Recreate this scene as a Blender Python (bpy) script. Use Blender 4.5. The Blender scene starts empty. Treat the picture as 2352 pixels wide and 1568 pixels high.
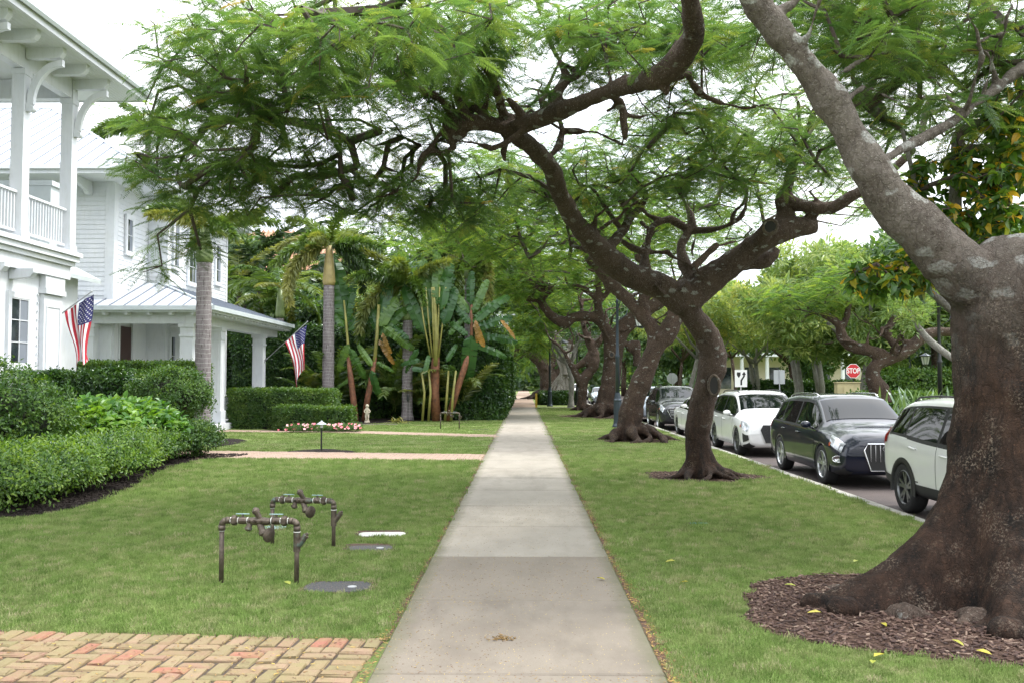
import bpy, bmesh, math, random
import numpy as np
from mathutils import Vector, Matrix, Euler, Quaternion, noise
random.seed(7); np.random.seed(7)
R = math.radians
scn = bpy.context.scene
COL = scn.collection

# ------------------------------------------------------------------ camera
FPX = 2100.0                       # focal length in pixels of a 2352 px wide picture
CAMZ = 1.80
cam_d = bpy.data.cameras.new('camera'); cam = bpy.data.objects.new('camera', cam_d); COL.objects.link(cam)
cam_d.sensor_width = 36; cam_d.lens = FPX/2352*36
cam_d.clip_start = 0.1; cam_d.clip_end = 3000
cam.location = (0, 0, CAMZ)
cam.rotation_euler = (R(90)+math.atan(90/FPX), 0, math.atan(27/FPX))
scn.camera = cam
CM = cam.rotation_euler.to_matrix()

# ------------------------------------------------------------------ world, sun, exposure
world = bpy.data.worlds.new('World'); scn.world = world; world.use_nodes = True
wn = world.node_tree; wn.nodes.clear()
SUN_EL, SUN_AZ = R(56), R(78)      # azimuth measured from +Y (up the street) towards +X (the road)
sky = wn.nodes.new('ShaderNodeTexSky'); sky.sky_type = 'NISHITA'; sky.sun_disc = False
sky.sun_elevation = SUN_EL; sky.sun_rotation = SUN_AZ; sky.dust_density = 3.0; sky.ozone_density = 1.0
tc = wn.nodes.new('ShaderNodeTexCoord')
nz = wn.nodes.new('ShaderNodeTexNoise'); nz.inputs['Scale'].default_value = 2.2; nz.inputs['Detail'].default_value = 5
wn.links.new(tc.outputs['Generated'], nz.inputs['Vector'])
ramp = wn.nodes.new('ShaderNodeValToRGB')
ramp.color_ramp.elements[0].position = 0.3; ramp.color_ramp.elements[0].color = (0.80, 0.86, 0.95, 1)
ramp.color_ramp.elements[1].position = 0.62; ramp.color_ramp.elements[1].color = (1, 1, 1, 1)
wn.links.new(nz.outputs['Fac'], ramp.inputs['Fac'])
mul = wn.nodes.new('ShaderNodeMix'); mul.data_type = 'RGBA'; mul.blend_type = 'MULTIPLY'; mul.inputs[0].default_value = 1
mul.inputs[7].default_value = (14.0, 14.1, 14.4, 1)
sepz = wn.nodes.new('ShaderNodeSeparateXYZ'); wn.links.new(tc.outputs['Generated'], sepz.inputs[0])
mr = wn.nodes.new('ShaderNodeMapRange'); mr.inputs['From Min'].default_value = 0; mr.inputs['From Max'].default_value = 1; mr.inputs['To Min'].default_value = 0.46; mr.inputs['To Max'].default_value = 1.38
wn.links.new(sepz.outputs['Z'], mr.inputs['Value'])
mulz = wn.nodes.new('ShaderNodeMix'); mulz.data_type = 'RGBA'; mulz.blend_type = 'MULTIPLY'; mulz.inputs[0].default_value = 1
wn.links.new(ramp.outputs['Color'], mulz.inputs[6]); wn.links.new(mr.outputs[0], mulz.inputs[7]); wn.links.new(mulz.outputs[2], mul.inputs[6])
mx = wn.nodes.new('ShaderNodeMix'); mx.data_type = 'RGBA'; mx.inputs[0].default_value = 0.90
wn.links.new(sky.outputs[0], mx.inputs[6]); wn.links.new(mul.outputs[2], mx.inputs[7])
bg = wn.nodes.new('ShaderNodeBackground'); bg.inputs['Strength'].default_value = 0.10
wo = wn.nodes.new('ShaderNodeOutputWorld')
wn.links.new(mx.outputs[2], bg.inputs['Color']); wn.links.new(bg.outputs[0], wo.inputs['Surface'])

sun_d = bpy.data.lights.new('sun', 'SUN'); sun = bpy.data.objects.new('sun', sun_d); COL.objects.link(sun)
sun_d.energy = 1.5; sun_d.angle = R(10); sun_d.color = (1.0, 0.96, 0.89)
sd = Vector((math.sin(SUN_AZ)*math.cos(SUN_EL), math.cos(SUN_AZ)*math.cos(SUN_EL), math.sin(SUN_EL)))
sun.rotation_euler = sd.to_track_quat('Z', 'Y').to_euler()

scn.view_settings.view_transform = 'Standard'; scn.view_settings.look = 'None'
scn.view_settings.gamma = 1.0; scn.view_settings.use_curve_mapping = False
scn.view_settings.exposure = 1.5
scn.cycles.max_bounces = 7; scn.cycles.diffuse_bounces = 4; scn.cycles.glossy_bounces = 3
scn.cycles.transmission_bounces = 4; scn.cycles.use_denoising = True; scn.cycles.denoising_prefilter = 'NONE'; scn.cycles.denoising_input_passes = 'RGB_ALBEDO_NORMAL'; scn.cycles.use_adaptive_sampling = False
try: scn.cycles.denoiser = 'OPENIMAGEDENOISE'
except Exception: pass
scn.cycles.sample_clamp_indirect = 6

# ------------------------------------------------------------------ reading points of the place
def ray(px, py):
    d = CM @ Vector(((px-1176)/FPX, -(py-784)/FPX, -1)); return d
def W(px, py, Y):                   # the point of the place seen at px,py that lies Y metres up the street
    d = ray(px, py); return Vector((d.x*Y/d.y, Y, CAMZ+d.z*Y/d.y))
def G(px, py, z=0.0):
    d = ray(px, py); t = (z-CAMZ)/d.z; return Vector((d.x*t, d.y*t, z))
def rnd(a, b): return random.uniform(a, b)

# ------------------------------------------------------------------ scene bookkeeping
def tag(o, label=None, cat=None, group=None, kind=None):
    if label: o['label'] = label
    if cat: o['category'] = cat
    if group: o['group'] = group
    if kind: o['kind'] = kind
    return o
def thing(name, label, cat, loc=(0, 0, 0), rz=0, group=None):
    o = bpy.data.objects.new(name, None); COL.objects.link(o)
    o.location = loc; o.rotation_euler = (0, 0, rz); o.empty_display_size = 0.2
    return tag(o, label, cat, group)
def link(name, me, parent=None, loc=None, rot=None, scl=None):
    o = bpy.data.objects.new(name, me); COL.objects.link(o)
    if parent is not None: o.parent = parent
    if loc is not None: o.location = loc
    if rot is not None: o.rotation_euler = rot
    if scl is not None: o.scale = scl if hasattr(scl, '__len__') else (scl,)*3
    return o
def copy_tree(o, parent=None):
    c = o.copy(); COL.objects.link(c)
    if parent is not None: c.parent = parent
    for ch in o.children: copy_tree(ch, c)
    return c

# ------------------------------------------------------------------ mesh builder
class MB:
    def __init__(s): s.v = []; s.f = []; s.m = []; s.c = None
    def add(s, vs, fs, m=0):
        b = len(s.v); s.v.extend([tuple(p) for p in vs])
        s.f.extend([tuple(i+b for i in f) for f in fs]); s.m.extend([m]*len(fs)); return s
    def box(s, c, d, M=None, m=0):
        x, y, z = d[0]/2, d[1]/2, d[2]/2; c = Vector(c)
        vs = [Vector(p) for p in ((-x,-y,-z),(x,-y,-z),(x,y,-z),(-x,y,-z),(-x,-y,z),(x,-y,z),(x,y,z),(-x,y,z))]
        if M is not None: vs = [M @ p for p in vs]
        return s.add([p+c for p in vs], [(0,3,2,1),(4,5,6,7),(0,1,5,4),(1,2,6,5),(2,3,7,6),(3,0,4,7)], m)
    def bb(s, x0, x1, y0, y1, z0, z1, m=0):
        return s.box(((x0+x1)/2, (y0+y1)/2, (z0+z1)/2), (abs(x1-x0), abs(y1-y0), abs(z1-z0)), None, m)
    def cham(s, c, d, b, M=None, m=0):          # box with chamfered top edges
        x, y, z = d[0]/2, d[1]/2, d[2]/2; c = Vector(c)
        vs = [Vector(p) for p in ((-x,-y,-z),(x,-y,-z),(x,y,-z),(-x,y,-z),(-x,-y,z-b),(x,-y,z-b),(x,y,z-b),(-x,y,z-b),
              (-x+b,-y+b,z),(x-b,-y+b,z),(x-b,y-b,z),(-x+b,y-b,z))]
        if M is not None: vs = [M @ p for p in vs]
        return s.add([p+c for p in vs], [(0,3,2,1),(8,9,10,11),(0,1,5,4),(1,2,6,5),(2,3,7,6),(3,0,4,7),(4,5,9,8),(5,6,10,9),(6,7,11,10),(7,4,8,11)], m)
    def tube(s, pts, rad, n=8, caps=True, m=0, jit=None):
        pts = [Vector(p) for p in pts]; k = len(pts)
        if not hasattr(rad, '__len__'): rad = [rad]*k
        b = len(s.v); t0 = (pts[1]-pts[0]).normalized()
        u = t0.orthogonal().normalized()
        for i, p in enumerate(pts):
            t = (pts[min(i+1, k-1)]-pts[max(i-1, 0)])
            t = t.normalized() if t.length > 1e-9 else t0
            u = (u - t*u.dot(t)); u = u.normalized() if u.length > 1e-6 else t.orthogonal().normalized()
            w = t.cross(u)
            for j in range(n):
                a = 2*math.pi*j/n; r = rad[i]
                d = u*math.cos(a)+w*math.sin(a)
                if jit: r *= 1+jit*noise.noise((p+d*r)*(0.35/max(r, .02)))
                s.v.append(tuple(p+d*r))
        for i in range(k-1):
            for j in range(n):
                a, c = b+i*n+j, b+i*n+(j+1) % n
                s.f.append((a, c, c+n, a+n)); s.m.append(m)
        if caps:
            s.f.append(tuple(b+j for j in range(n-1, -1, -1))); s.m.append(m)
            s.f.append(tuple(b+(k-1)*n+j for j in range(n))); s.m.append(m)
        return s
    def cyl(s, a, b, r, n=12, r2=None, m=0): return s.tube([a, b], [r, r if r2 is None else r2], n, True, m)
    def lathe(s, prof, c=(0, 0, 0), n=16, M=None, m=0, caps=True):       # prof: (r,z)
        c = Vector(c); b = len(s.v)
        for r, z in prof:
            for j in range(n):
                a = 2*math.pi*j/n; p = Vector((r*math.cos(a), r*math.sin(a), z))
                if M is not None: p = M @ p
                s.v.append(tuple(p+c))
        for i in range(len(prof)-1):
            for j in range(n):
                p, q = b+i*n+j, b+i*n+(j+1) % n
                s.f.append((p, q, q+n, p+n)); s.m.append(m)
        if caps:
            s.f.append(tuple(b+j for j in range(n-1, -1, -1))); s.m.append(m)
            s.f.append(tuple(b+(len(prof)-1)*n+j for j in range(n))); s.m.append(m)
        return s
    def prism(s, poly, h, M=None, c=(0, 0, 0), m=0):                     # poly in local XY, extruded along Z by h
        n = len(poly); c = Vector(c); vs = [Vector((p[0], p[1], 0)) for p in poly]+[Vector((p[0], p[1], h)) for p in poly]
        if M is not None: vs = [M @ p for p in vs]
        fs = [tuple(range(n-1, -1, -1)), tuple(range(n, 2*n))]+[(i, (i+1) % n, (i+1) % n+n, i+n) for i in range(n)]
        return s.add([p+c for p in vs], fs, m)
    def grid(s, fn, nu, nv, m=0, flip=False):
        vs = [fn(i/nu, j/nv) for i in range(nu+1) for j in range(nv+1)]; w = nv+1
        fs = []
        for i in range(nu):
            for j in range(nv):
                f = (i*w+j, (i+1)*w+j, (i+1)*w+j+1, i*w+j+1)
                fs.append(f[::-1] if flip else f)
        return s.add(vs, fs, m)
    def mesh(s, name, mats, smooth=False):
        me = bpy.data.meshes.new(name); me.from_pydata(s.v, [], s.f)
        if not isinstance(mats, (list, tuple)): mats = [mats]
        for mt in mats: me.materials.append(mt)
        if any(s.m): me.polygons.foreach_set('material_index', s.m)
        if smooth: me.polygons.foreach_set('use_smooth', [True]*len(s.f))
        me.update(); return me
    def build(s, name, mats, parent=None, smooth=False, **k):
        return link(name, s.mesh(name, mats, smooth), parent, **k)

def struct(name, mb, mat, smooth=False):
    o = mb.build(name, mat, None, smooth); o['kind'] = 'structure'; return o

# ------------------------------------------------------------------ materials
class NT:
    def __init__(s, name):
        s.mat = bpy.data.materials.new(name); s.mat.use_nodes = True; s.t = s.mat.node_tree; s.t.nodes.clear()
        s.out = s.t.nodes.new('ShaderNodeOutputMaterial')
    def n(s, ty, **kw):
        nd = s.t.nodes.new(ty)
        for k, v in kw.items():
            if k.startswith('_'): setattr(nd, k[1:], v)
            else: s.set(nd, k, v)
        return nd
    def set(s, nd, k, v):
        key = int(k[1:]) if k[0] == 'i' and k[1:].isdigit() else k.replace('_', ' ')
        inp = nd.inputs[key]
        if isinstance(v, bpy.types.NodeSocket): s.t.links.new(v, inp)
        else:
            if hasattr(v, '__len__') and len(v) == 3 and inp.type == 'RGBA': v = (*v, 1)
            inp.default_value = v
    def obj(s): return s.n('ShaderNodeTexCoord').outputs['Object']
    def pos(s): return s.n('ShaderNodeNewGeometry').outputs['Position']
    def mapped(s, vec, scale=(1, 1, 1), rot=(0, 0, 0)): return s.n('ShaderNodeMapping', Vector=vec, Scale=scale, Rotation=rot).outputs[0]
    def noise(s, vec, scale, detail=3, rough=.55, dist=0): return s.n('ShaderNodeTexNoise', Vector=vec, Scale=scale, Detail=detail, Roughness=rough, Distortion=dist).outputs['Fac']
    def voro(s, vec, scale, feat='F1', out='Distance'): return s.n('ShaderNodeTexVoronoi', _feature=feat, Vector=vec, Scale=scale).outputs[out]
    def ramp(s, fac, stops, interp='LINEAR'):
        nd = s.n('ShaderNodeValToRGB', Fac=fac); cr = nd.color_ramp; cr.interpolation = interp
        while len(cr.elements) < len(stops): cr.elements.new(0.5)
        for e, (p, c) in zip(cr.elements, stops):
            e.position = p; e.color = (c, c, c, 1) if not hasattr(c, '__len__') else (*c, 1)
        return nd.outputs['Color']
    def mix(s, f, a, b, mode='MIX'):
        nd = s.n('ShaderNodeMix', _data_type='RGBA', _blend_type=mode)
        s.set(nd, 'i0', f); s.set(nd, 'i6', a); s.set(nd, 'i7', b); return nd.outputs[2]
    def math(s, op, a, b=0.0): 
        nd = s.n('ShaderNodeMath', _operation=op); s.set(nd, 'i0', a); s.set(nd, 'i1', b); return nd.outputs[0]
    def bump(s, h, strength=.4, dist=.01, normal=None):
        nd = s.n('ShaderNodeBump', Height=h, Strength=strength, Distance=dist)
        if normal is not None: s.set(nd, 'Normal', normal)
        return nd.outputs[0]
    def rand(s): return s.n('ShaderNodeObjectInfo').outputs['Random']
    def bsdf(s, col, rough=.6, metal=0, bump=None, spec=.5, **kw):
        b = s.n('ShaderNodeBsdfPrincipled', Base_Color=col, Roughness=rough, Metallic=metal)
        b.inputs['Specular IOR Level'].default_value = spec
        if bump is not None: s.set(b, 'Normal', bump)
        for k, v in kw.items(): s.set(b, k, v)
        s.t.links.new(b.outputs[0], s.out.inputs['Surface']); return s.mat

def m_plain(name, col, rough=.5, metal=0, var=.06, scale=3.0, bump=0, spec=.5, **kw):
    t = NT(name); v = t.pos(); n = t.noise(v, scale, 4)
    c = t.mix(t.ramp(n, [(.3, 0.0), (.7, 1.0)]), tuple(x*(1-var) for x in col), tuple(min(1, x*(1+var)) for x in col))
    bp = t.bump(t.noise(v, 60, 3), bump, .004) if bump else None
    return t.bsdf(c, rough, metal, bp, spec, **kw)

def m_leaf(name, stops, trans=.45, rough=.45, spec=.25, tcol=None, gloss=.06):
    """foliage: colour differs from leaf clump to leaf clump, light passes through"""
    t = NT(name); r = t.rand()
    c = t.ramp(r, stops)
    n = t.noise(t.pos(), 1.3, 3)
    c = t.mix(t.ramp(n, [(.35, 0.0), (.65, 1.0)]), t.mix(1.0, c, (.72, .78, .8), 'MULTIPLY'), t.mix(1.0, c, (1.2, 1.12, .95), 'MULTIPLY'))
    d = t.n('ShaderNodeBsdfDiffuse', Color=c)
    tr = t.n('ShaderNodeBsdfTranslucent', Color=t.mix(1.0, c, tcol or (1.5, 1.45, .6), 'MULTIPLY'))
    a = t.n('ShaderNodeMixShader', i0=trans, i1=d.outputs[0], i2=tr.outputs[0])
    g = t.n('ShaderNodeBsdfGlossy', Color=(.8, .85, .9), Roughness=rough)
    b = t.n('ShaderNodeMixShader', i0=gloss, i1=a.outputs[0], i2=g.outputs[0])
    t.t.links.new(b.outputs[0], t.out.inputs['Surface']); return t.mat

def m_bark(name, dark, mid, pale, lichen=.5, wet_z=None, speck=None, band=True, rscale=1.0, lcol=(.33, .34, .31)):
    t = NT(name); p = t.pos()
    n1 = t.noise(p, 3.0, 6, .65); n2 = t.noise(p, 22, 5, .7)
    c = t.mix(t.ramp(n1, [(.3, 0.0), (.7, 1.0)]), dark, mid)
    c = t.mix(t.ramp(n2, [(.42, 0.0), (.75, .55)]), c, pale)
    # lichen: pale flattened patches
    wv = t.n('ShaderNodeVectorMath', _operation='ADD', i0=p, i1=t.n('ShaderNodeVectorMath', _operation='SCALE', i0=t.n('ShaderNodeTexNoise', Vector=p, Scale=9.0, Detail=4.0).outputs['Color'], Scale=.16).outputs[0]).outputs[0]
    v = t.mapped(wv, (1.6, 1.6, 3.6) if band else (1.5, 1.5, 1.5), (.5, .35, 0))
    vd = t.n('ShaderNodeTexVoronoi', Vector=v, Scale=3.6*rscale)
    pk = t.ramp(t.n('ShaderNodeSeparateColor', Color=vd.outputs['Color']).outputs[0], [(.78-.35*lichen, 0.0), (.80-.35*lichen, 1.0)])
    lm = t.math('MULTIPLY', t.ramp(vd.outputs['Distance'], [(.34, 1.0), (.44, 0.0)]), pk)
    l2 = t.ramp(t.noise(p, 45, 3), [(.35, .25), (.6, 1.0)])
    lf = t.math('MULTIPLY', lm, l2)
    lf = t.math('MULTIPLY', lf, .75)
    c = t.mix(lf, c, lcol)
    sp = t.ramp(t.noise(p, 60, 2, .6), [(.62, 0.0), (.70, .8)])
    c = t.mix(sp, c, (.30, .27, .23))
    if wet_z is not None:           # lower trunk: dark damp bark with reddish flakes
        z = t.n('ShaderNodeSeparateXYZ', Vector=p).outputs['Z']
        zz = t.math('ADD', z, t.math('MULTIPLY', t.noise(p, 1.2, 4), .9))
        f = t.ramp(t.math('MULTIPLY', zz, 1/6.0), [((wet_z-.2)/6, 1.0), ((wet_z+1.3)/6, 0.0)])
        w = t.mix(t.ramp(t.noise(t.mapped(p, (3, 3, 1)), 2.2, 7, .72), [(.36, 0.0), (.66, 1.0)]), (.010, .0075, .006), (.060, .033, .021))
        w = t.mix(t.ramp(t.noise(p, 38, 4, .75), [(.58, 0.0), (.70, .85)]), w, (.13, .070, .045))
        cl = t.ramp(t.noise(p, 2.4, 5, .7), [(.5, 0.0), (.66, 1.0)])
        w = t.mix(t.math('MULTIPLY', cl, t.ramp(t.noise(p, 52, 4, .7), [(.50, 0.0), (.62, .85)])), w, (.26, .205, .155))
        c = t.mix(f, c, w)
    ring = t.noise(t.mapped(p, (1.5, 1.5, 14)), 4, 4, .6)
    h = t.math('ADD', t.math('MULTIPLY', n2, .8), t.math('ADD', t.math('MULTIPLY', ring, .18), t.math('MULTIPLY', t.noise(p, 70, 3), .35)))
    h = t.math('ADD', h, t.math('MULTIPLY', t.noise(t.mapped(p, (4, 4, 1.1)), 3.5, 8, .75), 1.6))
    ck = t.n('ShaderNodeTexVoronoi', _feature='DISTANCE_TO_EDGE', Vector=t.n('ShaderNodeVectorMath', _operation='ADD', i0=t.mapped(p, (1.8, 1.8, .55)), i1=t.n('ShaderNodeVectorMath', _operation='SCALE', i0=t.n('ShaderNodeTexNoise', Vector=p, Scale=6.0, Detail=5.0).outputs['Color'], Scale=.35).outputs[0]).outputs[0], Scale=9.0).outputs['Distance']
    ckr = t.ramp(ck, [(0, 0.0), (.06, 1.0)])
    c = t.mix(t.math('MULTIPLY', t.math('SUBTRACT', 1.0, ckr), .10), c, (.018, .012, .009))
    h = t.math('ADD', h, t.math('MULTIPLY', ckr, .28))
    return t.bsdf(c, .85, 0, t.bump(h, 1.0, .035), .25)

M = {}
def setup_mats():
    W_ = (.80, .81, .82)
    t = NT('white paint'); p = t.pos()
    n = t.noise(p, 1.1, 5); c = t.mix(t.ramp(n, [(.3, 0.0), (.7, 1.0)]), (.56, .585, .62), (.65, .665, .68))
    c = t.mix(t.ramp(t.noise(t.mapped(p, (2, 2, .4)), 6, 5, .7), [(.50, 0.0), (.78, .42)]), c, (.42, .43, .40))
    M['white'] = t.bsdf(c, .45, 0, t.bump(t.noise(p, 90, 2), .08, .002))
    t = NT('soffit paint'); p = t.pos(); c = t.mix(t.ramp(t.noise(p, 1.6, 5), [(.35, 0.0), (.7, .8)]), (.60, .625, .62), (.54, .57, .52))
    M['soffit'] = t.bsdf(c, .5)
    M['gutter'] = m_plain('pale gutter metal', (.58, .63, .65), .35, .2)
    t = NT('white metal roof'); p = t.pos(); c = t.mix(t.ramp(t.noise(p, .8, 5), [(.3, 0.0), (.7, 1.0)]), (.50, .53, .58), (.58, .61, .65))
    M['roof'] = t.bsdf(c, .38, .1)
    M['seam'] = m_plain('roof seam metal', (.14, .16, .19), .5, .1)
    M['shutter'] = m_plain('grey green shutter paint', (.52, .56, .57), .5)
    t = NT('window glass'); p = t.pos()
    M['glass'] = t.bsdf(t.mix(t.ramp(t.noise(p, 1.7, 2), [(.4, 0.0), (.6, 1.0)]), (.015, .02, .026), (.05, .06, .07)), .06, 0, None, .8)
    M['curtain'] = m_plain('grey curtain', (.17, .19, .22), .8)
    M['dark'] = m_plain('painted dark interior', (.015, .013, .012), .7)
    M['door'] = m_plain('dark mahogany door', (.045, .018, .014), .4)
    M['black'] = m_plain('black metal', (.018, .019, .02), .45, .3)
    M['bluepost'] = m_plain('blue black cast iron', (.030, .042, .055), .4, .3, .15)
    # concrete
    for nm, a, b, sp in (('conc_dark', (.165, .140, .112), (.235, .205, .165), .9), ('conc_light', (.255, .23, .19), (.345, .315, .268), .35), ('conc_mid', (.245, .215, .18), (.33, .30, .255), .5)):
        t = NT('concrete '+nm); p = t.pos()
        n = t.noise(p, 1.3, 6, .6); n3 = t.noise(t.mapped(p, (1, .35, 1)), 2.6, 6, .7)
        c = t.mix(t.ramp(n, [(.32, 0.0), (.68, 1.0)]), a, b)
        c = t.mix(t.ramp(n3, [(.46, 0.0), (.68, .75)]), c, tuple(x*.66 for x in a))
        g = t.noise(p, 140, 3, .7); c = t.mix(t.ramp(g, [(.35, .5), (.65, 0.0)]), c, tuple(x*.7 for x in a))
        c = t.mix(t.math('MULTIPLY', t.rand(), .6), c, tuple(x*.8 for x in b))
        xe = t.math('ABSOLUTE', t.math('ADD', t.n('ShaderNodeSeparateXYZ', Vector=p).outputs['X'], .036))
        xe = t.math('ADD', xe, t.math('MULTIPLY', t.noise(p, 5, 5, .7), .22))
        c = t.mix(t.ramp(xe, [(.86, 0.0), (1.0, .7)]), c, (.10, .10, .055))
        # fallen yellow leaflets, flat on the slab
        vd = t.n('ShaderNodeTexVoronoi', Vector=t.mapped(p, (1, 1, .01)), Scale=34.0)
        sp1 = t.ramp(vd.outputs['Distance'], [(.11, 1.0), (.13, 0.0)])
        pick = t.ramp(t.n('ShaderNodeSeparateColor', Color=vd.outputs['Color']).outputs[0], [(1-sp*.42, 0.0), (1-sp*.42+.01, 1.0)])
        c = t.mix(t.math('MULTIPLY', sp1, pick), c, (.50, .36, .10))
        M[nm] = t.bsdf(c, .88, 0, t.bump(g, .35, .004), .25)
    M['kerb'] = m_plain('kerb concrete', (.33, .315, .285), .9, 0, .22, 5, .4)
    # asphalt / road
    t = NT('road surface'); p = t.pos()
    c = t.mix(t.ramp(t.noise(p, .9, 6), [(.3, 0.0), (.7, 1.0)]), (.055, .045, .045), (.095, .075, .07))
    c = t.mix(t.ramp(t.noise(p, 160, 2), [(.55, 0.0), (.7, .5)]), c, (.17, .15, .14))
    M['road'] = t.bsdf(c, .85, 0, t.bump(t.noise(p, 120, 2), .5, .006), .3)
    # lawn soil + grass colour
    t = NT('lawn turf'); p = t.pos(); f1 = t.noise(p, .55, 5, .6); f2 = t.noise(p, 3.5, 5, .65)
    c = t.mix(t.ramp(f1, [(.35, 0.0), (.65, 1.0)]), (.14, .195, .055), (.185, .25, .072))
    c = t.mix(t.ramp(f2, [(.46, 0.0), (.70, .75)]), c, (.24, .21, .115))
    c = t.mix(t.ramp(t.noise(p, 90, 3, .7), [(.3, .55), (.6, 0.0)]), c, (.035, .06, .014))
    M['lawn'] = t.bsdf(c, .9, 0, t.bump(t.noise(p, 110, 3, .8), .8, .02), .15)
    t = NT('grass blades'); p = t.pos(); r = t.rand(); f1 = t.noise(p, .55, 5, .6); f2 = t.math('ADD', t.noise(p, 3.5, 5, .65), t.math('MULTIPLY', t.ramp(t.math('MULTIPLY', t.n('ShaderNodeSeparateXYZ', Vector=p).outputs['X'], .2), [(.15, 0.0), (.5, 1.0)]), .07))
    c = t.mix(t.ramp(f1, [(.35, 0.0), (.65, 1.0)]), (.175, .262, .072), (.255, .345, .105))
    c = t.mix(t.ramp(f2, [(.44, 0.0), (.68, .85)]), c, (.36, .32, .18))
    c = t.mix(t.ramp(t.noise(p, 55, 2, .5), [(.56, 0.0), (.64, .75)]), c, (.42, .38, .22))
    c = t.mix(.62, c, t.ramp(r, [(0, (.11, .185, .045)), (.3, (.19, .30, .075)), (.6, (.29, .41, .12)), (.8, (.35, .46, .16)), (.93, (.48, .46, .25)), (1, (.58, .50, .33))]))
    c = t.mix(t.ramp(t.noise(p, 210, 1, .5), [(.35, .6), (.6, 0.0)]), c, (.055, .105, .025))
    c = t.mix(t.ramp(t.noise(p, 1.7, 4, .6), [(.60, 0.0), (.72, .6)]), c, (.33, .33, .16))
    d = t.n('ShaderNodeBsdfDiffuse', Color=c); tr = t.n('ShaderNodeBsdfTranslucent', Color=c)
    a = t.n('ShaderNodeMixShader', i0=.4, i1=d.outputs[0], i2=tr.outputs[0]); t.t.links.new(a.outputs[0], t.out.inputs['Surface']); M['grass'] = t.mat
    # mulch
    for nm, a, b in (('mulch_dark', (.012, .009, .008), (.040, .030, .026)), ('mulch_red', (.050, .028, .020), (.13, .080, .058))):
        t = NT('bark mulch '+nm); p = t.pos(); n = t.noise(p, 30, 5, .8); v = t.voro(t.mapped(p, (1, 2.2, 1), (0, 0, .6)), 40)
        c = t.mix(t.ramp(n, [(.35, 0.0), (.65, 1.0)]), a, b)
        c = t.mix(t.ramp(t.noise(p, 95, 2), [(.62, 0.0), (.7, .7)]), c, tuple(min(1, x*2.3) for x in b))
        M[nm] = t.bsdf(c, .9, 0, t.bump(t.math('ADD', n, v), 1.0, .03), .2)
    t = NT('mulch chips'); r = t.rand(); M['chip'] = t.bsdf(t.ramp(r, [(0, (.025, .012, .009)), (.5, (.065, .034, .024)), (.85, (.11, .066, .046)), (1, (.22, .16, .12))]), .85)
    # brick
    t = NT('old street brick'); p = t.pos(); r = t.rand()
    c = t.ramp(r, [(0, (.20, .135, .085)), (.2, (.24, .175, .10)), (.4, (.175, .145, .078)), (.55, (.26, .18, .12)), (.72, (.22, .125, .09)), (.88, (.25, .19, .12)), (.93, (.26, .13, .09)), (1, (.27, .095, .07))])
    c = t.mix(t.ramp(t.noise(p, 9, 6, .7), [(.4, 0.0), (.68, .65)]), c, (.20, .18, .085))
    c = t.mix(t.ramp(t.noise(p, 35, 4, .7), [(.58, 0.0), (.78, .35)]), c, (.42, .33, .24))
    c = t.mix(t.ramp(t.noise(p, 50, 3, .8), [(.66, 0.0), (.80, .6)]), c, (.09, .07, .05))
    M['brick'] = t.bsdf(c, .9, 0, t.bump(t.noise(p, 45, 5, .75), .7, .012), .2)
    t = NT('pink path brick'); p = t.pos()
    c = t.mix(t.ramp(t.noise(p, 11, 4, .7), [(.35, 0.0), (.65, 1.0)]), (.25, .17, .125), (.33, .245, .185))
    M['brick_far'] = t.bsdf(c, .9)
    M['joint'] = m_plain('sandy joint soil', (.055, .040, .028), .95, 0, .4, 25)
    # vegetation
    M['poinciana'] = m_leaf('poinciana fronds', [(0, (.062, .125, .042)), (.5, (.092, .165, .050)), (.85, (.135, .21, .060)), (.98, (.20, .24, .06)), (1, (.32, .22, .05))], .52, gloss=.03, tcol=(1.3, 1.35, .75))
    M['poinciana_far'] = m_leaf('poinciana fronds painted lit', [(0, (.065, .140, .044)), (.5, (.105, .19, .052)), (.85, (.155, .235, .060)), (1, (.22, .28, .07))], .55, gloss=.02, tcol=(1.45, 1.4, .6))  # lighter copy of the fronds, daylight put into the leaf colour
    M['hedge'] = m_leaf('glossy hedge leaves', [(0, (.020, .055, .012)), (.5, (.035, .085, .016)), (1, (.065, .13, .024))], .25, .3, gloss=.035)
    M['hedge_lit'] = m_leaf('clipped hedge leaves', [(0, (.045, .10, .018)), (.5, (.065, .135, .024)), (1, (.11, .18, .035))], .35, .35, gloss=.03)  # lighter twin of the hedge leaves, lit look put into the colour
    M['shrub'] = m_leaf('shrub leaves', [(0, (.030, .078, .014)), (.5, (.052, .115, .020)), (.9, (.085, .16, .028)), (1, (.14, .22, .04))], .35, .4, gloss=.03)
    M['shrub_pale'] = m_leaf('young shrub leaves', [(0, (.075, .155, .028)), (.5, (.12, .22, .040)), (1, (.20, .30, .06))], .4, .4, gloss=.03)
    M['broad'] = m_leaf('bright broad leaves', [(0, (.050, .14, .022)), (.55, (.085, .20, .028)), (.8, (.14, .27, .035)), (1, (.17, .30, .05))], .4, .35, gloss=.03)
    M['ficus'] = m_leaf('broadleaf tree leaves', [(0, (.040, .10, .018)), (.45, (.065, .15, .022)), (.76, (.13, .22, .03)), (.88, (.40, .36, .04)), (1, (.60, .33, .03))], .45, .35, gloss=.04)
    M['mango'] = m_leaf('pale narrow leaves', [(0, (.12, .20, .055)), (.5, (.20, .30, .085)), (1, (.32, .38, .12))], .45, .4, gloss=.04, tcol=(1.3, 1.3, .8))
    M['yellowtree'] = m_leaf('yellowing leaves', [(0, (.15, .22, .06)), (.5, (.27, .34, .10)), (1, (.44, .43, .13))], .45, .4, gloss=.03, tcol=(1.3, 1.3, .8))
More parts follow.
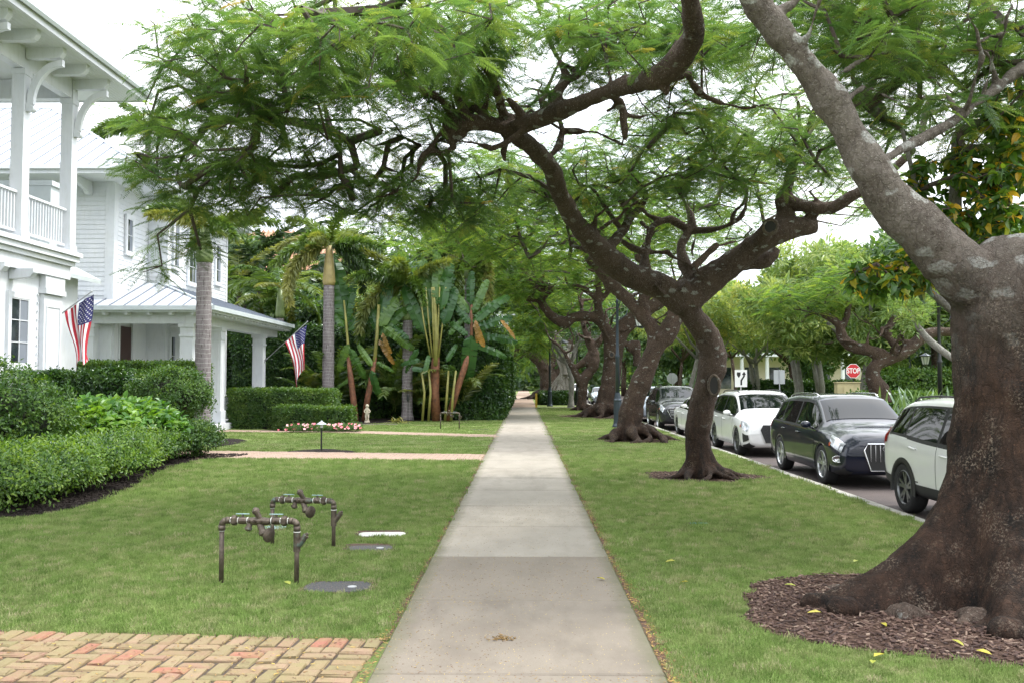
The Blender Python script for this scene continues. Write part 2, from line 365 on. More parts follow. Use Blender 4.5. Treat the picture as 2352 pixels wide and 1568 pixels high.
    M['fargreen'] = m_leaf('mixed distant leaves', [(0, (.035, .085, .020)), (.5, (.065, .14, .03)), (1, (.12, .19, .04))], .4)
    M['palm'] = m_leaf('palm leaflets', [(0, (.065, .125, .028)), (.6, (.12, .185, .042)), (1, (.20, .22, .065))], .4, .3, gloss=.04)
    M['palm_dark'] = m_leaf('palm leaflets painted shaded', [(0, (.018, .040, .012)), (1, (.045, .085, .022))], .25, .3, gloss=.03)  # darkened copy of the palm leaflets, shade put into their colour
    M['palm_gold'] = m_leaf('golden palm leaflets', [(0, (.17, .20, .07)), (.5, (.27, .28, .11)), (1, (.42, .38, .18))], .4, .35, gloss=.03)
    M['strelitzia'] = m_leaf('paddle leaves', [(0, (.030, .090, .020)), (.6, (.050, .130, .028)), (1, (.11, .20, .045))], .35, .35, gloss=.03)
    M['dryleaf'] = m_leaf('dried orange leaf', [(0, (.22, .12, .03)), (1, (.36, .20, .05))], .3)
    M['agave'] = m_leaf('sword leaves', [(0, (.08, .15, .05)), (1, (.16, .25, .09))], .25, .4, gloss=.08)
    M['twig'] = m_plain('thin twigs', (.060, .045, .035), .85, 0, .3, 8)
    M['core'] = m_plain('painted dark core', (.022, .026, .014), .95, 0, .3, 8)  # for solid cores inside foliage, inner shade put into the dark colour
    M['bark1'] = m_bark('bark of the near tree', (.075, .058, .046), (.165, .14, .118), (.25, .225, .195), .75, 2.4, rscale=.62, lcol=(.44, .45, .42))
    M['bark2'] = m_bark('brown poinciana bark', (.040, .026, .019), (.090, .060, .044), (.15, .115, .09), .05, 1.2)
    M['bark3'] = m_bark('dark red bark', (.035, .022, .016), (.085, .052, .036), (.13, .10, .08), -.15, .9)
    M['barkknot'] = m_bark('callus bark', (.07, .052, .040), (.15, .115, .09), (.22, .18, .14), -.2, None)
    M['rootpale'] = m_bark('scuffed pale root bark', (.055, .038, .029), (.125, .088, .067), (.21, .165, .13), .1, None, band=False)
    M['barkgrey'] = m_bark('pale grey bark', (.17, .16, .145), (.30, .29, .26), (.38, .37, .34), .3, None, band=False)
    M['barkbanyan'] = m_bark('aerial roots bark', (.20, .175, .155), (.33, .30, .27), (.42, .40, .37), .1, None, band=False)
    t = NT('ringed palm trunk'); p = t.pos(); z = t.n('ShaderNodeSeparateXYZ', Vector=p).outputs['Z']
    zz = t.math('ADD', t.math('MULTIPLY', z, 7.0), t.math('MULTIPLY', t.noise(p, 2.5, 3), 1.2))
    fr = t.math('FRACT', zz); rg = t.ramp(fr, [(0, 1.0), (.08, .9), (.14, 0.0), (1, 0.0)])
    c = t.mix(t.ramp(t.noise(t.mapped(p, (6, 6, .9)), 3, 6, .7), [(.35, 0.0), (.68, 1.0)]), (.145, .125, .125), (.25, .225, .23))
    c = t.mix(rg, c, (.33, .32, .31)); c = t.mix(t.ramp(t.noise(t.mapped(p, (20, 20, 5)), 1, 5), [(.58, 0.0), (.66, .7)]), c, (.05, .04, .035))
    M['palmtrunk'] = t.bsdf(c, .8, 0, t.bump(t.math('ADD', fr, t.noise(p, 40, 3)), .5, .01), .2)
    M['crownshaft'] = m_plain('green crownshaft', (.19, .25, .10), .4, 0, .25, 4)
    M['crownshaft_tan'] = m_plain('tan crownshaft', (.34, .27, .11), .5, 0, .2, 4)
    M['sheath'] = m_plain('orange brown leaf sheaths', (.16, .065, .030), .7, 0, .5, 7)
    M['petiole'] = m_plain('yellow green stalks', (.22, .21, .055), .5, 0, .3, 3)
    # metal
    t = NT('weathered bronze pipe'); p = t.pos()
    c = t.mix(t.ramp(t.noise(p, 14, 5, .7), [(.35, 0.0), (.65, 1.0)]), (.055, .042, .032), (.13, .105, .08))
    c = t.mix(t.ramp(t.noise(p, 9, 4), [(.60, 0.0), (.72, .6)]), c, (.12, .20, .17))
    M['bronze'] = t.bsdf(c, .5, .55, t.bump(t.noise(p, 70, 3), .4, .003))
    M['tealhandle'] = m_plain('pale teal handle', (.20, .31, .30), .5)
    M['tape'] = m_plain('white thread tape', (.62, .62, .58), .6)
    t = NT('black meter lid'); p = t.pos(); v = t.n('ShaderNodeTexVoronoi', Vector=p, Scale=48.0).outputs['Distance']
    c = t.mix(t.ramp(t.noise(p, 90, 2), [(.63, 0.0), (.67, .9)]), (.030, .031, .036), (.38, .26, .13))
    M['lid'] = t.bsdf(c, .6, 0, t.bump(v, .8, .008))
    M['conclid'] = m_plain('pale concrete lid', (.62, .61, .58), .9, 0, .08, 14, .4)
    M['greenlid'] = m_plain('green valve lid', (.03, .15, .10), .6)
    M['dirt'] = m_plain('dry edge soil', (.085, .050, .032), .95, 0, .5, 18, .8)
    t = NT('litter'); r = t.rand(); M['litter'] = t.bsdf(t.ramp(r, [(0, (.40, .29, .07)), (.3, (.26, .16, .05)), (.6, (.14, .07, .035)), (1, (.08, .04, .025))]), .8)
    M['yleaf'] = m_leaf('fallen yellow leaf', [(0, (.45, .38, .05)), (1, (.30, .34, .06))], .2)
    M['stone'] = m_plain('cream cast stone', (.52, .46, .34), .85, 0, .15, 12, .3)
    M['flower'] = m_plain('pink petals', (.72, .15, .20), .6, 0, .3, 9)
    M['flower2'] = m_plain('pale pink petals', (.80, .40, .42), .6, 0, .2, 9)
    M['tile'] = m_plain('clay roof tiles', (.34, .19, .12), .85, 0, .3, 6)
    M['flagred'] = m_plain('red flag cloth', (.42, .018, .035), .75); M['flagwhite'] = m_plain('white flag cloth', (.78, .77, .78), .75); M['flagblue'] = m_plain('blue flag cloth', (.030, .030, .13), .75)
    M['alu'] = m_plain('grey aluminium pole', (.45, .46, .47), .35, .7)
    M['signred'] = m_plain('red sign face', (.50, .012, .022), .4); M['signwhite'] = m_plain('white sign face', (.78, .78, .76), .4)
    M['signback'] = m_plain('bare sign back', (.42, .44, .46), .45, .4); M['signblack'] = m_plain('black sign print', (.012, .012, .012), .5)
    M['beigewall'] = m_plain('cream wall paint', (.50, .45, .34), .8)
    M['beige'] = m_plain('beige utility cabinet', (.42, .36, .20), .6, 0, .2, 2); M['yellowpost'] = m_plain('yellow marker paint', (.60, .42, .05), .6)
    M['lampglass'] = m_plain('frosted lamp glass', (.62, .64, .62), .3)
setup_mats()

# ------------------------------------------------------------------ scattering (stuff) with instances
def scatter(name, pts, rots, scls, meshes, parent=None, label=None):
    """one object of kind stuff: leaf clumps / blades / chips set on given points"""
    me = bpy.data.meshes.new(name+'_points'); n = len(pts)
    me.vertices.add(n); me.vertices.foreach_set('co', np.asarray(pts, dtype=np.float32).ravel())
    a = me.attributes.new('rot', 'FLOAT_VECTOR', 'POINT'); a.data.foreach_set('vector', np.asarray(rots, dtype=np.float32).ravel())
    b = me.attributes.new('scl', 'FLOAT', 'POINT'); b.data.foreach_set('value', np.asarray(scls, dtype=np.float32))
    c = me.attributes.new('pick', 'INT', 'POINT'); c.data.foreach_set('value', np.random.randint(0, len(meshes), n).astype(np.int32))
    for m_ in meshes:
        for mt in m_.materials:
            if mt.name not in [x.name for x in me.materials]: me.materials.append(mt)
    o = link(name, me, parent)
    ng = bpy.data.node_groups.new(name+'_scatter', 'GeometryNodeTree')
    ng.interface.new_socket('Geometry', in_out='INPUT', socket_type='NodeSocketGeometry'); ng.interface.new_socket('Geometry', in_out='OUTPUT', socket_type='NodeSocketGeometry')
    N = ng.nodes.new; L = ng.links.new
    gi = N('NodeGroupInput'); go = N('NodeGroupOutput'); iop = N('GeometryNodeInstanceOnPoints')
    L(gi.outputs[0], iop.inputs['Points']); join = N('GeometryNodeJoinGeometry')
    for m_ in reversed(meshes):
        so = SRC.get(m_.name)
        if so is None: so = bpy.data.objects.new(m_.name, m_); SRC[m_.name] = so
        oi = N('GeometryNodeObjectInfo'); oi.inputs['Object'].default_value = so; oi.inputs['As Instance'].default_value = False
        g2 = N('GeometryNodeGeometryToInstance'); L(oi.outputs['Geometry'], g2.inputs[0]); L(g2.outputs[0], join.inputs[0])
    L(join.outputs[0], iop.inputs['Instance']); iop.inputs['Pick Instance'].default_value = True
    def attr(nm, ty):
        x = N('GeometryNodeInputNamedAttribute'); x.data_type = ty; x.inputs['Name'].default_value = nm; return [q for q in x.outputs if q.enabled and q.name == 'Attribute'][0]
    L(attr('pick', 'INT'), iop.inputs['Instance Index'])
    e = N('FunctionNodeEulerToRotation'); L(attr('rot', 'FLOAT_VECTOR'), e.inputs[0]); L(e.outputs[0], iop.inputs['Rotation'])
    L(attr('scl', 'FLOAT'), iop.inputs['Scale']); L(iop.outputs[0], go.inputs[0])
    md = o.modifiers.new('scatter', 'NODES'); md.node_group = ng
    o['kind'] = 'stuff'
    if label: o['label'] = label
    return o
SRC = {}

def dir_rot(d, roll=None):          # euler turning +X to d
    q = Vector(d).to_track_quat('X', 'Z')
    if roll is not None: q = q @ Quaternion((1, 0, 0), roll)
    return tuple(q.to_euler())
def nrm_rot(d, spin=None):          # euler turning +Z to d
    q = Vector(d).to_track_quat('Z', 'Y') @ Quaternion((0, 0, 1), rnd(0, 6.28) if spin is None else spin)
    return tuple(q.to_euler())

# ------------------------------------------------------------------ leaf meshes
def frond_mesh(name, mat, pairs=17, plen=.24, pw=.036, droop=.25, rach=.010):
    mb = MB()
    def P(s): return Vector((s, 0, -droop*s*s))
    for i in range(5):
        a, b = P(i/5), P((i+1)/5); w = rach*(1-i/6)
        mb.add([a+Vector((0, -w, 0)), b+Vector((0, -w*.8, 0)), b+Vector((0, w*.8, 0)), a+Vector((0, w, 0))], [(0, 1, 2, 3)])
    for i in range(pairs):
        s = .16+.84*i/(pairs-1); c = P(s); L = plen*math.sin(math.pi*min(1, (.22+.70*(i/(pairs-1)))))**.7
        for sg in (-1, 1):
            ang = R(62+rnd(-5, 5)); d = Vector((math.cos(ang), sg*math.sin(ang), -.18+rnd(-.08, .08))).normalized()
            tip = c+d*L*rnd(.9, 1.05)+Vector((0, 0, -.03)); w = Vector((1, 0, 0))*pw*.5
            m1 = c+d*L*.35; m2 = c+d*L*.75
            mb.add([c, m1-w, m2-w*.8, tip, m2+w*.8, m1+w], [(0, 1, 5), (1, 2, 4, 5), (2, 3, 4)] if sg > 0 else [(0, 5, 1), (1, 5, 4, 2), (2, 4, 3)])
    return mb.mesh(name, mat)
def leaf_into(mb, base, d, up, L, w, fold=.25, curl=.15, m=0):
    d = d.normalized(); s = d.cross(up); s = s.normalized() if s.length > 1e-4 else d.orthogonal().normalized(); u = s.cross(d)
    a = base; t = base+d*L-u*curl*L; mid1 = base+d*L*.35; mid2 = base+d*L*.72-u*curl*L*.4
    mb.add([a, mid1+s*w*.5+u*fold*w, mid2+s*w*.36+u*fold*w*.7, t, mid2-s*w*.36+u*fold*w*.7, mid1-s*w*.5+u*fold*w, mid1, mid2],
           [(0, 1, 6), (1, 2, 7, 6), (2, 3, 7), (0, 6, 5), (6, 7, 4, 5), (7, 3, 4)], m)
def clump_mesh(name, mat, n=12, L=.055, w=.03, r=.07, hemi=.0, flat=0.0):
    mb = MB(); rs = random.Random(hash(name) % 9999 if False else len(name)*7+n)
    for i in range(n):
        d = Vector((rs.gauss(0, 1), rs.gauss(0, 1), abs(rs.gauss(0, 1))*(1-flat)+hemi)).normalized()
        p = d*r*rs.uniform(.2, 1.0); dd = (d+Vector((rs.uniform(-.6, .6), rs.uniform(-.6, .6), rs.uniform(-.5, .3)))).normalized()
        leaf_into(mb, p, dd, Vector((rs.uniform(-.3, .3), rs.uniform(-.3, .3), 1)), L*rs.uniform(.7, 1.15), w*rs.uniform(.8, 1.1))
    return mb.mesh(name, mat)
FROND = [frond_mesh('frond_a', M['poinciana'], 20, .23, .030, .28), frond_mesh('frond_b', M['poinciana'], 18, .20, .033, .42), frond_mesh('frond_c', M['poinciana'], 21, .25, .028, .14)]
FRONDF = [frond_mesh('frond_far_a', M['poinciana_far'], 11, .24, .062, .30), frond_mesh('frond_far_b', M['poinciana_far'], 10, .22, .066, .15)]
# ================================================================== GROUND
def sheet(name, poly, z, mat, parent=None, kind='structure'):
    mb = MB(); n = len(poly); mb.add([(p[0], p[1], z) for p in poly], [tuple(range(n))])
    o = mb.build(name, mat, parent)
    if parent is None: o['kind'] = kind
    return o
def rect(x0, x1, y0, y1): return [(x0, y0), (x1, y0), (x1, y1), (x0, y1)]
KX = 5.05
sheet('ground', rect(-700, 700, -400, 1500), -0.42, M['fargreen'] if False else M['lawn'])
mb = MB(); mb.bb(-90, KX, -12, 260, -.3, 0); struct('lawn', mb, M['lawn'])
sheet('road', rect(KX+.15, 12.6, -12, 400), -0.15, M['road'])
mb = MB(); mb.bb(12.75, 110, -12, 400, -.3, 0); struct('far_verge', mb, M['lawn'])
# kerbs, laid as lengths of stone
def kerb(x, nm):
    e = bpy.data.objects.new(nm, None); COL.objects.link(e); e['kind'] = 'structure'
    m3 = MB().cham((0, 0, -.145), (.15, 2.985, .305), .012).mesh('kerb_stone', M['kerb'])
    y = -4.0
    while y < 70: link('kerb_stone', m3, e, (x, y+1.5, 0.006+rnd(-.003, .003))); y += 3
    MB().bb(x-.075, x+.075, y, 260, -.3, .005).build('kerb_strip', M['kerb'], e)
kerb(KX+.075, 'kerb'); kerb(12.675, 'far_kerb')
mb = MB(); mb.cham((10.6, 60, -.07), (1.3, 36, .16), .02); struct('median_kerb', mb, M['kerb'])
sheet('median_turf', rect(10.1, 11.1, 42.3, 77.7), .014, M['lawn'])

# sidewalk slabs
SX0, SX1 = -.934, .861
sw = bpy.data.objects.new('sidewalk', None); COL.objects.link(sw); sw['kind'] = 'structure'
slabs = [-1.9]; 
while slabs[-1] < 62: slabs.append(slabs[-1]+1.885)
off = 9.43-min(slabs, key=lambda y: abs(y-9.43)); slabs = [y+off for y in slabs]
cache = {}
for i in range(len(slabs)-1):
    y0, y1 = slabs[i], slabs[i+1]; yc = (y0+y1)/2
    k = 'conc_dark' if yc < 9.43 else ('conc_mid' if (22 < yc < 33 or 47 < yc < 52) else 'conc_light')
    if k not in cache: cache[k] = MB().cham((0, 0, -.04), ((SX1-SX0), y1-y0-.020, .10), .011).mesh('slab_'+k, M[k])
    link('slab', cache[k], sw, ((SX0+SX1)/2, yc, .004+rnd(-.002, .003)), (0, rnd(-.002, .002), 0))
sheet('joint_bed', rect(SX0+.01, SX1-.01, -2, slabs[-1]), .0035, M['joint'], sw)
sheet('far_paving', rect(SX0, SX1, slabs[-1]+.01, 250), .012, M['brick_far'])
sheet('crossing_path', rect(SX1+.02, KX-.02, 60.5, 63.2), .008, M['conc_light'])

# ---------------------------------------------------------------- beds
def gp(*pts): return [tuple(G(a, b)[:2]) for a, b in pts]
def smooth(poly, it=2):
    for _ in range(it):
        q = []
        for i in range(len(poly)):
            a, b = poly[i], poly[(i+1) % len(poly)]
            q += [(a[0]*.75+b[0]*.25, a[1]*.75+b[1]*.25), (a[0]*.25+b[0]*.75, a[1]*.25+b[1]*.75)]
        poly = q
    return poly
def ell(cx, cy, rx, ry, n=40, j=.08, seed=0):
    rs = random.Random(seed); ph = rs.uniform(0, 6); out = []
    for i in range(n):
        a = 2*math.pi*i/n; k = 1+j*(math.sin(3*a+ph)+.7*math.sin(5*a+2*ph)+.5*rs.uniform(-1, 1)); out.append((cx+rx*k*math.cos(a), cy+ry*k*math.sin(a)))
    return out
bed_left = gp((-300, 1215), (0, 1192), (100, 1182), (200, 1161), (265, 1138), (325, 1106), (370, 1080), (430, 1062), (500, 1052), (560, 1047), (575, 1040))+[(-7.2, 23.2), (-12, 23.5), (-30, 23.5), (-30, 9)]
bed_left = smooth(bed_left, 2)
path1 = gp((240, 1052), (510, 1052), (1108, 1058), (1118, 1043), (510, 1035), (240, 1034))
path2 = gp((480, 991), (760, 993), (1139, 1004), (1146, 998), (780, 988), (480, 987))
bed_light = smooth(gp((640, 1037), (700, 1032), (750, 1029), (800, 1033), (835, 1038), (740, 1040)), 2)
bed_mid = smooth(gp((470, 1012), (515, 1004), (560, 1008), (572, 1013), (540, 1019), (470, 1030)), 2)
bed_far = smooth(gp((430, 984), (520, 984), (640, 987), (700, 986), (800, 977), (900, 969), (960, 966), (1080, 965), (1150, 965))+[(-1.0, 44.5), (-24, 45), (-24, 34)], 2)
ring1 = ell(4.0, 7.25, 2.42, 1.42, 48, .05, 3)
ring2 = ell(3.35, 17.35, 1.15, 1.0, 40, .07, 4)
ring3 = ell(3.35, 27.9, .95, 1.1, 40, .1, 5)
ring4 = ell(3.9, 47, 1.8, 3.2, 40, .1, 6)
drive = [(-12, 7.1), (SX0-.02, 6.38), (SX0-.02, 3.2), (-12, 3.2)]
BEDS = [('mulch_bed', bed_left, 'mulch_dark', .004), ('mulch_bed', bed_light, 'mulch_dark', .004), ('mulch_bed', bed_mid, 'mulch_dark', .004),
        ('mulch_bed', bed_far, 'mulch_dark', .004), ('mulch_ring', ring1, 'mulch_red', .006), ('mulch_ring', ring2, 'mulch_red', .006),
        ('mulch_ring', ring3, 'mulch_red', .006), ('mulch_ring', ring4, 'mulch_red', .006)]
for nm, poly, mt, z in BEDS: sheet(nm, poly, z, M[mt])
sheet('path_bed', path1, .008, M['joint']); sheet('path_bed', path2, .009, M['joint'])

def inpoly(x, y, poly):
    c = False; n = len(poly); j = n-1
    for i in range(n):
        xi, yi = poly[i]; xj, yj = poly[j]
        if (yi > y) != (yj > y) and x < (xj-xi)*(y-yi)/(yj-yi)+xi: c = not c
        j = i
    return c
LIDS = []            # (cx, cy, rx, ry) places cut free of grass, filled below
lid_spots = {'near': G(776, 1348), 'mid': G(850, 1259), 'pale': G(878, 1228), 'green': G(1606, 1202), 'slab': G(630, 1212)}
LIDS += [(lid_spots['near'].x, lid_spots['near'].y, .29, .215), (lid_spots['mid'].x, lid_spots['mid'].y+.06, .27, .21), (lid_spots['pale'].x-.02, lid_spots['pale'].y+.07, .31, .22),
         (lid_spots['green'].x, lid_spots['green'].y, .12, .08)]

# ---------------------------------------------------------------- brick driveway, laid brick by brick
dr = bpy.data.objects.new('brick_driveway', None); COL.objects.link(dr); dr['kind'] = 'structure'
ang = math.atan2(-(7.1-6.38), 12-.95); A = .118
dr.location = (SX0-.03, 6.40, 0); dr.rotation_euler = (0, 0, ang)
sheet('joint_bed', [(-8, 0), (0, 0), (-.13, -3), (-8, -3)], .005, M['joint'], dr)
bm_h = []; rb = random.Random(11)
for k in range(9):
    mb = MB(); mb.cham((0, 0, 0), (2*A-.016-rb.uniform(0, .010), A-.014-rb.uniform(0, .008), .05), rb.uniform(.006, .012))
    mb.v = [(x+rb.uniform(-.007, .007), y+rb.uniform(-.006, .006), z+rb.uniform(-.003, .003)) for x, y, z in mb.v]
    bm_h.append(mb.mesh('brick_%d' % k, M['brick']))
cand = []
for i in range(-52, 0): cand.append((i*A+A/2, -A, 90))                                  # soldier course on the lawn edge
for j in range(0, 24): cand.append((-A, -2*A-A/2-j*A, 0))                               # header column by the sidewalk
for x in range(-50, -2):
    for y in range(-24, -2):
        s = (x-y) % 4
        if s == 0 and x+1 <= -3: cand.append(((x+1)*A, (y+.5)*A, 0))
        elif s == 3 and y+1 <= -3: cand.append(((x+.5)*A, (y+1)*A, 90))
        elif s == 1 and x == -50 or (s == 0 and x == -3) or (s == 3 and y == -3) or (s == 2 and y == -24): cand.append(((x+.5)*A, (y+.5)*A, 45))
def dist_key(c):
    ca, sa = math.cos(ang), math.sin(ang); wx = dr.location.x+c[0]*ca-c[1]*sa; wy = 6.40+c[0]*sa+c[1]*ca
    vis = abs((wx)/max(wy, .1)) < .60 and wy > 5.2
    return (0 if vis else 1, wy+abs(wx+2.5))
cand.sort(key=dist_key)
stf = MB()
for k, (x, y, a) in enumerate(cand):
    z = rb.uniform(-.012, .001)
    if a == 45:
        stf.cham((x, y, z), (A-.012, A-.012, .05), .006); continue
    if k < 300: link('brick', bm_h[rb.randrange(9)], dr, (x, y, z), (rb.uniform(-.02, .02), rb.uniform(-.015, .015), R(a)+R(rb.choice((0, 180)))+rb.uniform(-.025, .025)))
    else:
        mt = Matrix.Rotation(R(a), 3, 'Z'); stf.cham((x, y, z), (2*A-.014, A-.012, .05), .006, mt)
o = stf.build('brick_field', M['brick'], dr); o['kind'] = 'stuff'
# far brick paths: too far to pick the bricks apart, joined
for nm, poly, zz in (('brick_path', path1, .012), ('brick_path', path2, .013)):
    mb = MB(); xs = [p[0] for p in poly]; ys = [p[1] for p in poly]; y = min(ys)+.05; row = 0
    while y < max(ys):
        x = min(xs)+(row % 2)*.1
        while x < max(xs):
            if inpoly(x, y, poly): mb.cham((x, y, zz-.02+rb.uniform(-.003, .003)), (.205, .105, .04), .006)
            x += .215
        y += .115; row += 1
    o = mb.build(nm, M['brick_far']); o['kind'] = 'structure'

# ---------------------------------------------------------------- soil strips at the sidewalk edges
def edge_strip(x, y0, y1, sg, wid, seed):
    rs = random.Random(seed); mb = MB(); y = y0; L = []
    while y <= y1:
        L.append((x, y)); y += .12
    vs = []; 
    for a, b in L: vs += [(a, b, .0045), (a+sg*wid*(.6+.9*noise.noise(Vector((b*1.7, seed, 0)))+rs.uniform(-.15, .15)), b, .0045)]
    fs = [(2*i, 2*i+1, 2*i+3, 2*i+2) if sg > 0 else (2*i, 2*i+2, 2*i+3, 2*i+1) for i in range(len(L)-1)]
    mb.add(vs, fs); o = mb.build('soil_edge', M['dirt']); o['kind'] = 'structure'
edge_strip(SX1+.004, 3, 40, 1, .10, 1); edge_strip(SX0-.004, 6.42, 40, -1, .06, 2)
mb = MB(); 
for i in range(60):
    xx = -.95-i*.1; yy = 6.42+i*.1*math.tan(-ang)
    if i: mb.add([(px_, py_, .0046), (xx, yy-.02, .0046), (xx, yy+.05+.03*noise.noise(Vector((xx*5, 0, 0))), .0046), (px_, py_+.06, .0046)], [(0, 1, 2, 3)])
    px_, py_ = xx, yy
o = mb.build('soil_edge', M['dirt']); o['kind'] = 'structure'

# ---------------------------------------------------------------- grass
def blades_mesh(name, size, n, h, w, seed):
    rs = random.Random(seed); mb = MB()
    for _ in range(n):
        x, y = rs.uniform(-size/2, size/2), rs.uniform(-size/2, size/2); a = rs.uniform(0, 6.28); l = rs.uniform(.0, .9)*h; hh = h*rs.uniform(.45, 1.1)
        dx, dy = math.cos(a), math.sin(a); b = rs.uniform(0, 6.28); lx, ly = math.cos(b)*l, math.sin(b)*l
        mb.add([(x-dx*w/2, y-dy*w/2, -.004), (x+dx*w/2, y+dy*w/2, -.004), (x+lx*.45+dx*w*.35, y+ly*.45+dy*w*.35, hh*.62), (x+lx, y+ly, hh), (x+lx*.45-dx*w*.35, y+ly*.45-dy*w*.35, hh*.62)], [(0, 1, 2, 4), (4, 2, 3)])
    return mb.mesh(name, M['grass'])
BL = [blades_mesh('grass_tuft_%d' % k, .11, 40, [.028, .038, .032, .046][k], .0062, k) for k in range(4)]
BLF = [blades_mesh('grass_patch_%d' % k, .40, 90, .036, .010, 10+k) for k in range(3)]
POLYS = [bed_left, path1, path2, bed_light, bed_mid, bed_far, ring1, ring2, ring3, ring4, drive]
BB = [(min(p[0] for p in q), max(p[0] for p in q), min(p[1] for p in q), max(p[1] for p in q)) for q in POLYS]
def on_lawn(x, y, pad=.0):
    if SX0-.03-pad < x < SX1+.05+pad or x > KX-.01: return False
    for q, b in zip(POLYS, BB):
        if b[0] < x < b[1] and b[2] < y < b[3] and inpoly(x, y, q): return False
    for cx, cy, rx, ry in LIDS:
        if ((x-cx)/rx)**4+((y-cy)/ry)**4 < 1: return False
    return True
rg = random.Random(5)
def lawn(name, x0, x1, y0, y1, st, meshes, s0, s1):
    P, Q, S = [], [], []; y = y0
    while y < y1:
        x = x0
        while x < x1:
            xx, yy = x+rg.uniform(-.5, .5)*st, y+rg.uniform(-.5, .5)*st
            if abs(xx+.013*yy)/yy < .74 and on_lawn(xx, yy):
                P.append((xx, yy, 0)); Q.append((0, 0, rg.uniform(0, 6.28))); S.append(rg.uniform(s0, s1)*(1+.25*noise.noise(Vector((xx*1.3, yy*1.3, 3)))))
            x += st
        y += st
    scatter(name, P, Q, S, meshes)
lawn('grass', -7.4, KX, 4.6, 10, .066, BL, .75, 1.2)
lawn('grass', -8, KX, 10, 14, .088, BL, .9, 1.35)
lawn('grass', -9, KX, 14, 24, .135, BL, 1.3, 1.8)
lawn('grass', -12, KX, 24, 62, .34, BLF, .9, 1.3)
# tougher tufts leaning over kerb, brick and ring edges
def edge_line(pts, step, jit, s0, s1):
    P, Q, S = [], [], []
    for (a, b), (c, d) in zip(pts[:-1], pts[1:]):
        L = math.hypot(c-a, d-b); n = max(1, int(L/step))
        for i in range(n):
            t = (i+rg.random())/n; x, y = a+(c-a)*t+rg.uniform(-jit, jit), b+(d-b)*t+rg.uniform(-jit, jit)
            P.append((x, y, 0)); Q.append((rg.uniform(-.5, .5), rg.uniform(-.5, .5), rg.uniform(0, 6))); S.append(rg.uniform(s0, s1))
    return P, Q, S
a = edge_line([(-7, 6.86), (SX0-.08, 6.47)], .05, .03, .35, .75); b = edge_line([(SX1+.09, 5), (SX1+.09, 20)], .12, .05, .3, .6)
c_ = edge_line([(SX0-.07, 6.5), (SX0-.07, 20)], .10, .03, .4, .8)
scatter('grass', a[0]+b[0]+c_[0], a[1]+b[1]+c_[1], a[2]+b[2]+c_[2], BL)

# fallen leaflets and chips lying about
def chip_mesh(name, L, w, mat, th=.004):
    mb = MB(); mb.cham((0, 0, th/2), (L, w, th), th*.3); mb.v = [(x*(1-.3*(y > 0)), y, z) for x, y, z in mb.v]; return mb.mesh(name, mat)
CH = [chip_mesh('bark_chip_a', .05, .018, M['chip'], .008), chip_mesh('bark_chip_b', .085, .014, M['chip'], .006), chip_mesh('bark_chip_c', .03, .022, M['chip'], .009)]
P, Q, S = [], [], []
while len(P) < 6500:
    x, y = rg.uniform(1.6, 6.2), rg.uniform(5.7, 8.9)
    if inpoly(x, y, ring1) and x < 5.0: P.append((x, y, .006+rg.uniform(0, .012))); Q.append((rg.uniform(-.35, .35), rg.uniform(-.35, .35), rg.uniform(0, 6.28))); S.append(rg.uniform(.4, 1.15))
while len(P) < 7600:
    x, y = rg.uniform(2, 4.7), rg.uniform(16, 18.6)
    if inpoly(x, y, ring2): P.append((x, y, .008)); Q.append((rg.uniform(-.3, .3), rg.uniform(-.3, .3), rg.uniform(0, 6.28))); S.append(rg.uniform(.6, 1.3))
scatter('bark_mulch', P, Q, S, CH)
CHD = [chip_mesh('dark_chip_a', .05, .022, M['mulch_dark'], .010), chip_mesh('dark_chip_b', .07, .016, M['mulch_dark'], .008)]
P, Q, S = [], [], []
while len(P) < 5000:
    x, y = rg.uniform(-8.5, -5.6), rg.uniform(11, 22.5)
    if inpoly(x, y, bed_left): P.append((x, y, .01)); Q.append((rg.uniform(-.4, .4), rg.uniform(-.4, .4), rg.uniform(0, 6.28))); S.append(rg.uniform(.7, 1.8))
scatter('dark_mulch', P, Q, S, CHD)
LT = [chip_mesh('leaflet_a', .016, .006, M['litter'], .0015), chip_mesh('leaflet_b', .024, .005, M['litter'], .0015)]
P, Q, S = [], [], []
for _ in range(9500):
    side = rg.random()
    y = 5+rg.random()**1.4*20
    if side < .36: x = SX1+.005+abs(rg.gauss(0, .055))
    elif side < .48: x = SX0-.005-abs(rg.gauss(0, .035)); y = max(y, 5)
    elif side < .90: x = rg.uniform(SX0, SX1); y = 5+rg.random()**2*9
    else: x = rg.uniform(-4, SX0); y = rg.uniform(4.8, 6.6)
    P.append((x, y, .014 if SX0 < x < SX1 else (.026 if y < 6.4 and x < SX0 else .012))); Q.append((rg.uniform(-.3, .3), rg.uniform(-.3, .3), rg.uniform(0, 6.28))); S.append(rg.uniform(.4, .85) if SX0 < x < SX1 else rg.uniform(.6, 1.5))
scatter('leaf_litter', P, Q, S, LT)
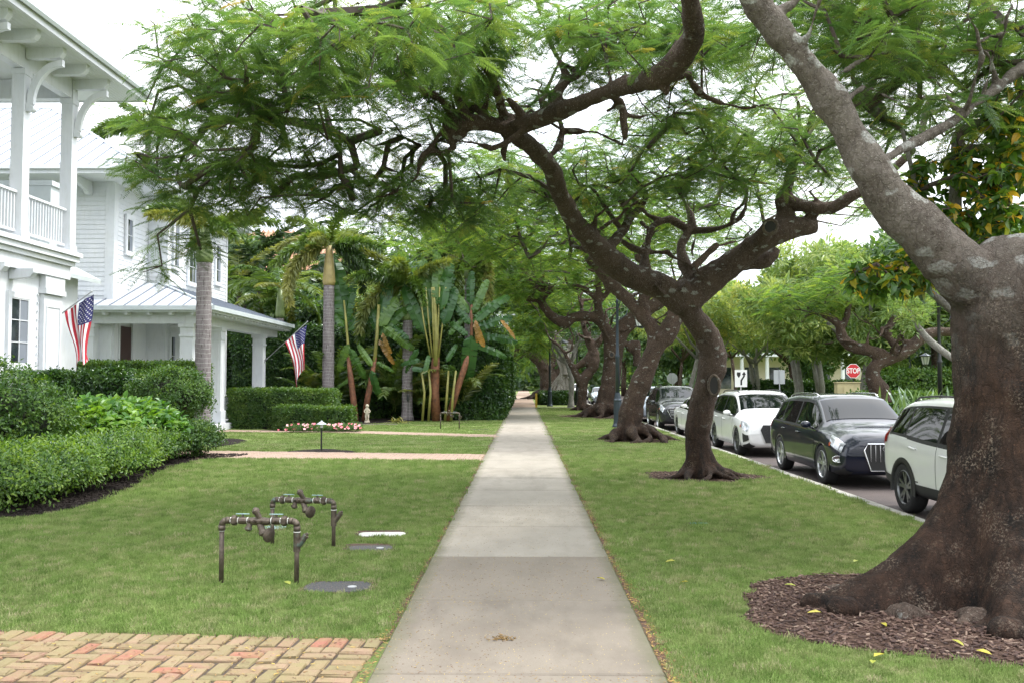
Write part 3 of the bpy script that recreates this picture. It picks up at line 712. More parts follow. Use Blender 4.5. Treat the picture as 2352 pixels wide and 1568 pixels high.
# ================================================================== TREES
LS = .84
def limb(spec):                      # px, py, Y, width in px -> smooth centre line with radii
    P = [W(a, b, Y) for a, b, Y, w in spec]; r = [w*LS/2*Y/FPX for a, b, Y, w in spec]
    out, rr = [], []
    n = len(P)
    for i in range(n-1):
        p0, p1, p2, p3 = P[max(i-1, 0)], P[i], P[i+1], P[min(i+2, n-1)]
        k = max(2, int((p2-p1).length/.16))
        for j in range(k):
            t = j/k
            q = .5*((2*p1)+(p2-p0)*t+(2*p0-5*p1+4*p2-p3)*t*t+(3*p1-p0-3*p2+p3)*t**3)
            s = t*t*(3-2*t); out.append(q); rr.append(r[i]*(1-s)+r[i+1]*s)
    out.append(P[-1]); rr.append(r[-1]); return out, rr
def knobble(pts, rad, amt=.10, seed=0):
    return [r*(1+amt*noise.noise(Vector((p.x*2.3+seed, p.y*2.3, p.z*2.3)))+amt*.6*noise.noise(Vector((p.x*5, p.y*5+seed, p.z*5)))) for p, r in zip(pts, rad)]

class Tree:
    def __init__(s, name, label, cat, base, group=None):
        s.root = thing(name, label, cat, base, 0, group); s.nodes = []; s.par = []; s.rad = []; s.wood = MB(); s.base = Vector(base); s.nl = 0
    def limb(s, spec, n=12, amt=.1, node=True, flat=None):
        p, r = limb(spec); s.limbP(p, r, n, amt, node)
    def limbP(s, p, r, n=12, amt=.1, node=True):
        r = knobble(p, r, amt, s.nl); s.nl += 3
        s.wood.tube([q-s.base for q in p], r, n, True, 0, .12)
        if node:
            for q, rr in zip(p, r):
                s.nodes.append(np.array(q)); s.par.append(-1); s.rad.append(rr)
    def gnarl(s, n, L=2.0, r0=.055, seed=0, up=.35, zmin=0):
        rs = random.Random(seed+900); N0 = [(q, r) for q, r in zip(s.nodes, s.rad) if r > .035 and q[2] > zmin]
        for k in range(n):
            q, r = rs.choice(N0); p = Vector(q); d = Vector((rs.gauss(0, 1), rs.gauss(0, 1), abs(rs.gauss(0, .7))+up)).normalized(); m = rs.randint(6, 9); a = min(r0*rs.uniform(.6, 1.15), r*.8); pts, rr = [p.copy()], [a*1.3]
            for i in range(m):
                d = (d+Vector((rs.gauss(0, .55), rs.gauss(0, .55), rs.gauss(.04, .38)))).normalized(); p = p+d*L/m*rs.uniform(.6, 1.35); pts.append(p.copy()); rr.append(max(.009, a*(1-.78*(i+1)/m)*rs.uniform(.85, 1.3)))
            s.limbP(pts, rr, 7, .25)
    def trunk(s, mat, voxel=None, smooth=2, bump=.012, name='trunk'):
        o = s.wood.build(name, mat, s.root, True)
        if voxel:
            m = o.modifiers.new('remesh', 'REMESH'); m.mode = 'VOXEL'; m.voxel_size = voxel; m.use_smooth_shade = True
            m = o.modifiers.new('soften', 'SMOOTH'); m.factor = .5; m.iterations = smooth
            tx = bpy.data.textures.new(o.name+'_relief', 'CLOUDS'); tx.noise_scale = .16; tx.noise_depth = 2
            t2 = bpy.data.textures.new(o.name+'_ridges', 'CLOUDS'); t2.noise_scale = .45; t2.noise_depth = 1; m = o.modifiers.new('lumps', 'DISPLACE'); m.texture = t2; m.strength = bump*4; m.mid_level = .6; m.texture_coords = 'LOCAL'
            m = o.modifiers.new('relief', 'DISPLACE'); m.texture = tx; m.strength = bump*2; m.mid_level = .5; m.texture_coords = 'LOCAL'
        s.tr = o; return o
    def grow(s, targets, minr=.10, step=.45, wob=.12, up=0.0, seed=0):
        """thin branches that leave the limbs and reach every target point"""
        rs = random.Random(seed); nodes = [n for n, r in zip(s.nodes, s.rad)]; par = [-1]*len(nodes); limbcost = [0.0]*len(nodes)
        T = sorted(targets, key=lambda t: min(np.linalg.norm(np.array(t)-n) for n in nodes[::2]))
        arr = np.array(nodes); cost = np.array(limbcost); n0 = len(nodes)
        buf = np.zeros((n0+len(T)*30, 3)); buf[:n0] = arr; cb = np.zeros(len(buf)); cnt = n0; par = [-1]*n0; tips = []
        for t in T:
            t = np.array(t); d = np.linalg.norm(buf[:cnt]-t, axis=1); i = int(np.argmin(d+.25*cb[:cnt]))
            k = max(1, min(12, int(d[i]/step))); a = buf[i].copy(); pr = i
            off = np.array([rs.gauss(0, 1), rs.gauss(0, 1), rs.gauss(0, .7)+up])*wob*d[i]
            for j in range(1, k+1):
                u = j/k; q = a+(t-a)*u+off*math.sin(math.pi*u)*.8+np.array([rs.gauss(0, .025) for _ in range(3)])*(1 if j < k else 0)
                if cnt >= len(buf): break
                buf[cnt] = q; cb[cnt] = cb[pr]+d[i]/k; par.append(pr); pr = cnt; cnt += 1
            tips.append(pr)
        n = [0]*cnt
        for tp in tips:
            q = tp
            while q >= n0: n[q] += 1; q = par[q]
        mb = MB(); tipdir = []
        for i in range(n0, cnt):
            a, b = Vector(buf[par[i]])-s.base, Vector(buf[i])-s.base
            if (b-a).length < 1e-4: continue
            rb = .0050*max(1, n[i])**.66; ra = rb if par[i] < n0 else .0050*max(1, n[par[i]])**.66
            mb.tube([a, b], [min(ra*1.05, .06), min(rb, .06)], 5 if n[i] > 3 else 4, False)
        s.tips = [(Vector(buf[tp]), (Vector(buf[tp])-Vector(buf[par[tp]])).normalized() if par[tp] >= 0 else Vector((0, 0, 1))) for tp in tips]
        s.segs = [(Vector(buf[par[i]]), Vector(buf[i]), n[i]) for i in range(n0, cnt)]
        s.twigs = mb
        return s.tips
    def twig_obj(s, mat):
        o = s.twigs.build('branches', mat, s.root); o['kind'] = 'stuff'; return o

def blob(px, py, Y, rx, ry, rY, n, rs):
    out = []
    while len(out) < n:
        a, b, c = rs.uniform(-1, 1), rs.uniform(-1, 1), rs.uniform(-1, 1)
        if a*a+b*b+c*c < 1: out.append(tuple(W(px+a*rx, py+b*ry, Y+c*rY)))
    return out
def wblob(c, r, n, rs, shell=.0):
    out = []
    while len(out) < n:
        a, b, d = rs.uniform(-1, 1), rs.uniform(-1, 1), rs.uniform(-1, 1); q = a*a+b*b+d*d
        if shell < q < 1: out.append((c[0]+a*r[0], c[1]+b*r[1], c[2]+d*r[2]))
    return out

def fronds(tree, meshes, per=9, size=(.32, .52), rs=None, spread=.10, droop=(-.55, .25), parts=0, name='crown', segs=True, mat_part=None):
    P, Q, S = [], [], []
    for p, d in tree.tips:
        n = per+rs.randint(-2, 2); a0 = rs.uniform(0, 6.28)
        for i in range(n):
            a = a0+i*2.4+rs.uniform(-.3, .3); e = rs.uniform(*droop)
            v = Vector((math.cos(a)*math.cos(e), math.sin(a)*math.cos(e), math.sin(e)))+d*.25; v.normalize()
            P.append(p-d*rs.uniform(0, .3)+Vector((rs.gauss(0, spread*.4), rs.gauss(0, spread*.4), rs.gauss(0, spread*.3)))); Q.append(dir_rot(v, rs.uniform(-.35, .35))); S.append(rs.uniform(*size))
    if segs:
        for a, b, n in tree.segs:
            if n <= 2 and rs.random() < .7:
                v = Vector((rs.gauss(0, 1), rs.gauss(0, 1), rs.uniform(-.5, .4))).normalized(); P.append(a.lerp(b, rs.random())); Q.append(dir_rot(v, rs.uniform(-.3, .3))); S.append(rs.uniform(*size))
    idx = list(range(len(P))); 
    if parts:
        idx.sort(key=lambda i: (P[i]-cam.location).length if abs(P[i].x+.013*P[i].y)/P[i].y < .58 else 99)
        for i in idx[:parts]: link('frond', meshes[i % len(meshes)], tree.root, P[i]-tree.base, Q[i], S[i])
        idx = idx[parts:]
    o = scatter(name, [P[i]-tree.base for i in idx], [Q[i] for i in idx], [S[i] for i in idx], meshes, tree.root)
    return o

# ---- the near tree at the right edge
rs = random.Random(21)
T1 = Tree('poinciana_tree', 'huge leaning poinciana tree with dark buttressed trunk at the right edge', 'tree', (4.1, 7.65, 0), 'poinciana trees along the sidewalk')
def trunk_profile(tree, spec, lobes, n=40, zfl=1.3):
    """wide trunk whose foot spreads into buttress lobes; spec: (z, x, y, r)"""
    zs = [s_[0] for s_ in spec]; k = 44; z0, z1 = zs[0], zs[-1]; mb = tree.wood; b = len(mb.v)
    for i in range(k+1):
        z = z0+(z1-z0)*(i/k)**1.25
        x = np.interp(z, zs, [q[1] for q in spec]); y = np.interp(z, zs, [q[2] for q in spec]); r = np.interp(z, zs, [q[3] for q in spec])
        f = max(0, 1-z/zfl)**2.2 if z < zfl else 0
        for j in range(n):
            a = 2*math.pi*j/n; rr = r*(1+.05*noise.noise(Vector((math.cos(a)*1.5, math.sin(a)*1.5, z*.8))))
            for la, lw, lh in lobes:
                dd = abs((a-R(la)+math.pi) % (2*math.pi)-math.pi); rr += lh*f*math.exp(-(dd/lw)**2)
            rr -= .05*r*(.5+.5*math.cos(a*5+1.3))*(1 if z < 1.6 else .4)
            mb.v.append((x+rr*math.cos(a)-tree.base.x, y+rr*math.sin(a)-tree.base.y, z-tree.base.z))
    for i in range(k):
        for j in range(n):
            p, q = b+i*n+j, b+i*n+(j+1) % n; mb.f.append((p, q, q+n, p+n)); mb.m.append(0)
    mb.f.append(tuple(b+j for j in range(n-1, -1, -1))); mb.m.append(0); mb.f.append(tuple(b+k*n+j for j in range(n))); mb.m.append(0)
trunk_profile(T1, [(-.08, 4.15, 7.65, .74), (.35, 4.15, 7.65, .68), (.9, 4.12, 7.65, .60), (1.5, 4.13, 7.65, .54), (2.1, 4.13, 7.65, .52), (2.6, 4.12, 7.65, .50), (2.85, 4.16, 7.65, .42), (3.0, 4.2, 7.65, .28)],
              [(187, .26, 1.25), (236, .30, .60), (283, .30, .50), (130, .3, .7), (330, .3, .7), (40, .4, .5)], 60, 1.25)
T1.limb([(2285, 690, 7.65, 180), (2215, 630, 7.62, 176), (2125, 540, 7.6, 152), (2035, 445, 7.6, 122), (1978, 355, 7.6, 104), (1935, 275, 7.6, 90), (1872, 178, 7.55, 82), (1797, 83, 7.5, 78), (1728, -10, 7.45, 76), (1650, -120, 7.4, 72), (1600, -260, 7.5, 66)], 20, .08)
T1.limb([(2290, 650, 7.65, 170), (2400, 590, 7.7, 150), (2500, 480, 7.8, 130), (2590, 330, 8, 110), (2640, 150, 8.3, 95), (2650, -80, 8.6, 80)], 16)
T1.limb([(1990, 395, 7.65, 56), (2035, 365, 7.8, 40), (2110, 322, 8.1, 36), (2190, 278, 8.4, 33), (2240, 240, 8.7, 26), (2330, 170, 9.2, 28), (2420, 90, 9.7, 22)], 10, .16)
T1.limb([(2205, 268, 8.5, 22), (2170, 210, 8.8, 17), (2130, 172, 9.1, 13), (2085, 168, 9.4, 9)], 7, .15)
T1.limb([(1880, 215, 7.55, 30), (1915, 180, 7.7, 20), (1975, 142, 8.0, 15), (2040, 120, 8.4, 10), (2110, 130, 8.8, 7)], 7, .1)
T1.limb([(1925, 250, 7.6, 24), (1985, 200, 7.9, 14), (2040, 225, 8.2, 11), (2090, 238, 8.5, 8)], 6, .1)
for i, (a, zz, L, r0) in enumerate([(187, .42, 1.50, .17), (234, .26, 1.0, .15), (212, .16, 1.1, .08), (286, .15, .95, .12), (172, .2, 1.4, .10), (140, .2, 1.5, .14)]):
    pts, rr = [], []; rsr = random.Random(40+i); a_ = R(a)
    for k in range(9):
        u = k/8; d = .35+L*u; aa = a_+.18*math.sin(u*4+i); pts.append(Vector((4.15+d*math.cos(aa), 7.65+d*math.sin(aa), zz*(1-u)**1.6+.01-.05*u+.02*math.sin(u*9+i)))); rr.append(r0*(1-u*.86)*(1+.15*math.sin(u*9+i)))
    T1.limbP(pts, rr, 9, .25, False)
for (a, d, r0) in [(247, 1.13, .13), (270, 1.0, .12), (236, 1.35, .09), (196, 1.75, .10), (188, 1.85, .08), (284, 1.15, .13)]:
    a_ = R(a); c = Vector((4.15+d*math.cos(a_), 7.65+d*math.sin(a_), .02)); T1.limbP([c+Vector((-.12, 0, 0)), c+Vector((-.05, .02, .035)), c+Vector((.06, .02, .03)), c+Vector((.14, .03, -.02))], [r0*.5, r0, r0*.9, r0*.5], 9, .4, False)
T1.gnarl(10, 1.6, .045, 1, zmin=4.2)
T1.trunk(M['bark1'], .022, 3, .018)
tg = blob(1900, 60, 9.5, 330, 140, 2.2, 60, rs)+blob(2180, 170, 11, 330, 200, 2.6, 130, rs)+blob(1900, 330, 14, 160, 130, 2, 40, rs)+wblob((6.5, 9.5, 7.0), (4.5, 4.2, 1.3), 120, rs)+blob(2050, -60, 9, 400, 120, 2, 40, rs)
for i, (px, py, r0, L) in enumerate(((2085, 1412, .085, .34), (2165, 1392, .06, .26), (2240, 1425, .10, .36), (2335, 1452, .09, .40), (1920, 1352, .05, .22))):
    g = G(px, py, 0); rsr = random.Random(60+i); mb = MB(); a_ = rsr.uniform(-.6, .6)
    for q in range(2):
        pts = [Vector((g.x-4.1+(u-.5)*L*math.cos(a_+q*1.3)+rsr.uniform(-.02, .02), g.y-7.65+(u-.5)*L*math.sin(a_+q*1.3), r0*.18*math.sin(math.pi*u)-.02)) for u in (0, .2, .4, .6, .8, 1)]; mb.tube(pts, [r0*k_*(1+rsr.uniform(-.2, .2)) for k_ in (.4, .8, 1, .9, .75, .35)], 12, True, 0, .5)
    o = mb.build('root', M['rootpale'], T1.root, True); m_ = o.modifiers.new('remesh', 'REMESH'); m_.mode = 'VOXEL'; m_.voxel_size = .012; m_.use_smooth_shade = True; m_ = o.modifiers.new('relief', 'DISPLACE'); tx = bpy.data.textures.new('root_relief', 'CLOUDS'); tx.noise_scale = .06; m_.texture = tx; m_.strength = .03
T1.grow(tg, seed=1); T1.twig_obj(M['twig']); fronds(T1, FROND, 13, (.24, .42), rs, parts=100, droop=(-.45, .25), spread=.2)

# ---- second tree, whose long limb swings back over the sidewalk
LS = .82
T2 = Tree('poinciana_tree', 'poinciana tree with a hollow knot whose long limb arches over the sidewalk', 'tree', (3.35, 17.2, 0), 'poinciana trees along the sidewalk')
trunk_profile(T2, [(-.05, 3.33, 17.2, .34), (.3, 3.30, 17.2, .28), (.8, 3.24, 17.2, .245), (1.5, 3.36, 17.2, .25), (1.75, 3.45, 17.2, .255)], [(200, .32, .34), (265, .28, .16), (330, .32, .42), (20, .4, .3), (120, .4, .3)], 30, .6)
T2.limb([(1612, 930, 17.2, 70), (1628, 870, 17.2, 74), (1638, 815, 17.2, 78), (1624, 770, 17.2, 70), (1596, 735, 17.1, 66), (1570, 690, 17, 86), (1550, 660, 16.9, 80)], 18, .12)
T2.limb([(1572, 700, 17, 84), (1520, 662, 16.9, 78), (1450, 632, 16.6, 76), (1395, 592, 16.2, 70), (1350, 545, 15.7, 62), (1310, 495, 15.1, 54), (1285, 440, 14.4, 52), (1268, 395, 13.8, 52), (1235, 350, 13.2, 52), (1195, 318, 12.7, 54), (1160, 297, 12.4, 54)], 16, .07)
T2.limb([(1165, 300, 12.4, 52), (1215, 285, 12.1, 50), (1280, 258, 11.6, 50), (1345, 232, 11, 50), (1405, 208, 10.5, 52), (1440, 196, 10.2, 60), (1482, 184, 9.8, 60), (1515, 178, 9.5, 66), (1556, 138, 9.2, 62), (1588, 92, 8.9, 66), (1592, 40, 8.6, 64), (1578, -30, 8.3, 62), (1560, -150, 8, 55)], 16, .12)
T2.limb([(1515, 170, 9.5, 50), (1525, 195, 9.5, 36), (1532, 218, 9.5, 14)], 8, .1, False)
T2.limb([(1175, 300, 12.4, 50), (1125, 285, 12.2, 46), (1075, 282, 12, 46), (1040, 296, 11.9, 38), (1028, 315, 11.9, 26), (1042, 338, 11.9, 24), (1015, 352, 11.8, 20), (985, 350, 11.8, 22), (965, 372, 11.7, 20), (958, 405, 11.7, 15), (930, 430, 11.6, 11), (880, 452, 11.5, 8), (810, 458, 11.4, 6)], 11, .22)
T2.limb([(1050, 288, 12, 32), (1030, 250, 11.8, 30), (1005, 225, 11.5, 24), (960, 205, 11.2, 16), (880, 200, 10.8, 13), (790, 220, 10.4, 11), (700, 250, 10.2, 8), (590, 270, 10, 6)], 9, .2)
T2.limb([(1165, 285, 12.4, 34), (1148, 235, 12.1, 32), (1132, 180, 11.7, 30), (1100, 130, 11.2, 29), (1062, 98, 10.8, 27), (1020, 75, 10.3, 24), (975, 35, 9.8, 22), (930, -20, 9.3, 20), (870, -120, 8.8, 15)], 11, .12)
T2.limb([(1215, 285, 12.2, 34), (1190, 255, 12.1, 26), (1165, 225, 12, 16)], 9, .1)
T2.limb([(1290, 255, 11.7, 50), (1278, 215, 11.8, 36), (1300, 185, 11.9, 34), (1290, 150, 12, 20), (1262, 95, 12.2, 15), (1240, 30, 12.4, 11), (1225, -50, 12.5, 9)], 10, .18)
T2.limb([(1300, 190, 11.9, 24), (1340, 165, 12, 18), (1320, 120, 12, 13), (1290, 60, 12.1, 9), (1280, 10, 12, 7)], 8, .15)
T2.limb([(1385, 215, 10.7, 34), (1425, 235, 10.8, 28), (1432, 275, 10.8, 22), (1437, 322, 10.8, 11)], 9, .15, False)
T2.limb([(1420, 240, 10.8, 22), (1390, 258, 10.9, 17)], 8, .1, False)
T2.limb([(1435, 262, 10.8, 18), (1470, 270, 10.9, 13), (1520, 252, 11, 10), (1590, 228, 11.1, 9), (1625, 215, 11.2, 6)], 8, .2)
T2.limb([(1405, 195, 10.5, 20), (1392, 130, 10.6, 14), (1395, 75, 10.8, 12), (1420, 50, 11, 10)], 7, .12)
T2.limb([(1580, 690, 17, 80), (1640, 640, 16.9, 72), (1700, 592, 16.7, 70), (1752, 552, 16.5, 70), (1800, 530, 16.4, 66), (1850, 520, 16.4, 60), (1876, 520, 16.4, 40)], 15, .08)
T2.limb([(1735, 560, 16.5, 50), (1768, 522, 16.0, 44)], 14, .04, False)
T2.limb([(1760, 550, 16.5, 64), (1808, 500, 16.5, 54), (1796, 462, 16.5, 40), (1808, 430, 16.4, 30), (1822, 370, 16.2, 26), (1848, 320, 15.9, 24), (1868, 262, 15.6, 20), (1900, 180, 15.2, 14)], 10, .12)
T2.limb([(1800, 455, 16.5, 36), (1850, 475, 16.3, 38), (1905, 478, 16.2, 40), (1960, 450, 16, 34), (2040, 400, 15.8, 28), (2100, 340, 15.6, 20)], 10, .12)
T2.limb([(1600, 640, 16.9, 44), (1640, 612, 16.9, 42), (1700, 605, 16.9, 42), (1760, 598, 16.9, 44), (1785, 570, 16.9, 26)], 10, .22)
T2.limb([(1590, 650, 17.1, 42), (1570, 600, 17.4, 34), (1565, 560, 17.6, 30), (1590, 520, 17.7, 26), (1575, 470, 17.8, 17), (1545, 430, 18, 13), (1500, 395, 18.2, 9)], 9, .12)
T2.limb([(1580, 530, 17.7, 26), (1540, 505, 17.6, 26), (1500, 520, 17.4, 22), (1488, 560, 17.3, 22), (1480, 600, 17.1, 24), (1470, 625, 16.8, 26)], 9, .15)
T2.limb([(1590, 530, 17.7, 22), (1650, 525, 17.5, 18), (1700, 500, 17.4, 16), (1715, 455, 17.3, 15), (1690, 400, 17.2, 12)], 8, .15)
T2.limb([(1380, 580, 16, 44), (1420, 545, 16.4, 34), (1445, 500, 16.8, 30), (1425, 455, 17, 20), (1375, 425, 17.2, 14), (1320, 435, 17.3, 10), (1270, 440, 17.3, 7)], 9, .14)
T2.limb([(1440, 510, 16.8, 26), (1475, 470, 17, 18), (1485, 440, 17.1, 12), (1440, 400, 17.2, 9)], 8, .14)
T2.limb([(1165, 320, 12.5, 26), (1155, 350, 12.5, 22), (1160, 372, 12.5, 10)], 8, .2, False)
for i, a in enumerate((200, 265, 330, 20, 235, 300)):
    pts, rr = [], []
    for k in range(6):
        u = k/5; d = .25+.75*u; aa = R(a)+.2*math.sin(u*4+i); pts.append(Vector((3.35+d*math.cos(aa), 17.2+d*math.sin(aa), .16*(1-u)**1.5+.02-.05*u))); rr.append(.09*(1-u*.7))
    T2.limbP(pts, rr, 8, .25, False)
T2.gnarl(34, 2.0, .06, 2, zmin=2.6)
T2.trunk(M['bark2'], .024, 1, .015)
# hollow knots: callus ring round a flat disc, hole's shade put into its colour
def knot(tree, px, py, Y, wpx, hpx, nrm=None, hole=True):
    c = W(px, py, Y); n = (nrm or (cam.location-c)).normalized(); q = n.to_track_quat('Z', 'Y').to_matrix()
    w, h = wpx/2*Y/FPX, hpx/2*Y/FPX; mb = MB(); N_ = 18
    ringp = [c+q @ Vector((w*math.cos(2*math.pi*i/N_), h*math.sin(2*math.pi*i/N_), 0)) for i in range(N_+1)]
    mb.tube([p-n*min(w, h)*.12-tree.base for p in ringp], [min(w, h)*.30*(1+.45*noise.noise(p*11)) for p in ringp], 8, False)
    k = mb.build('knot', M['barkknot'], tree.root, True)
    m2 = MB(); m2.add([c+n*min(w, h)*.08+q @ Vector((w*.85*math.cos(2*math.pi*i/N_), h*.85*math.sin(2*math.pi*i/N_), 0))-tree.base for i in range(N_)], [tuple(range(N_))]); m2.build('hollow', M['dark'], k)
knot(T2, 1769, 521, 15.80, 30, 32)
knot(T2, 1640, 884, 16.86, 24, 46)
rs = random.Random(5)
tg = (blob(600, 110, 10.5, 300, 170, 2.4, 105, rs)+blob(520, 310, 11.2, 240, 140, 2.2, 82, rs)+blob(760, 120, 10, 240, 150, 2, 50, rs)+blob(430, 420, 12, 120, 90, 1.4, 24, rs)
      +blob(640, 410, 12.3, 200, 90, 1.8, 60, rs)+blob(850, 440, 12.5, 160, 70, 1.8, 40, rs)+blob(1040, 460, 13.5, 110, 65, 1.6, 36, rs)+blob(330, 320, 11.8, 80, 90, 1, 20, rs)+blob(410, 540, 12, 80, 50, .8, 8, rs)
      +blob(350, 600, 11.8, 30, 40, .4, 3, rs)+blob(1200, 70, 12.5, 260, 150, 2.2, 85, rs)+blob(1450, 60, 11, 220, 110, 2, 60, rs)+blob(1010, 180, 12.5, 150, 100, 1.6, 34, rs)
      +blob(900, 60, 8.8, 260, 120, 1.4, 40, rs)+blob(1520, 350, 16, 260, 110, 2.4, 110, rs)+blob(1740, 330, 16, 200, 120, 2.2, 95, rs)+blob(1330, 430, 17, 180, 90, 2, 75, rs)+blob(1130, 420, 16, 120, 80, 2, 40, rs)+blob(1560, 250, 13.5, 170, 50, 1.5, 22, rs)+blob(930, 320, 13, 150, 90, 1.5, 26, rs)+blob(1000, 100, 11.5, 160, 110, 1.5, 30, rs)+blob(1660, 170, 14, 110, 110, 2, 34, rs)+blob(700, 250, 11.5, 300, 120, 2, 40, rs)+blob(1120, 230, 14, 150, 70, 1.6, 44, rs)+blob(1480, 90, 13, 170, 110, 2, 44, rs)+blob(1640, 90, 13, 90, 90, 1.6, 26, rs)+blob(1250, 380, 18, 120, 80, 2, 34, rs)+blob(560, 450, 12, 180, 60, 1.4, 10, rs)+wblob((7.2, 17, 7.8), (3.6, 4.5, 1.3), 90, rs))
T2.grow(tg, seed=2); T2.twig_obj(M['twig']); fronds(T2, FROND, 10, (.26, .43), rs, parts=230, droop=(-.5, .2), spread=.2)

# ---- further trees of the row
def row_tree(label, base, limbs, mat, blobs, seed, voxel=.05, roots=True, per=8, size=(.5, .8), tm=None, name='poinciana_tree', group='poinciana trees along the sidewalk', far=None, twigmin=None):
    t = Tree(name, label, 'tree', base, group); rs = random.Random(seed)
    for l in limbs: t.limb(l, 12, .12)
    if roots:
        r0 = limbs[0][0][3]/2*limbs[0][0][2]/FPX
        for i in range(9):
            pts, rr = [], []; a = R(i*40+rs.uniform(-10, 10)); L = r0*rs.uniform(1.3, 2.3)
            for k in range(6):
                u = k/5; d = r0*.5+L*u; aa = a+.4*math.sin(u*3+i); pts.append(t.base+Vector((d*math.cos(aa), d*math.sin(aa), r0*.55*(1-u)**1.4+.03-.08*u))); rr.append(r0*.30*(1-u*.6)*(1+.25*math.sin(u*9+i)))
            t.limbP(pts, rr, 8, .3, False)
    t.gnarl(14, base[1]*.075, .09*(base[1]/40)**.5, seed, zmin=2.5)
    t.trunk(mat, voxel, 1, .02)
    tg = []
    for b in blobs: tg += blob(*b, rs) if len(b) == 7 else wblob(b[0], b[1], b[2], rs)
    t.grow(tg, seed=seed, step=.7); t.twig_obj(M['twig']); fronds(t, far or FRONDF, per+3, (size[0]*.8, size[1]*.85), rs, spread=.45, droop=(-.4, .25))
    return t
LS = .82
T3 = row_tree('leaning poinciana tree with knotted surface roots beside the lamp post', (3.35, 27.8, 0),
    [[(1442, 1012, 27.8, 92), (1446, 970, 27.8, 70), (1458, 915, 27.8, 62), (1478, 865, 27.7, 60), (1500, 810, 27.6, 56), (1532, 765, 27.5, 54), (1555, 720, 27.4, 44)],
     [(1500, 810, 27.6, 46), (1502, 760, 27.8, 44), (1470, 722, 28, 40), (1440, 685, 28.2, 36), (1405, 655, 28.4, 36), (1365, 610, 28.6, 30), (1330, 560, 28.8, 24), (1280, 520, 29, 16)],
     [(1490, 745, 27.8, 34), (1478, 690, 27.9, 34), (1490, 640, 28, 30), (1480, 580, 28, 24), (1500, 520, 28.1, 18)],
     [(1525, 770, 27.6, 42), (1560, 720, 27.8, 36), (1545, 690, 28, 30), (1590, 620, 28, 24), (1650, 560, 28, 18)]],
    M['bark3'], [((1.2, 27.5, 7.0), (5.4, 4.2, 1.7), 230), ((7, 28, 7.8), (5, 5, 1.7), 190), (1150, 520, 28, 150, 70, 3, 70)], 3, .04, size=(.42, .68), per=9)
T4 = row_tree('thick reddish poinciana tree with a pale ringed hollow in its trunk', (4.1, 46, 0),
    [[(1383, 962, 46, 78), (1390, 930, 46, 60), (1402, 880, 46, 54), (1408, 830, 46, 54), (1412, 785, 46, 58), (1440, 745, 46, 48), (1480, 715, 46, 44), (1540, 680, 46, 30)],
     [(1405, 800, 46, 42), (1393, 758, 46, 32), (1372, 733, 46, 30), (1345, 726, 46, 30), (1318, 730, 46, 30), (1297, 742, 46, 34), (1270, 728, 46, 28), (1252, 708, 46, 26), (1243, 690, 46, 22), (1258, 672, 46, 18), (1268, 662, 46, 20), (1240, 650, 46, 17), (1212, 635, 46, 17), (1195, 608, 46, 14), (1175, 570, 46, 11)],
     [(1245, 695, 46, 16), (1228, 690, 46, 13), (1212, 690, 46, 13), (1228, 668, 46, 9), (1205, 640, 46, 9)],
     [(1385, 745, 46, 28), (1372, 700, 46, 24), (1374, 665, 46, 18), (1370, 600, 46, 15)],
     [(1372, 690, 46, 18), (1350, 672, 46, 14), (1325, 655, 46, 12), (1305, 655, 46, 9), (1295, 620, 46, 6)],
     [(1380, 690, 46, 16), (1398, 668, 46, 18), (1400, 640, 46, 12)],
     [(1440, 800, 46, 30), (1462, 790, 46, 26), (1460, 840, 46, 20)]],
    M['bark3'], [((1.0, 44, 8.6), (7.5, 6, 2.4), 300), ((7, 46, 8.8), (4.5, 4, 2.0), 110), (1210, 640, 48, 120, 50, 4, 80)], 4, .07, size=(.6, .95))
knot(T4, 1405, 814, 45.35, 11, 12)
T5 = row_tree('slender dark poinciana tree forking low behind the thick one', (3.75, 56, 0),
    [[(1335, 945, 56, 36), (1338, 905, 56, 26), (1342, 870, 56, 28), (1360, 845, 56, 32), (1364, 812, 56, 34), (1356, 790, 56, 28), (1345, 765, 56, 18), (1338, 735, 56, 14), (1335, 690, 56, 11)],
     [(1338, 885, 56, 24), (1322, 858, 56, 20), (1312, 838, 56, 16), (1290, 800, 56, 9), (1262, 775, 56, 7), (1250, 740, 56, 5)],
     [(1318, 845, 56, 20), (1345, 828, 56, 22), (1362, 800, 56, 18)], [(1365, 800, 56, 22), (1385, 770, 56, 14), (1390, 740, 56, 10)]],
    M['bark3'], [((1.5, 60, 9.6), (8, 7, 3), 220), (1240, 730, 60, 90, 45, 4, 80)], 5, .07, size=(.7, 1.05))
T6 = row_tree('slim pale barked tree standing behind the dark forked poinciana', (3.3, 61, 0),
    [[(1311, 942, 61, 26), (1312, 905, 61, 15), (1312, 865, 61, 15), (1300, 835, 61, 10), (1280, 805, 61, 7)], [(1312, 860, 61, 12), (1315, 820, 61, 10), (1325, 790, 61, 8), (1340, 770, 61, 6)]],
    M['barkgrey'], [((2.5, 62, 8.5), (5, 4, 2), 60), (1235, 790, 66, 55, 40, 4, 40)], 6, .06, roots=False, size=(.8, 1.1), name='pale_tree', group=None)
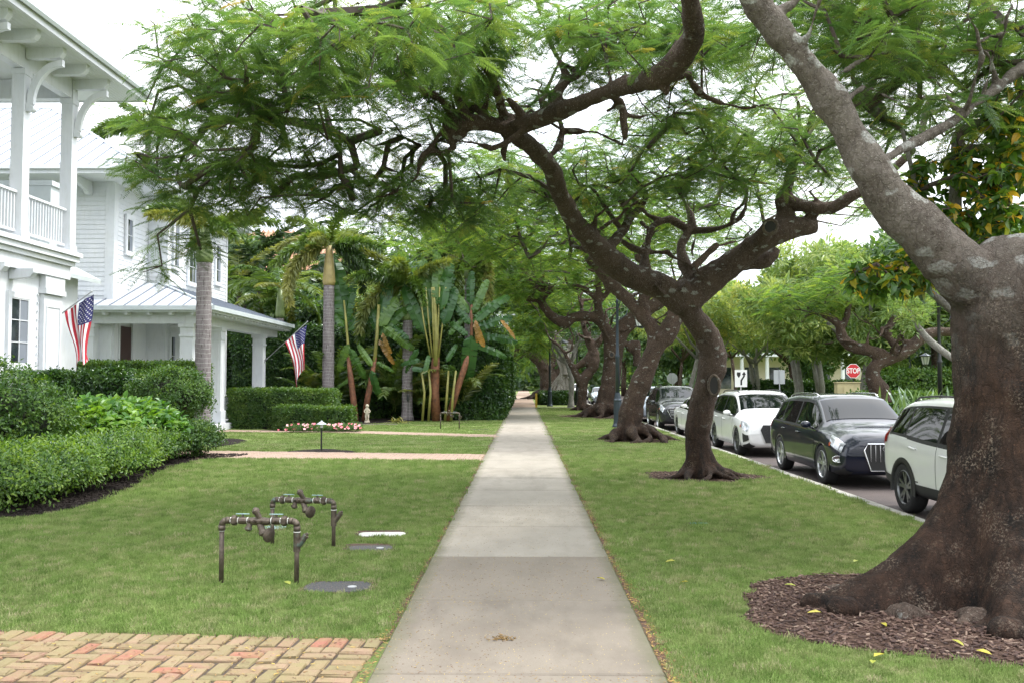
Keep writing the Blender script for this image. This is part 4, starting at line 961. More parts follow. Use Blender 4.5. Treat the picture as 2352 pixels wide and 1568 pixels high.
# banyan with a fan of aerial roots
T7 = Tree('banyan_tree', 'banyan tree with a fan of whitish aerial roots beside the second lamp post', 'tree', (3.0, 74, 0))
rs = random.Random(9)
for i in range(34):
    u = rs.uniform(-1, 1); T7.limb([(1290+u*26, 930+rs.uniform(-4, 3), 74+rs.uniform(-1, 1), rs.uniform(4, 8)), (1295+u*20+rs.uniform(-8, 8), 885, 74, 5), (1300+rs.uniform(-14, 14)-u*4, 835, 74, 5), (1298+rs.uniform(-24, 20), 790, 74, 5)], 6, .2, i % 4 == 0)
T7.limb([(1300, 860, 74, 22), (1295, 800, 74, 24), (1270, 760, 74, 14)], 10, .2)
T7.trunk(M['barkbanyan'])
T7.grow(wblob((2, 74, 9.5), (7, 5, 3), 90, rs), seed=7, step=1); T7.twig_obj(M['twig']); fronds(T7, FRONDF, 8, (1.0, 1.5), rs, spread=.4)
T8 = row_tree('old dark banyan leaning left over the far end of the sidewalk', (2.6, 92, 0),
    [[(1262, 916, 92, 60), (1262, 885, 92, 56), (1255, 850, 92, 44), (1235, 825, 92, 30), (1210, 812, 92, 20), (1192, 805, 92, 14), (1185, 790, 92, 9)],
     [(1275, 900, 92, 40), (1290, 860, 92, 36), (1300, 820, 92, 26), (1310, 780, 92, 18)], [(1255, 860, 92, 30), (1270, 820, 92, 22), (1265, 780, 92, 16)]],
    M['bark3'], [((1, 92, 10.5), (9, 6, 3), 130), (1190, 780, 92, 30, 25, 4, 20)], 8, .14, size=(1.1, 1.6), name='banyan_tree', group=None)
# ================================================================== HOUSES
def P_(name, parent, mat, *boxes, chams=None):
    mb = MB()
    for b in boxes: mb.bb(*b)
    return mb.build(name, mat, parent)
def planks(parent, axis, fixed, a0, a1, z0, z1, step, out, mat=None, skip=None):
    """lap siding on a wall; axis 'x' = wall runs along x and faces -y, 'y' = wall runs along y and faces +x"""
    n = int((z1-z0)/step); L = a1-a0; me = MB()
    if axis == 'x': me.add([(0, 0, 0), (L, 0, 0), (L, .02, step), (0, .02, step), (0, .03, 0), (L, .03, 0), (L, .03, step), (0, .03, step)], [(0, 1, 2, 3), (4, 7, 6, 5), (0, 4, 5, 1), (3, 2, 6, 7), (0, 3, 7, 4), (1, 5, 6, 2)])
    else: me.add([(0, 0, 0), (0, L, 0), (-.02, L, step), (-.02, 0, step), (-.03, 0, 0), (-.03, L, 0), (-.03, L, step), (-.03, 0, step)], [(0, 1, 2, 3), (4, 7, 6, 5), (0, 4, 5, 1), (3, 2, 6, 7), (0, 3, 7, 4), (1, 5, 6, 2)])
    me = me.mesh('siding_plank', mat or M['white'])
    for i in range(n):
        z = z0+i*step
        link('siding_plank', me, parent, (a0, fixed-out, z) if axis == 'x' else (fixed+out, a0, z))
def window(parent, axis, fixed, a0, a1, z0, z1, rows=2, cols=1, dark=False, case=.12, curtain=True):
    """frame proud of the wall, glass set back inside it, sash bars, casing; child > sub-parts"""
    def bx(mb, p0, p1, q0, q1, d0, d1):
        if axis == 'x': mb.bb(p0, p1, fixed-d1, fixed-d0, q0, q1)
        else: mb.bb(fixed+d0, fixed+d1, p0, p1, q0, q1)
    mb = MB(); c = case
    bx(mb, a0-c, a0, z0-.10, z1+.14, 0, .075); bx(mb, a1, a1+c, z0-.10, z1+.14, 0, .075); bx(mb, a0, a1, z1, z1+.14, 0, .075); bx(mb, a0-c-.03, a1+c+.03, z0-.14, z0-.10, 0, .11); bx(mb, a0, a1, z0-.10, z0, 0, .078)
    bx(mb, a0, a1, z0, z1, .036, .040)
    f = mb.build('window', M['white'], parent)
    g = MB(); bx(g, a0+.02, a1-.02, z0+.02, z1-.02, .041, .046); g.build('pane', M['dark'] if dark else M['glass'], f)
    s = MB(); w = .022; bx(s, a0, a0+.03, z0, z1, .047, .066); bx(s, a1-.03, a1, z0, z1, .047, .066); bx(s, a0+.03, a1-.03, z0, z0+.035, .047, .065); bx(s, a0+.03, a1-.03, z1-.03, z1, .047, .065)
    for i in range(1, rows): z = z0+(z1-z0)*i/rows; bx(s, a0+.03, a1-.03, z-w/2, z+w/2, .047, .062)
    for i in range(1, cols): a = a0+(a1-a0)*i/cols; bx(s, a-w/2, a+w/2, z0+.035, z1-.03, .047, .060)
    s.build('sash', M['white'], f)
    if curtain: k = MB(); bx(k, a0+(a1-a0)*.5, a1-.035, z0+.04, z1-.04, .0462, .0468); k.build('curtain', M['curtain'], f)
    return f

# ---------------------------------------------------------------- house 1: two storey porch house at the left edge
H1 = thing('white_house', 'white house at the left edge with upstairs balcony columns and curved eave brackets', 'house', (-12, 20, 0))
def h1(name, mat, *boxes, parent=None):
    mb = MB()
    for b in boxes: mb.bb(*b)
    mb.v = [(x+12, y-20, z) for x, y, z in mb.v]
    return mb.build(name, mat, parent or H1)
class OffMB(MB):
    def build(s, name, mats, parent=None, smooth=False, off=(12, -20, 0)):
        s.v = [(x+off[0], y+off[1], z+off[2]) for x, y, z in s.v]; return MB.build(s, name, mats, parent, smooth)
h1('wall', M['white'], (-24, -12.22, 4, 23.75, 0, 4.45))
h1('upper_wall', M['white'], (-24, -14.3, 4, 23.8, 5.2, 9.68))
h1('roof', M['roof'], (-24, -10.8, 2.5, 25.5, 9.93, 9.97))
mb = OffMB(); mb.add([(-10.66, 2, 9.98), (-10.66, 25.64, 9.98), (-24, 25.64, 9.98), (-24, 2, 9.98), (-15.6, 7, 12.4), (-15.6, 20.7, 12.4), (-24, 20.7, 12.4), (-24, 7, 12.4)], [(0, 1, 5, 4), (1, 2, 6, 5), (4, 5, 6, 7), (0, 4, 7, 3), (0, 3, 2, 1)]); mb.build('roof', M['roof'], H1)
# soffit boards, running along the eave
sof = h1('soffit', M['soffit'], (-24, -10.75, 2.2, 25.55, 9.745, 9.925))
bmq = MB(); bmq.cham((0, 0, 0), (.092, 23.35, .018), .004, Matrix.Rotation(math.pi, 3, 'Y')); bme = bmq.mesh('soffit_board', M['soffit'])
for i in range(12): link('soffit_board', bme, sof, (-10.82-i*.098+12, 13.86-20, 9.736))
g = OffMB(); g.bb(-10.75, -10.72, 2, 25.55, 9.70, 9.93); g.bb(-24, -10.72, 25.55, 25.58, 9.70, 9.93); g.build('fascia', M['white'], H1)
g = OffMB()
prof = [(0, 0), (.02, -.07), (.09, -.10), (.13, -.03), (.135, .06), (.11, .065), (.105, .02), (.03, .02)]
for (ax, L0, L1) in (('y', 2, 25.70), ('x', -24, -10.60)):
    vs = []
    for t in (L0, L1): vs += [((-10.72+p, t, 9.93+q) if ax == 'y' else (t, 25.58+p, 9.93+q)) for p, q in prof]
    n = len(prof); g.add(vs, [(i, (i+1) % n, (i+1) % n+n, i+n) for i in range(n)]+[tuple(range(n)), tuple(range(2*n-1, n-1, -1))])
g.build('gutter', M['gutter'], H1)
h1('beam', M['white'], (-12.12, -11.88, 4, 23.6, 9.22, 9.73), (-24, -11.86, 23.62, 23.88, 9.215, 9.735))
def h1col(y):
    m = OffMB(); m.cham((-12, y, 7.2), (.30, .30, 4.02), .004); m.bb(-12.18, -11.82, y-.18, y+.18, 5.19, 5.33); m.bb(-12.17, -11.83, y-.17, y+.17, 9.07, 9.21)
    m.build('column', M['white'], H1)
    # curved bracket
    m = OffMB(); pts_o, pts_i = [], []
    for i in range(11):
        a = R(90*i/10); cx, cz = -11.0, 8.35
        pts_o.append((cx-.84*math.cos(a), 9.44-1.05*(1-math.sin(a)))); pts_i.append((cx-.68*math.cos(a)+.0, 9.44-1.05+.92*math.sin(a)-.02))
    n = 11; vs = [(x, y+s, z) for s in (-.06, .06) for x, z in pts_o+pts_i]
    fs = []
    for i in range(n-1): fs += [(i, i+1, i+1+n, i+n), (2*n+i, 3*n+i, 3*n+i+1, 2*n+i+1), (i, 2*n+i, 2*n+i+1, i+1), (n+i, n+i+1, 3*n+i+1, 3*n+i)]
    fs += [(0, n, 3*n, 2*n), (n-1, 3*n-1, 4*n-1, 2*n-1)]
    m.add(vs, fs); b = m.build('bracket', M['white'], H1)
    m = OffMB(); m.bb(-11.845, -11.72, y-.075, y+.075, 8.30, 8.42); m.cyl((-11.74, y-.078, 8.27), (-11.74, y+.078, 8.27), .075, 14); m.bb(-11.845, -11.74, y-.07, y+.07, 8.2, 8.30); m.build('bracket_foot', M['white'], b)
for y in (23.74, 21.42, 19.1, 16.8, 14.5): h1col(y)
for i in range(9):
    y = 24.9-i*1.16 if i else 24.9
    y = 23.74-(i-0)*1.16
    m = OffMB(); m.prism([(-11.87, 9.735), (-10.98, 9.735), (-10.98, 9.60), (-11.06, 9.50), (-11.14, 9.47), (-11.87, 9.47)], .17, Matrix(((1, 0, 0), (0, 0, -1), (0, 1, 0))), (0, y+.085, 0)); m.build('rafter_tail', M['white'], H1)
# balcony edge mouldings
h1('balcony_edge', M['white'], (-24, -12.02, 3, 24.0, 4.46, 4.80), (-24, -11.94, 3, 24.08, 4.805, 4.92), (-24, -11.86, 3, 24.16, 4.925, 5.06), (-24, -11.80, 3, 24.22, 5.065, 5.18))
rl = h1('railing', M['white'], (-12.06, -11.94, 21.6, 23.56, 6.22, 6.28), (-12.03, -11.97, 21.6, 23.56, 5.30, 5.36), (-12.06, -11.94, 19.3, 21.24, 6.22, 6.28), (-12.03, -11.97, 19.3, 21.24, 5.30, 5.36))
bal = MB().bb(-.02, .02, -.02, .02, 0, .855).mesh('baluster', M['white'])
for k in range(32):
    y = 19.38+k*.13
    if 21.2 < y < 21.62 or y > 23.52: continue
    link('baluster', bal, rl, (0, y-20, 5.362))
# pilasters, lower window, corbels
def h1pil(y0, y1):
    p = h1('pilaster', M['white'], (-12.215, -12.10, y0, y1, 0, 3.98), (-12.215, -12.02, y0-.05, y1+.05, 3.99, 4.12), (-12.215, -12.05, y0-.03, y1+.03, 4.125, 4.45), (-12.215, -12.03, y0-.04, y1+.04, 0, .3))
    h1('panel', M['white'], (-12.098, -12.080, y0+.10, y0+.14, .6, 3.7), (-12.098, -12.080, y1-.14, y1-.10, .6, 3.7), (-12.098, -12.082, y0+.145, y1-.145, 3.66, 3.70), parent=p)
h1pil(22.85, 23.76); h1pil(19.0, 19.9)
f = window(H1, 'y', -12.22, 21.48, 22.26, 2.20, 3.78, 3, 2); f.location = (12, -20, 0)
for y in (22.0, 20.8):
    m = OffMB(); m.prism([(-12.21, 4.455), (-11.62, 4.455), (-11.62, 4.36), (-11.70, 4.26), (-12.21, 4.20)], .22, Matrix(((1, 0, 0), (0, 0, -1), (0, 1, 0))), (0, y-.35, 0)); m.build('corbel', M['white'], H1)
m = OffMB()
for y in (21.02, 22.74):
    for k in range(14): m.bb(-12.218, -12.185, y-.02, y+.02, 1.2+k*.21, 1.24+k*.21)
m.build('shutter_pins', M['white'], H1)
# grey panelled end of the upstairs wing and small side roof beyond the corner
w = h1('side_wing', M['shutter'], (-16, -13.75, 26.2, 27.4, 4.4, 7.45), (-16, -13.68, 26.13, 27.47, 7.455, 7.60)); h1('panel', M['shutter'], (-16, -14.15, 26.17, 26.198, 5, 5.1), (-14.2, -14.1, 26.17, 26.198, 5.11, 7.0), (-16, -14.1, 26.168, 26.198, 7.01, 7.12), parent=w)
m = OffMB(); m.prism([(-14.6, 5.75), (-12.42, 4.62), (-12.42, 4.74), (-14.6, 5.87)], 2.2, Matrix(((1, 0, 0), (0, 0, -1), (0, 1, 0))), (0, 26.6, 0)); m.build('side_roof', M['gutter'], H1)
h1('side_wall', M['white'], (-16, -12.85, 24.4, 26.1, 0, 4.75))
# foundation of the entrance level
h1('foundation', M['white'], (-24, -12.14, 4, 23.9, 0, .25))

# ---------------------------------------------------------------- house 2
H2 = thing('white_house', 'white two storey clapboard house with standing seam roof and wraparound porch', 'house', (-13, 34, 0))
class O2(OffMB):
    def build(s, name, mats, parent=None, smooth=False): return OffMB.build(s, name, mats, parent, smooth, (13, -34, 0))
def h2(name, mat, *boxes, parent=None):
    mb = O2()
    for b in boxes: mb.bb(*b)
    return mb.build(name, mat, parent or H2)
H2v = Vector((13, -34, 0))
wA = h2('wall', M['white'], (-26, -14.3, 31.5, 42, .2, 9.0)); wC = h2('wall', M['white'], (-14.3, -13.56, 34.4, 41.4, .2, 9.0))
def pl2(w, *a, **k):
    n0 = len(COL.objects); before = set(w.children)
    planks(w, *a, **k)
    for ch in w.children:
        if ch not in before: ch.location += H2v
pl2(wA, 'x', 31.5, -20, -14.58, 4.75, 8.7, .165, .031); pl2(wA, 'x', 31.5, -17.5, -14.75, .6, 4.2, .165, .031)
pl2(wA, 'y', -14.3, 31.78, 34.38, 4.75, 8.7, .165, .031); pl2(wC, 'x', 34.4, -14.26, -13.74, 4.9, 8.7, .165, .031)
pl2(wC, 'y', -13.56, 34.62, 41.2, 5.3, 8.7, .165, .031); pl2(wC, 'y', -13.56, 34.62, 41.2, .6, 4.2, .165, .031)
h2('corner_board', M['white'], (-14.57, -14.256, 31.46, 31.498, 4.6, 9.0), (-14.298, -14.256, 31.499, 31.77, 4.6, 9.0), (-13.73, -13.516, 34.36, 34.398, 5.1, 9.0), (-13.558, -13.516, 34.40, 34.61, 5.1, 9.0), (-13.558, -13.516, 41.21, 41.40, .2, 9.0), (-14.74, -14.255, 31.40, 31.499, .2, 4.3), (-14.299, -14.2, 31.5, 31.8, .2, 4.3))
for (X_, y0, y1, z0, z1, r, c) in ((-14.265, 32.42, 32.88, 6.42, 7.62, 2, 1), (-13.525, 34.95, 35.40, 6.2, 7.9, 3, 1), (-13.525, 36.5, 37.8, 5.75, 7.7, 3, 3), (-13.525, 39.75, 40.3, 6.1, 7.75, 3, 1), (-13.525, 34.75, 35.15, 2.0, 3.5, 2, 1), (-13.525, 37.0, 37.6, 1.6, 3.4, 2, 1)):
    f = window(H2, 'y', X_, y0, y1, z0, z1, r, c); f.location = H2v
# main roof
zf = 8.98; ez = .60; d = 6.35; cx, y0, y1 = -12.8, 30.0, 42.7
m = O2(); m.add([(-30, y0, zf), (cx, y0, zf), (cx, y1, zf), (-30, y1, zf), (-30, y0+d, zf+d*ez), (cx-d, y0+d, zf+d*ez)], [(0, 1, 5, 4), (1, 2, 5), (2, 3, 4, 5), (0, 3, 2, 1)]); rf = m.build('roof', M['roof'], H2)
for k in range(24):                              # standing seams on the two slopes
    x = -13.0-k*.5; dd = min(d, max(0, cx-x)); m = O2(); L = math.hypot(dd, dd*ez)
    m.add([(x-.025, y0, zf+.003), (x+.025, y0, zf+.003), (x+.025, y0+dd, zf+dd*ez+.003), (x-.025, y0+dd, zf+dd*ez+.003), (x-.012, y0, zf+.045), (x+.012, y0, zf+.045), (x+.012, y0+dd, zf+dd*ez+.045), (x-.012, y0+dd, zf+dd*ez+.045)], [(4, 5, 6, 7), (0, 1, 5, 4), (1, 2, 6, 5), (3, 7, 6, 2), (0, 4, 7, 3)]); m.build('roof_seam', M['seam'], rf)
for k in range(24):
    y = y0+.4+k*.5; dd = min(y-y0, y1-y, d)
    if dd <= .1: continue
    m = O2(); m.add([(cx, y-.015, zf+.003), (cx, y+.015, zf+.003), (cx-dd, y+.015, zf+dd*ez+.003), (cx-dd, y-.015, zf+dd*ez+.003), (cx, y-.012, zf+.045), (cx, y+.012, zf+.045), (cx-dd, y+.012, zf+dd*ez+.045), (cx-dd, y-.012, zf+dd*ez+.045)], [(4, 7, 6, 5), (0, 4, 5, 1), (1, 5, 6, 2), (0, 3, 7, 4)]); m.build('roof_seam', M['seam'], rf)
m = O2(); m.tube([(cx, y0, zf+.03), (cx-d, y0+d, zf+d*ez+.03)], .05, 6); m.tube([(cx-d, y0+d, zf+d*ez+.03), (-30, y0+d, zf+d*ez+.03)], .05, 6); m.build('ridge_cap', M['roof'], rf)
h2('fascia', M['white'], (-30, cx-.02, y0+.02, y0+.06, 8.70, 8.975), (cx-.06, cx-.02, y0+.06, y1, 8.70, 8.975)); h2('gutter', M['white'], (-30, cx+.10, y0-.10, y0+.018, 8.84, 8.97), (cx-.018, cx+.10, y0+.02, y1+.05, 8.84, 8.97))
h2('soffit', M['white'], (-30, cx-.062, y0+.062, y1, 8.72, 8.76))
for x in (-15.2, -17.4, -19.6):
    m = O2(); m.prism([(0, 8.715), (1.1, 8.715), (1.1, 8.60), (1.0, 8.50), (.35, 8.36), (.25, 8.25), (0, 8.25)], .16, Matrix(((0, 0, 1), (-1, 0, 0), (0, 1, 0))), (x, 31.46, 0)); m.build('eave_bracket', M['white'], H2)
# porch
ex, ey0, ey1, pz, ps = -10.5, 30.6, 41.2, 4.30, .36
wx = -13.56
m = O2(); zt = pz+ps*(ex-wx); yh = ey0+(ex-wx)
m.add([(-22, ey0, pz), (ex, ey0, pz), (wx, yh, zt), (-14.3, yh, zt), (-14.3, 31.5, pz+ps*.9), (-22, 31.5, pz+ps*.9), (ex, ey1, pz), (wx, ey1-3.06, zt), (wx-.5, ey1, pz)], [(0, 1, 2, 3, 4, 5), (1, 6, 7, 2), (6, 8, 7)]); pr = m.build('porch_roof', M['roof'], H2)
for k in range(20):
    x = -11.0-k*.5; dd = (ex-x) if x > wx else (yh-ey0 if x > -14.3 else .9)
    m = O2(); m.add([(x-.015, ey0, pz), (x+.015, ey0, pz), (x+.015, ey0+dd, pz+dd*ps), (x-.015, ey0+dd, pz+dd*ps), (x-.012, ey0, pz+.05), (x+.012, ey0, pz+.05), (x+.012, ey0+dd, pz+dd*ps+.05), (x-.012, ey0+dd, pz+dd*ps+.05)], [(4, 5, 6, 7), (0, 1, 5, 4), (1, 2, 6, 5), (0, 4, 7, 3)]); m.build('roof_seam', M['seam'], pr)
for k in range(20):
    y = ey0+.5+k*.5; dd = min(y-ey0, ey1-y, ex-wx)
    m = O2(); m.add([(ex, y-.015, pz), (ex, y+.015, pz), (ex-dd, y+.015, pz+dd*ps), (ex-dd, y-.015, pz+dd*ps), (ex, y-.012, pz+.05), (ex, y+.012, pz+.05), (ex-dd, y+.012, pz+dd*ps+.05), (ex-dd, y-.012, pz+dd*ps+.05)], [(4, 7, 6, 5), (0, 4, 5, 1), (1, 5, 6, 2), (0, 3, 7, 4)]); m.build('roof_seam', M['seam'], pr)
m = O2(); m.tube([(ex, ey0, pz+.04), (wx, yh, zt+.04)], .045, 6); m.build('ridge_cap', M['gutter'], pr)
h2('porch_gutter', M['gutter'], (-22, ex+.12, ey0-.12, ey0-.002, pz-.13, pz+.02), (ex+.002, ex+.12, ey0, ey1+.04, pz-.13, pz+.02))
h2('porch_beam', M['white'], (-22, -11.55, 31.02, 31.22, 3.75, 4.15), (-11.53, -11.1, 30.98, 41, 3.74, 4.15), (-22, ex-.01, ey0+.002, ey0+.04, pz-.2, pz-.002), (ex-.04, ex-.003, ey0+.045, ey1, pz-.2, pz-.002))
h2('porch_ceiling', M['white'], (-22, ex-.05, ey0+.05, ey1, 4.16, 4.20))
for k in range(26): h2('rafter_tail', M['white'], (-11.09, ex-.06, ey0+.35+k*.4, ey0+.43+k*.4, 4.02, 4.158))
for k in range(14): h2('rafter_tail', M['white'], (-21+k*.75, -20.9+k*.75, ey0+.06, 31.0, 4.02, 4.157))
h2('porch_floor', M['white'], (-22, -10.95, 30.7, 41.5, 0, .25))
for (x, y, w_) in ((-11.52, 31.25, .44), (-11.32, 33.55, .46), (-11.32, 38.95, .44), (-14.9, 31.2, .4)):
    m = O2(); m.cham((x, y, 2.0), (w_, w_, 3.5), .004); m.bb(x-w_/2-.04, x+w_/2+.04, y-w_/2-.04, y+w_/2+.04, .251, .72); m.bb(x-w_/2-.03, x+w_/2+.03, y-w_/2-.03, y+w_/2+.03, 3.3, 3.37); m.bb(x-w_/2-.05, x+w_/2+.05, y-w_/2-.05, y+w_/2+.05, 3.62, 3.738); c = m.build('porch_column', M['white'], H2)
    m = O2(); h = w_/2
    for q in (-1, 1): m.bb(x+q*h*.55-.02, x+q*h*.55+.02, y-h-.012, y-h-.001, .85, 3.15); m.bb(x+h+.001, x+h+.012, y+q*h*.55-.02, y+q*h*.55+.02, .85, 3.15)
    m.build('panel_mould', M['white'], c)
h2('door', M['door'], (-14.268, -14.24, 31.95, 32.95, .25, 3.72)); h2('door_frame', M['white'], (-14.268, -14.18, 31.83, 31.94, .25, 3.9), (-14.268, -14.18, 32.96, 33.2, .25, 3.9), (-14.268, -14.15, 31.8, 33.25, 3.91, 4.02))
r_ = h2('railing', M['white'], (-11.36, -11.28, 33.9, 38.6, 1.22, 1.28), (-11.34, -11.30, 33.9, 38.6, .36, .41))
bal = MB().bb(-.018, .018, -.018, .018, 0, .80).mesh('porch_baluster', M['white'])
for k in range(34): link('baluster', bal, r_, (-11.32+13, 33.97-34+k*.137, .412))
# floor of the side yard beyond, gate posts hidden by hedges are left out

# lantern beside the porch door
LN = thing('lantern', 'black coach lantern hanging in front of the dark porch door', 'lantern', tuple(W(262, 800, 31.9)))
def lantern(root, s, glass='lampglass'):
    m = MB(); m.lathe([(0.02*s, .42*s), (.06*s, .38*s), (.20*s, .28*s), (.21*s, .25*s)], n=6); m.build('lamp_top', M['black'], root)
    m = MB()
    for k in range(6):
        a = math.pi/3*k; m.tube([(.19*s*math.cos(a), .19*s*math.sin(a), .25*s), (.11*s*math.cos(a), .11*s*math.sin(a), -.2*s)], .012*s, 5)
    m.lathe([(.12*s, -.2*s), (.12*s, -.24*s), (.04*s, -.28*s), (.03*s, -.34*s)], n=6); m.build('lamp_cage', M['black'], root)
    m = MB(); m.lathe([(.10*s, -.19*s), (.178*s, .24*s)], n=6, caps=False); m.build('lamp_glass', M[glass], root)
lantern(LN, 1.0, 'glass')
m = MB(); m.tube([(0, 0, .42), (0, .0, .62), (-.25, 0, .66), (-.42, 0, .60)], .02, 6); m.build('lamp_arm', M['black'], LN)

# ---------------------------------------------------------------- house 3 glimpsed between the palms
H3 = thing('spanish_house', 'white house with clay tiled roof and round turret glimpsed between the palms', 'house', (-17, 70, 0))
def pt(px, py, Y): return W(px, py, Y)-Vector((-17, 70, 0))
a = pt(640, 640, 72); b = pt(850, 640, 72)
m = MB(); m.bb(-14, b.x, 0, 12, 0, a.z); m.build('wall', M['white'], H3)
m = MB(); m.add([(-15, -1, a.z), (b.x+1, -1, a.z), (b.x+1, 13, a.z), (-15, 13, a.z), (-9, 6, a.z+4.4), (b.x-5, 6, a.z+4.4)], [(0, 1, 5, 4), (1, 2, 5), (2, 3, 4, 5), (3, 0, 4), (0, 3, 2, 1)]); r = m.build('roof', M['tile'], H3)
m = MB()
for k in range(60):
    x = -14.5+k*.42; dd = 7*min(1, max(0, min((x+15)/6, (b.x+1-x)/6))); m.tube([(x, -1, a.z+.05), (x, -1+dd, a.z+.05+dd*.628)], .11, 5, False)
o = m.build('roof_tiles', M['tile'], r); o['kind'] = 'stuff'
c = pt(868, 700, 66); m = MB(); m.lathe([(1.9, 0), (1.9, 8.0), (2.05, 8.05), (2.05, 8.3), (1.9, 8.35)], (c.x, c.y, 0), 28); m.build('turret', M['white'], H3, True)
for ang_, zz in ((-60, 5.2), (-110, 5.2)):
    q = Matrix.Rotation(R(ang_), 3, 'Z'); m = MB(); poly = [(-.35, 0), (.35, 0), (.35, 1.6)]+[(.35*math.cos(R(t)), 1.6+.35*math.sin(R(t))) for t in range(0, 181, 30)]+[(-.35, 1.6)]
    m.prism(poly, .12, q @ Matrix(((0, 0, 1), (1, 0, 0), (0, 1, 0))), (c.x+1.84*math.cos(R(ang_)), c.y+1.84*math.sin(R(ang_)), zz)); m.build('arched_window', M['glass'], H3)
for px in (735, 760):
    a2 = pt(px, 640, 71.8); m = MB(); m.bb(a2.x-.5, a2.x+.5, -.03, -.002, 4.2, 6.2); m.build('window', M['glass'], H3)

# ---------------------------------------------------------------- flags
def flag(label, base, tip, u0, hoist, fly, sag, Y, seed):
    F = thing('flag', label, 'flag', tuple(base)); B = Vector(base); T = Vector(tip)-B
    m = MB(); m.tube([(0, 0, 0), T*1.02], .017, 8); m.lathe([(.001, .04), (.03, .02), (.03, -.01), (.001, -.03)], tuple(T*1.03), 8); p = m.build('flagpole', M['alu'], F)
    m = MB(); m.tube([Vector((0, 0, -.10)), Vector((0, 0, .02)), T.normalized()*.16], .03, 8); m.build('pole_bracket', M['alu'], F)
    d = T.normalized(); L = T.length; h0 = L*.97; h1 = h0-hoist
    def S(u, v):                      # u 0 at the tip edge ... 1 ; v down the fly
        hu = d*(h0+(h1-h0)*u); q = hu.copy(); g = v*fly
        pull = 1-.62*(v**.8); mid = d*(h0-hoist*sag)
        q = Vector((mid.x+(hu.x-mid.x)*pull, 0, 0)); q.y = .10*math.sin(u*9+seed+v*2.0)*(.35+v)*(.5+v*.9)+.04*math.sin(u*17+v*5)
        q.x += .05*math.sin(v*5+u*3+seed)+.06*v; q.z = hu.z-g*(.93+.10*math.sin(u*5+seed))+(v*.12*(u-.5))
        return q
    W_, H_ = 20, 26
    def cell(name, mat, u0, u1, v0, v1, nu, nv, off=0):
        m = MB(); m.grid(lambda a, b: S(u0+(u1-u0)*a, v0+(v1-v0)*b), nu, nv); return m.build(name, mat, F, True)
    for k in range(13):
        vv = .40 if k < 7 else 0.0
        cell('stripe', M['flagred'] if k % 2 == 0 else M['flagwhite'], k/13, (k+1)/13, vv, 1, 2, 24)
    cell('canton', M['flagblue'], 0, 7/13, 0, .40, 12, 12)
    m = MB()
    for r_i in range(9):
        for c_i in range(6 if r_i % 2 == 0 else 5):
            u = (r_i+1)/10*7/13; v = ((c_i*2+1+(r_i % 2))/12)*.40
            for sg in (-1, 1):
                vs = []
                for t in range(10):
                    rr = (.021 if t % 2 == 0 else .009); a = math.pi/2+t*math.pi/5; q = S(u+rr*math.sin(a)/hoist*1.0, v+rr*math.cos(a)/fly*1.0); vs.append(q+Vector((0, sg*.006, 0)))
                c = S(u, v)+Vector((0, sg*.006, 0)); m.add([c]+vs, [(0, t+1, (t+1) % 10+1) for t in range(10)])
    m.build('stars', M['flagwhite'], F)
    return F
flag('american flag on an angled pole at the corner of the near white house', W(118, 738, 24.15), W(208, 672, 24.0), 0, .82, 1.72, .35, 24, 1.0)
flag('american flag on an angled pole fixed to the far porch column', W(608, 828, 38.7), W(703, 742, 38.4), 0, 1.15, 1.95, .22, 38.5, 2.6)
# ================================================================== CARS
def pchip(xs, ys):
    xs, ys = np.array(xs, float), np.array(ys, float); h = np.diff(xs); dl = np.diff(ys)/h; m = np.zeros(len(xs))
    for i in range(1, len(xs)-1):
        if dl[i-1]*dl[i] > 0:
            w1, w2 = 2*h[i]+h[i-1], h[i]+2*h[i-1]; m[i] = (w1+w2)/(w1/dl[i-1]+w2/dl[i])
    m[0], m[-1] = dl[0], dl[-1]
    def f(x):
        x = min(max(x, xs[0]), xs[-1]); i = int(min(max(np.searchsorted(xs, x)-1, 0), len(h)-1)); t = (x-xs[i])/h[i]
        return (2*t**3-3*t*t+1)*ys[i]+(t**3-2*t*t+t)*h[i]*m[i]+(-2*t**3+3*t*t)*ys[i+1]+(t**3-t*t)*h[i]*m[i+1]
    return f
def paint(name, col, rough=.18, metal=0.0):
    t = NT(name); n = t.noise(t.pos(), 2.5, 3)
    c = t.mix(t.ramp(n, [(.3, 0.0), (.7, 1.0)]), tuple(x*.96 for x in col), col)
    m = t.bsdf(c, rough+.2, metal, None, .25); b = [q for q in m.node_tree.nodes if q.type == 'BSDF_PRINCIPLED'][0]
    b.inputs['Coat Weight'].default_value = 1; b.inputs['Coat Roughness'].default_value = .04; return m
M['paint_white'] = paint('white car paint', (.80, .80, .80)); M['paint_navy'] = paint('dark navy car paint', (.006, .009, .022), .15, 0); M['paint_grey'] = paint('dark grey car paint', (.018, .020, .024), .2, 0)
M['paint_silver'] = paint('silver blue car paint', (.35, .40, .47), .2, .5); M['paint_red'] = paint('dark car paint', (.03, .03, .035))
M['carglass'] = m_plain('car glass', (.004, .006, .007), .02, 0, 0, 1, 0, .3); M['tyre'] = m_plain('tyre rubber', (.018, .018, .018), .85, 0, .2, 30, .3)
M['rim'] = m_plain('silver alloy', (.50, .51, .53), .3, .8); M['rimdark'] = m_plain('grey alloy', (.16, .165, .17), .35, .8); M['cladding'] = m_plain('black plastic cladding', (.022, .022, .023), .6)
M['chrome'] = m_plain('bright trim', (.65, .66, .68), .15, 1.0, 0); M['lens'] = m_plain('clear lamp lens', (.45, .47, .50), .08, .4, .3, 14, 0, .9); M['amber'] = m_plain('amber reflector', (.60, .10, .02), .3); M['tail'] = m_plain('red tail lamp', (.30, .008, .012), .12)

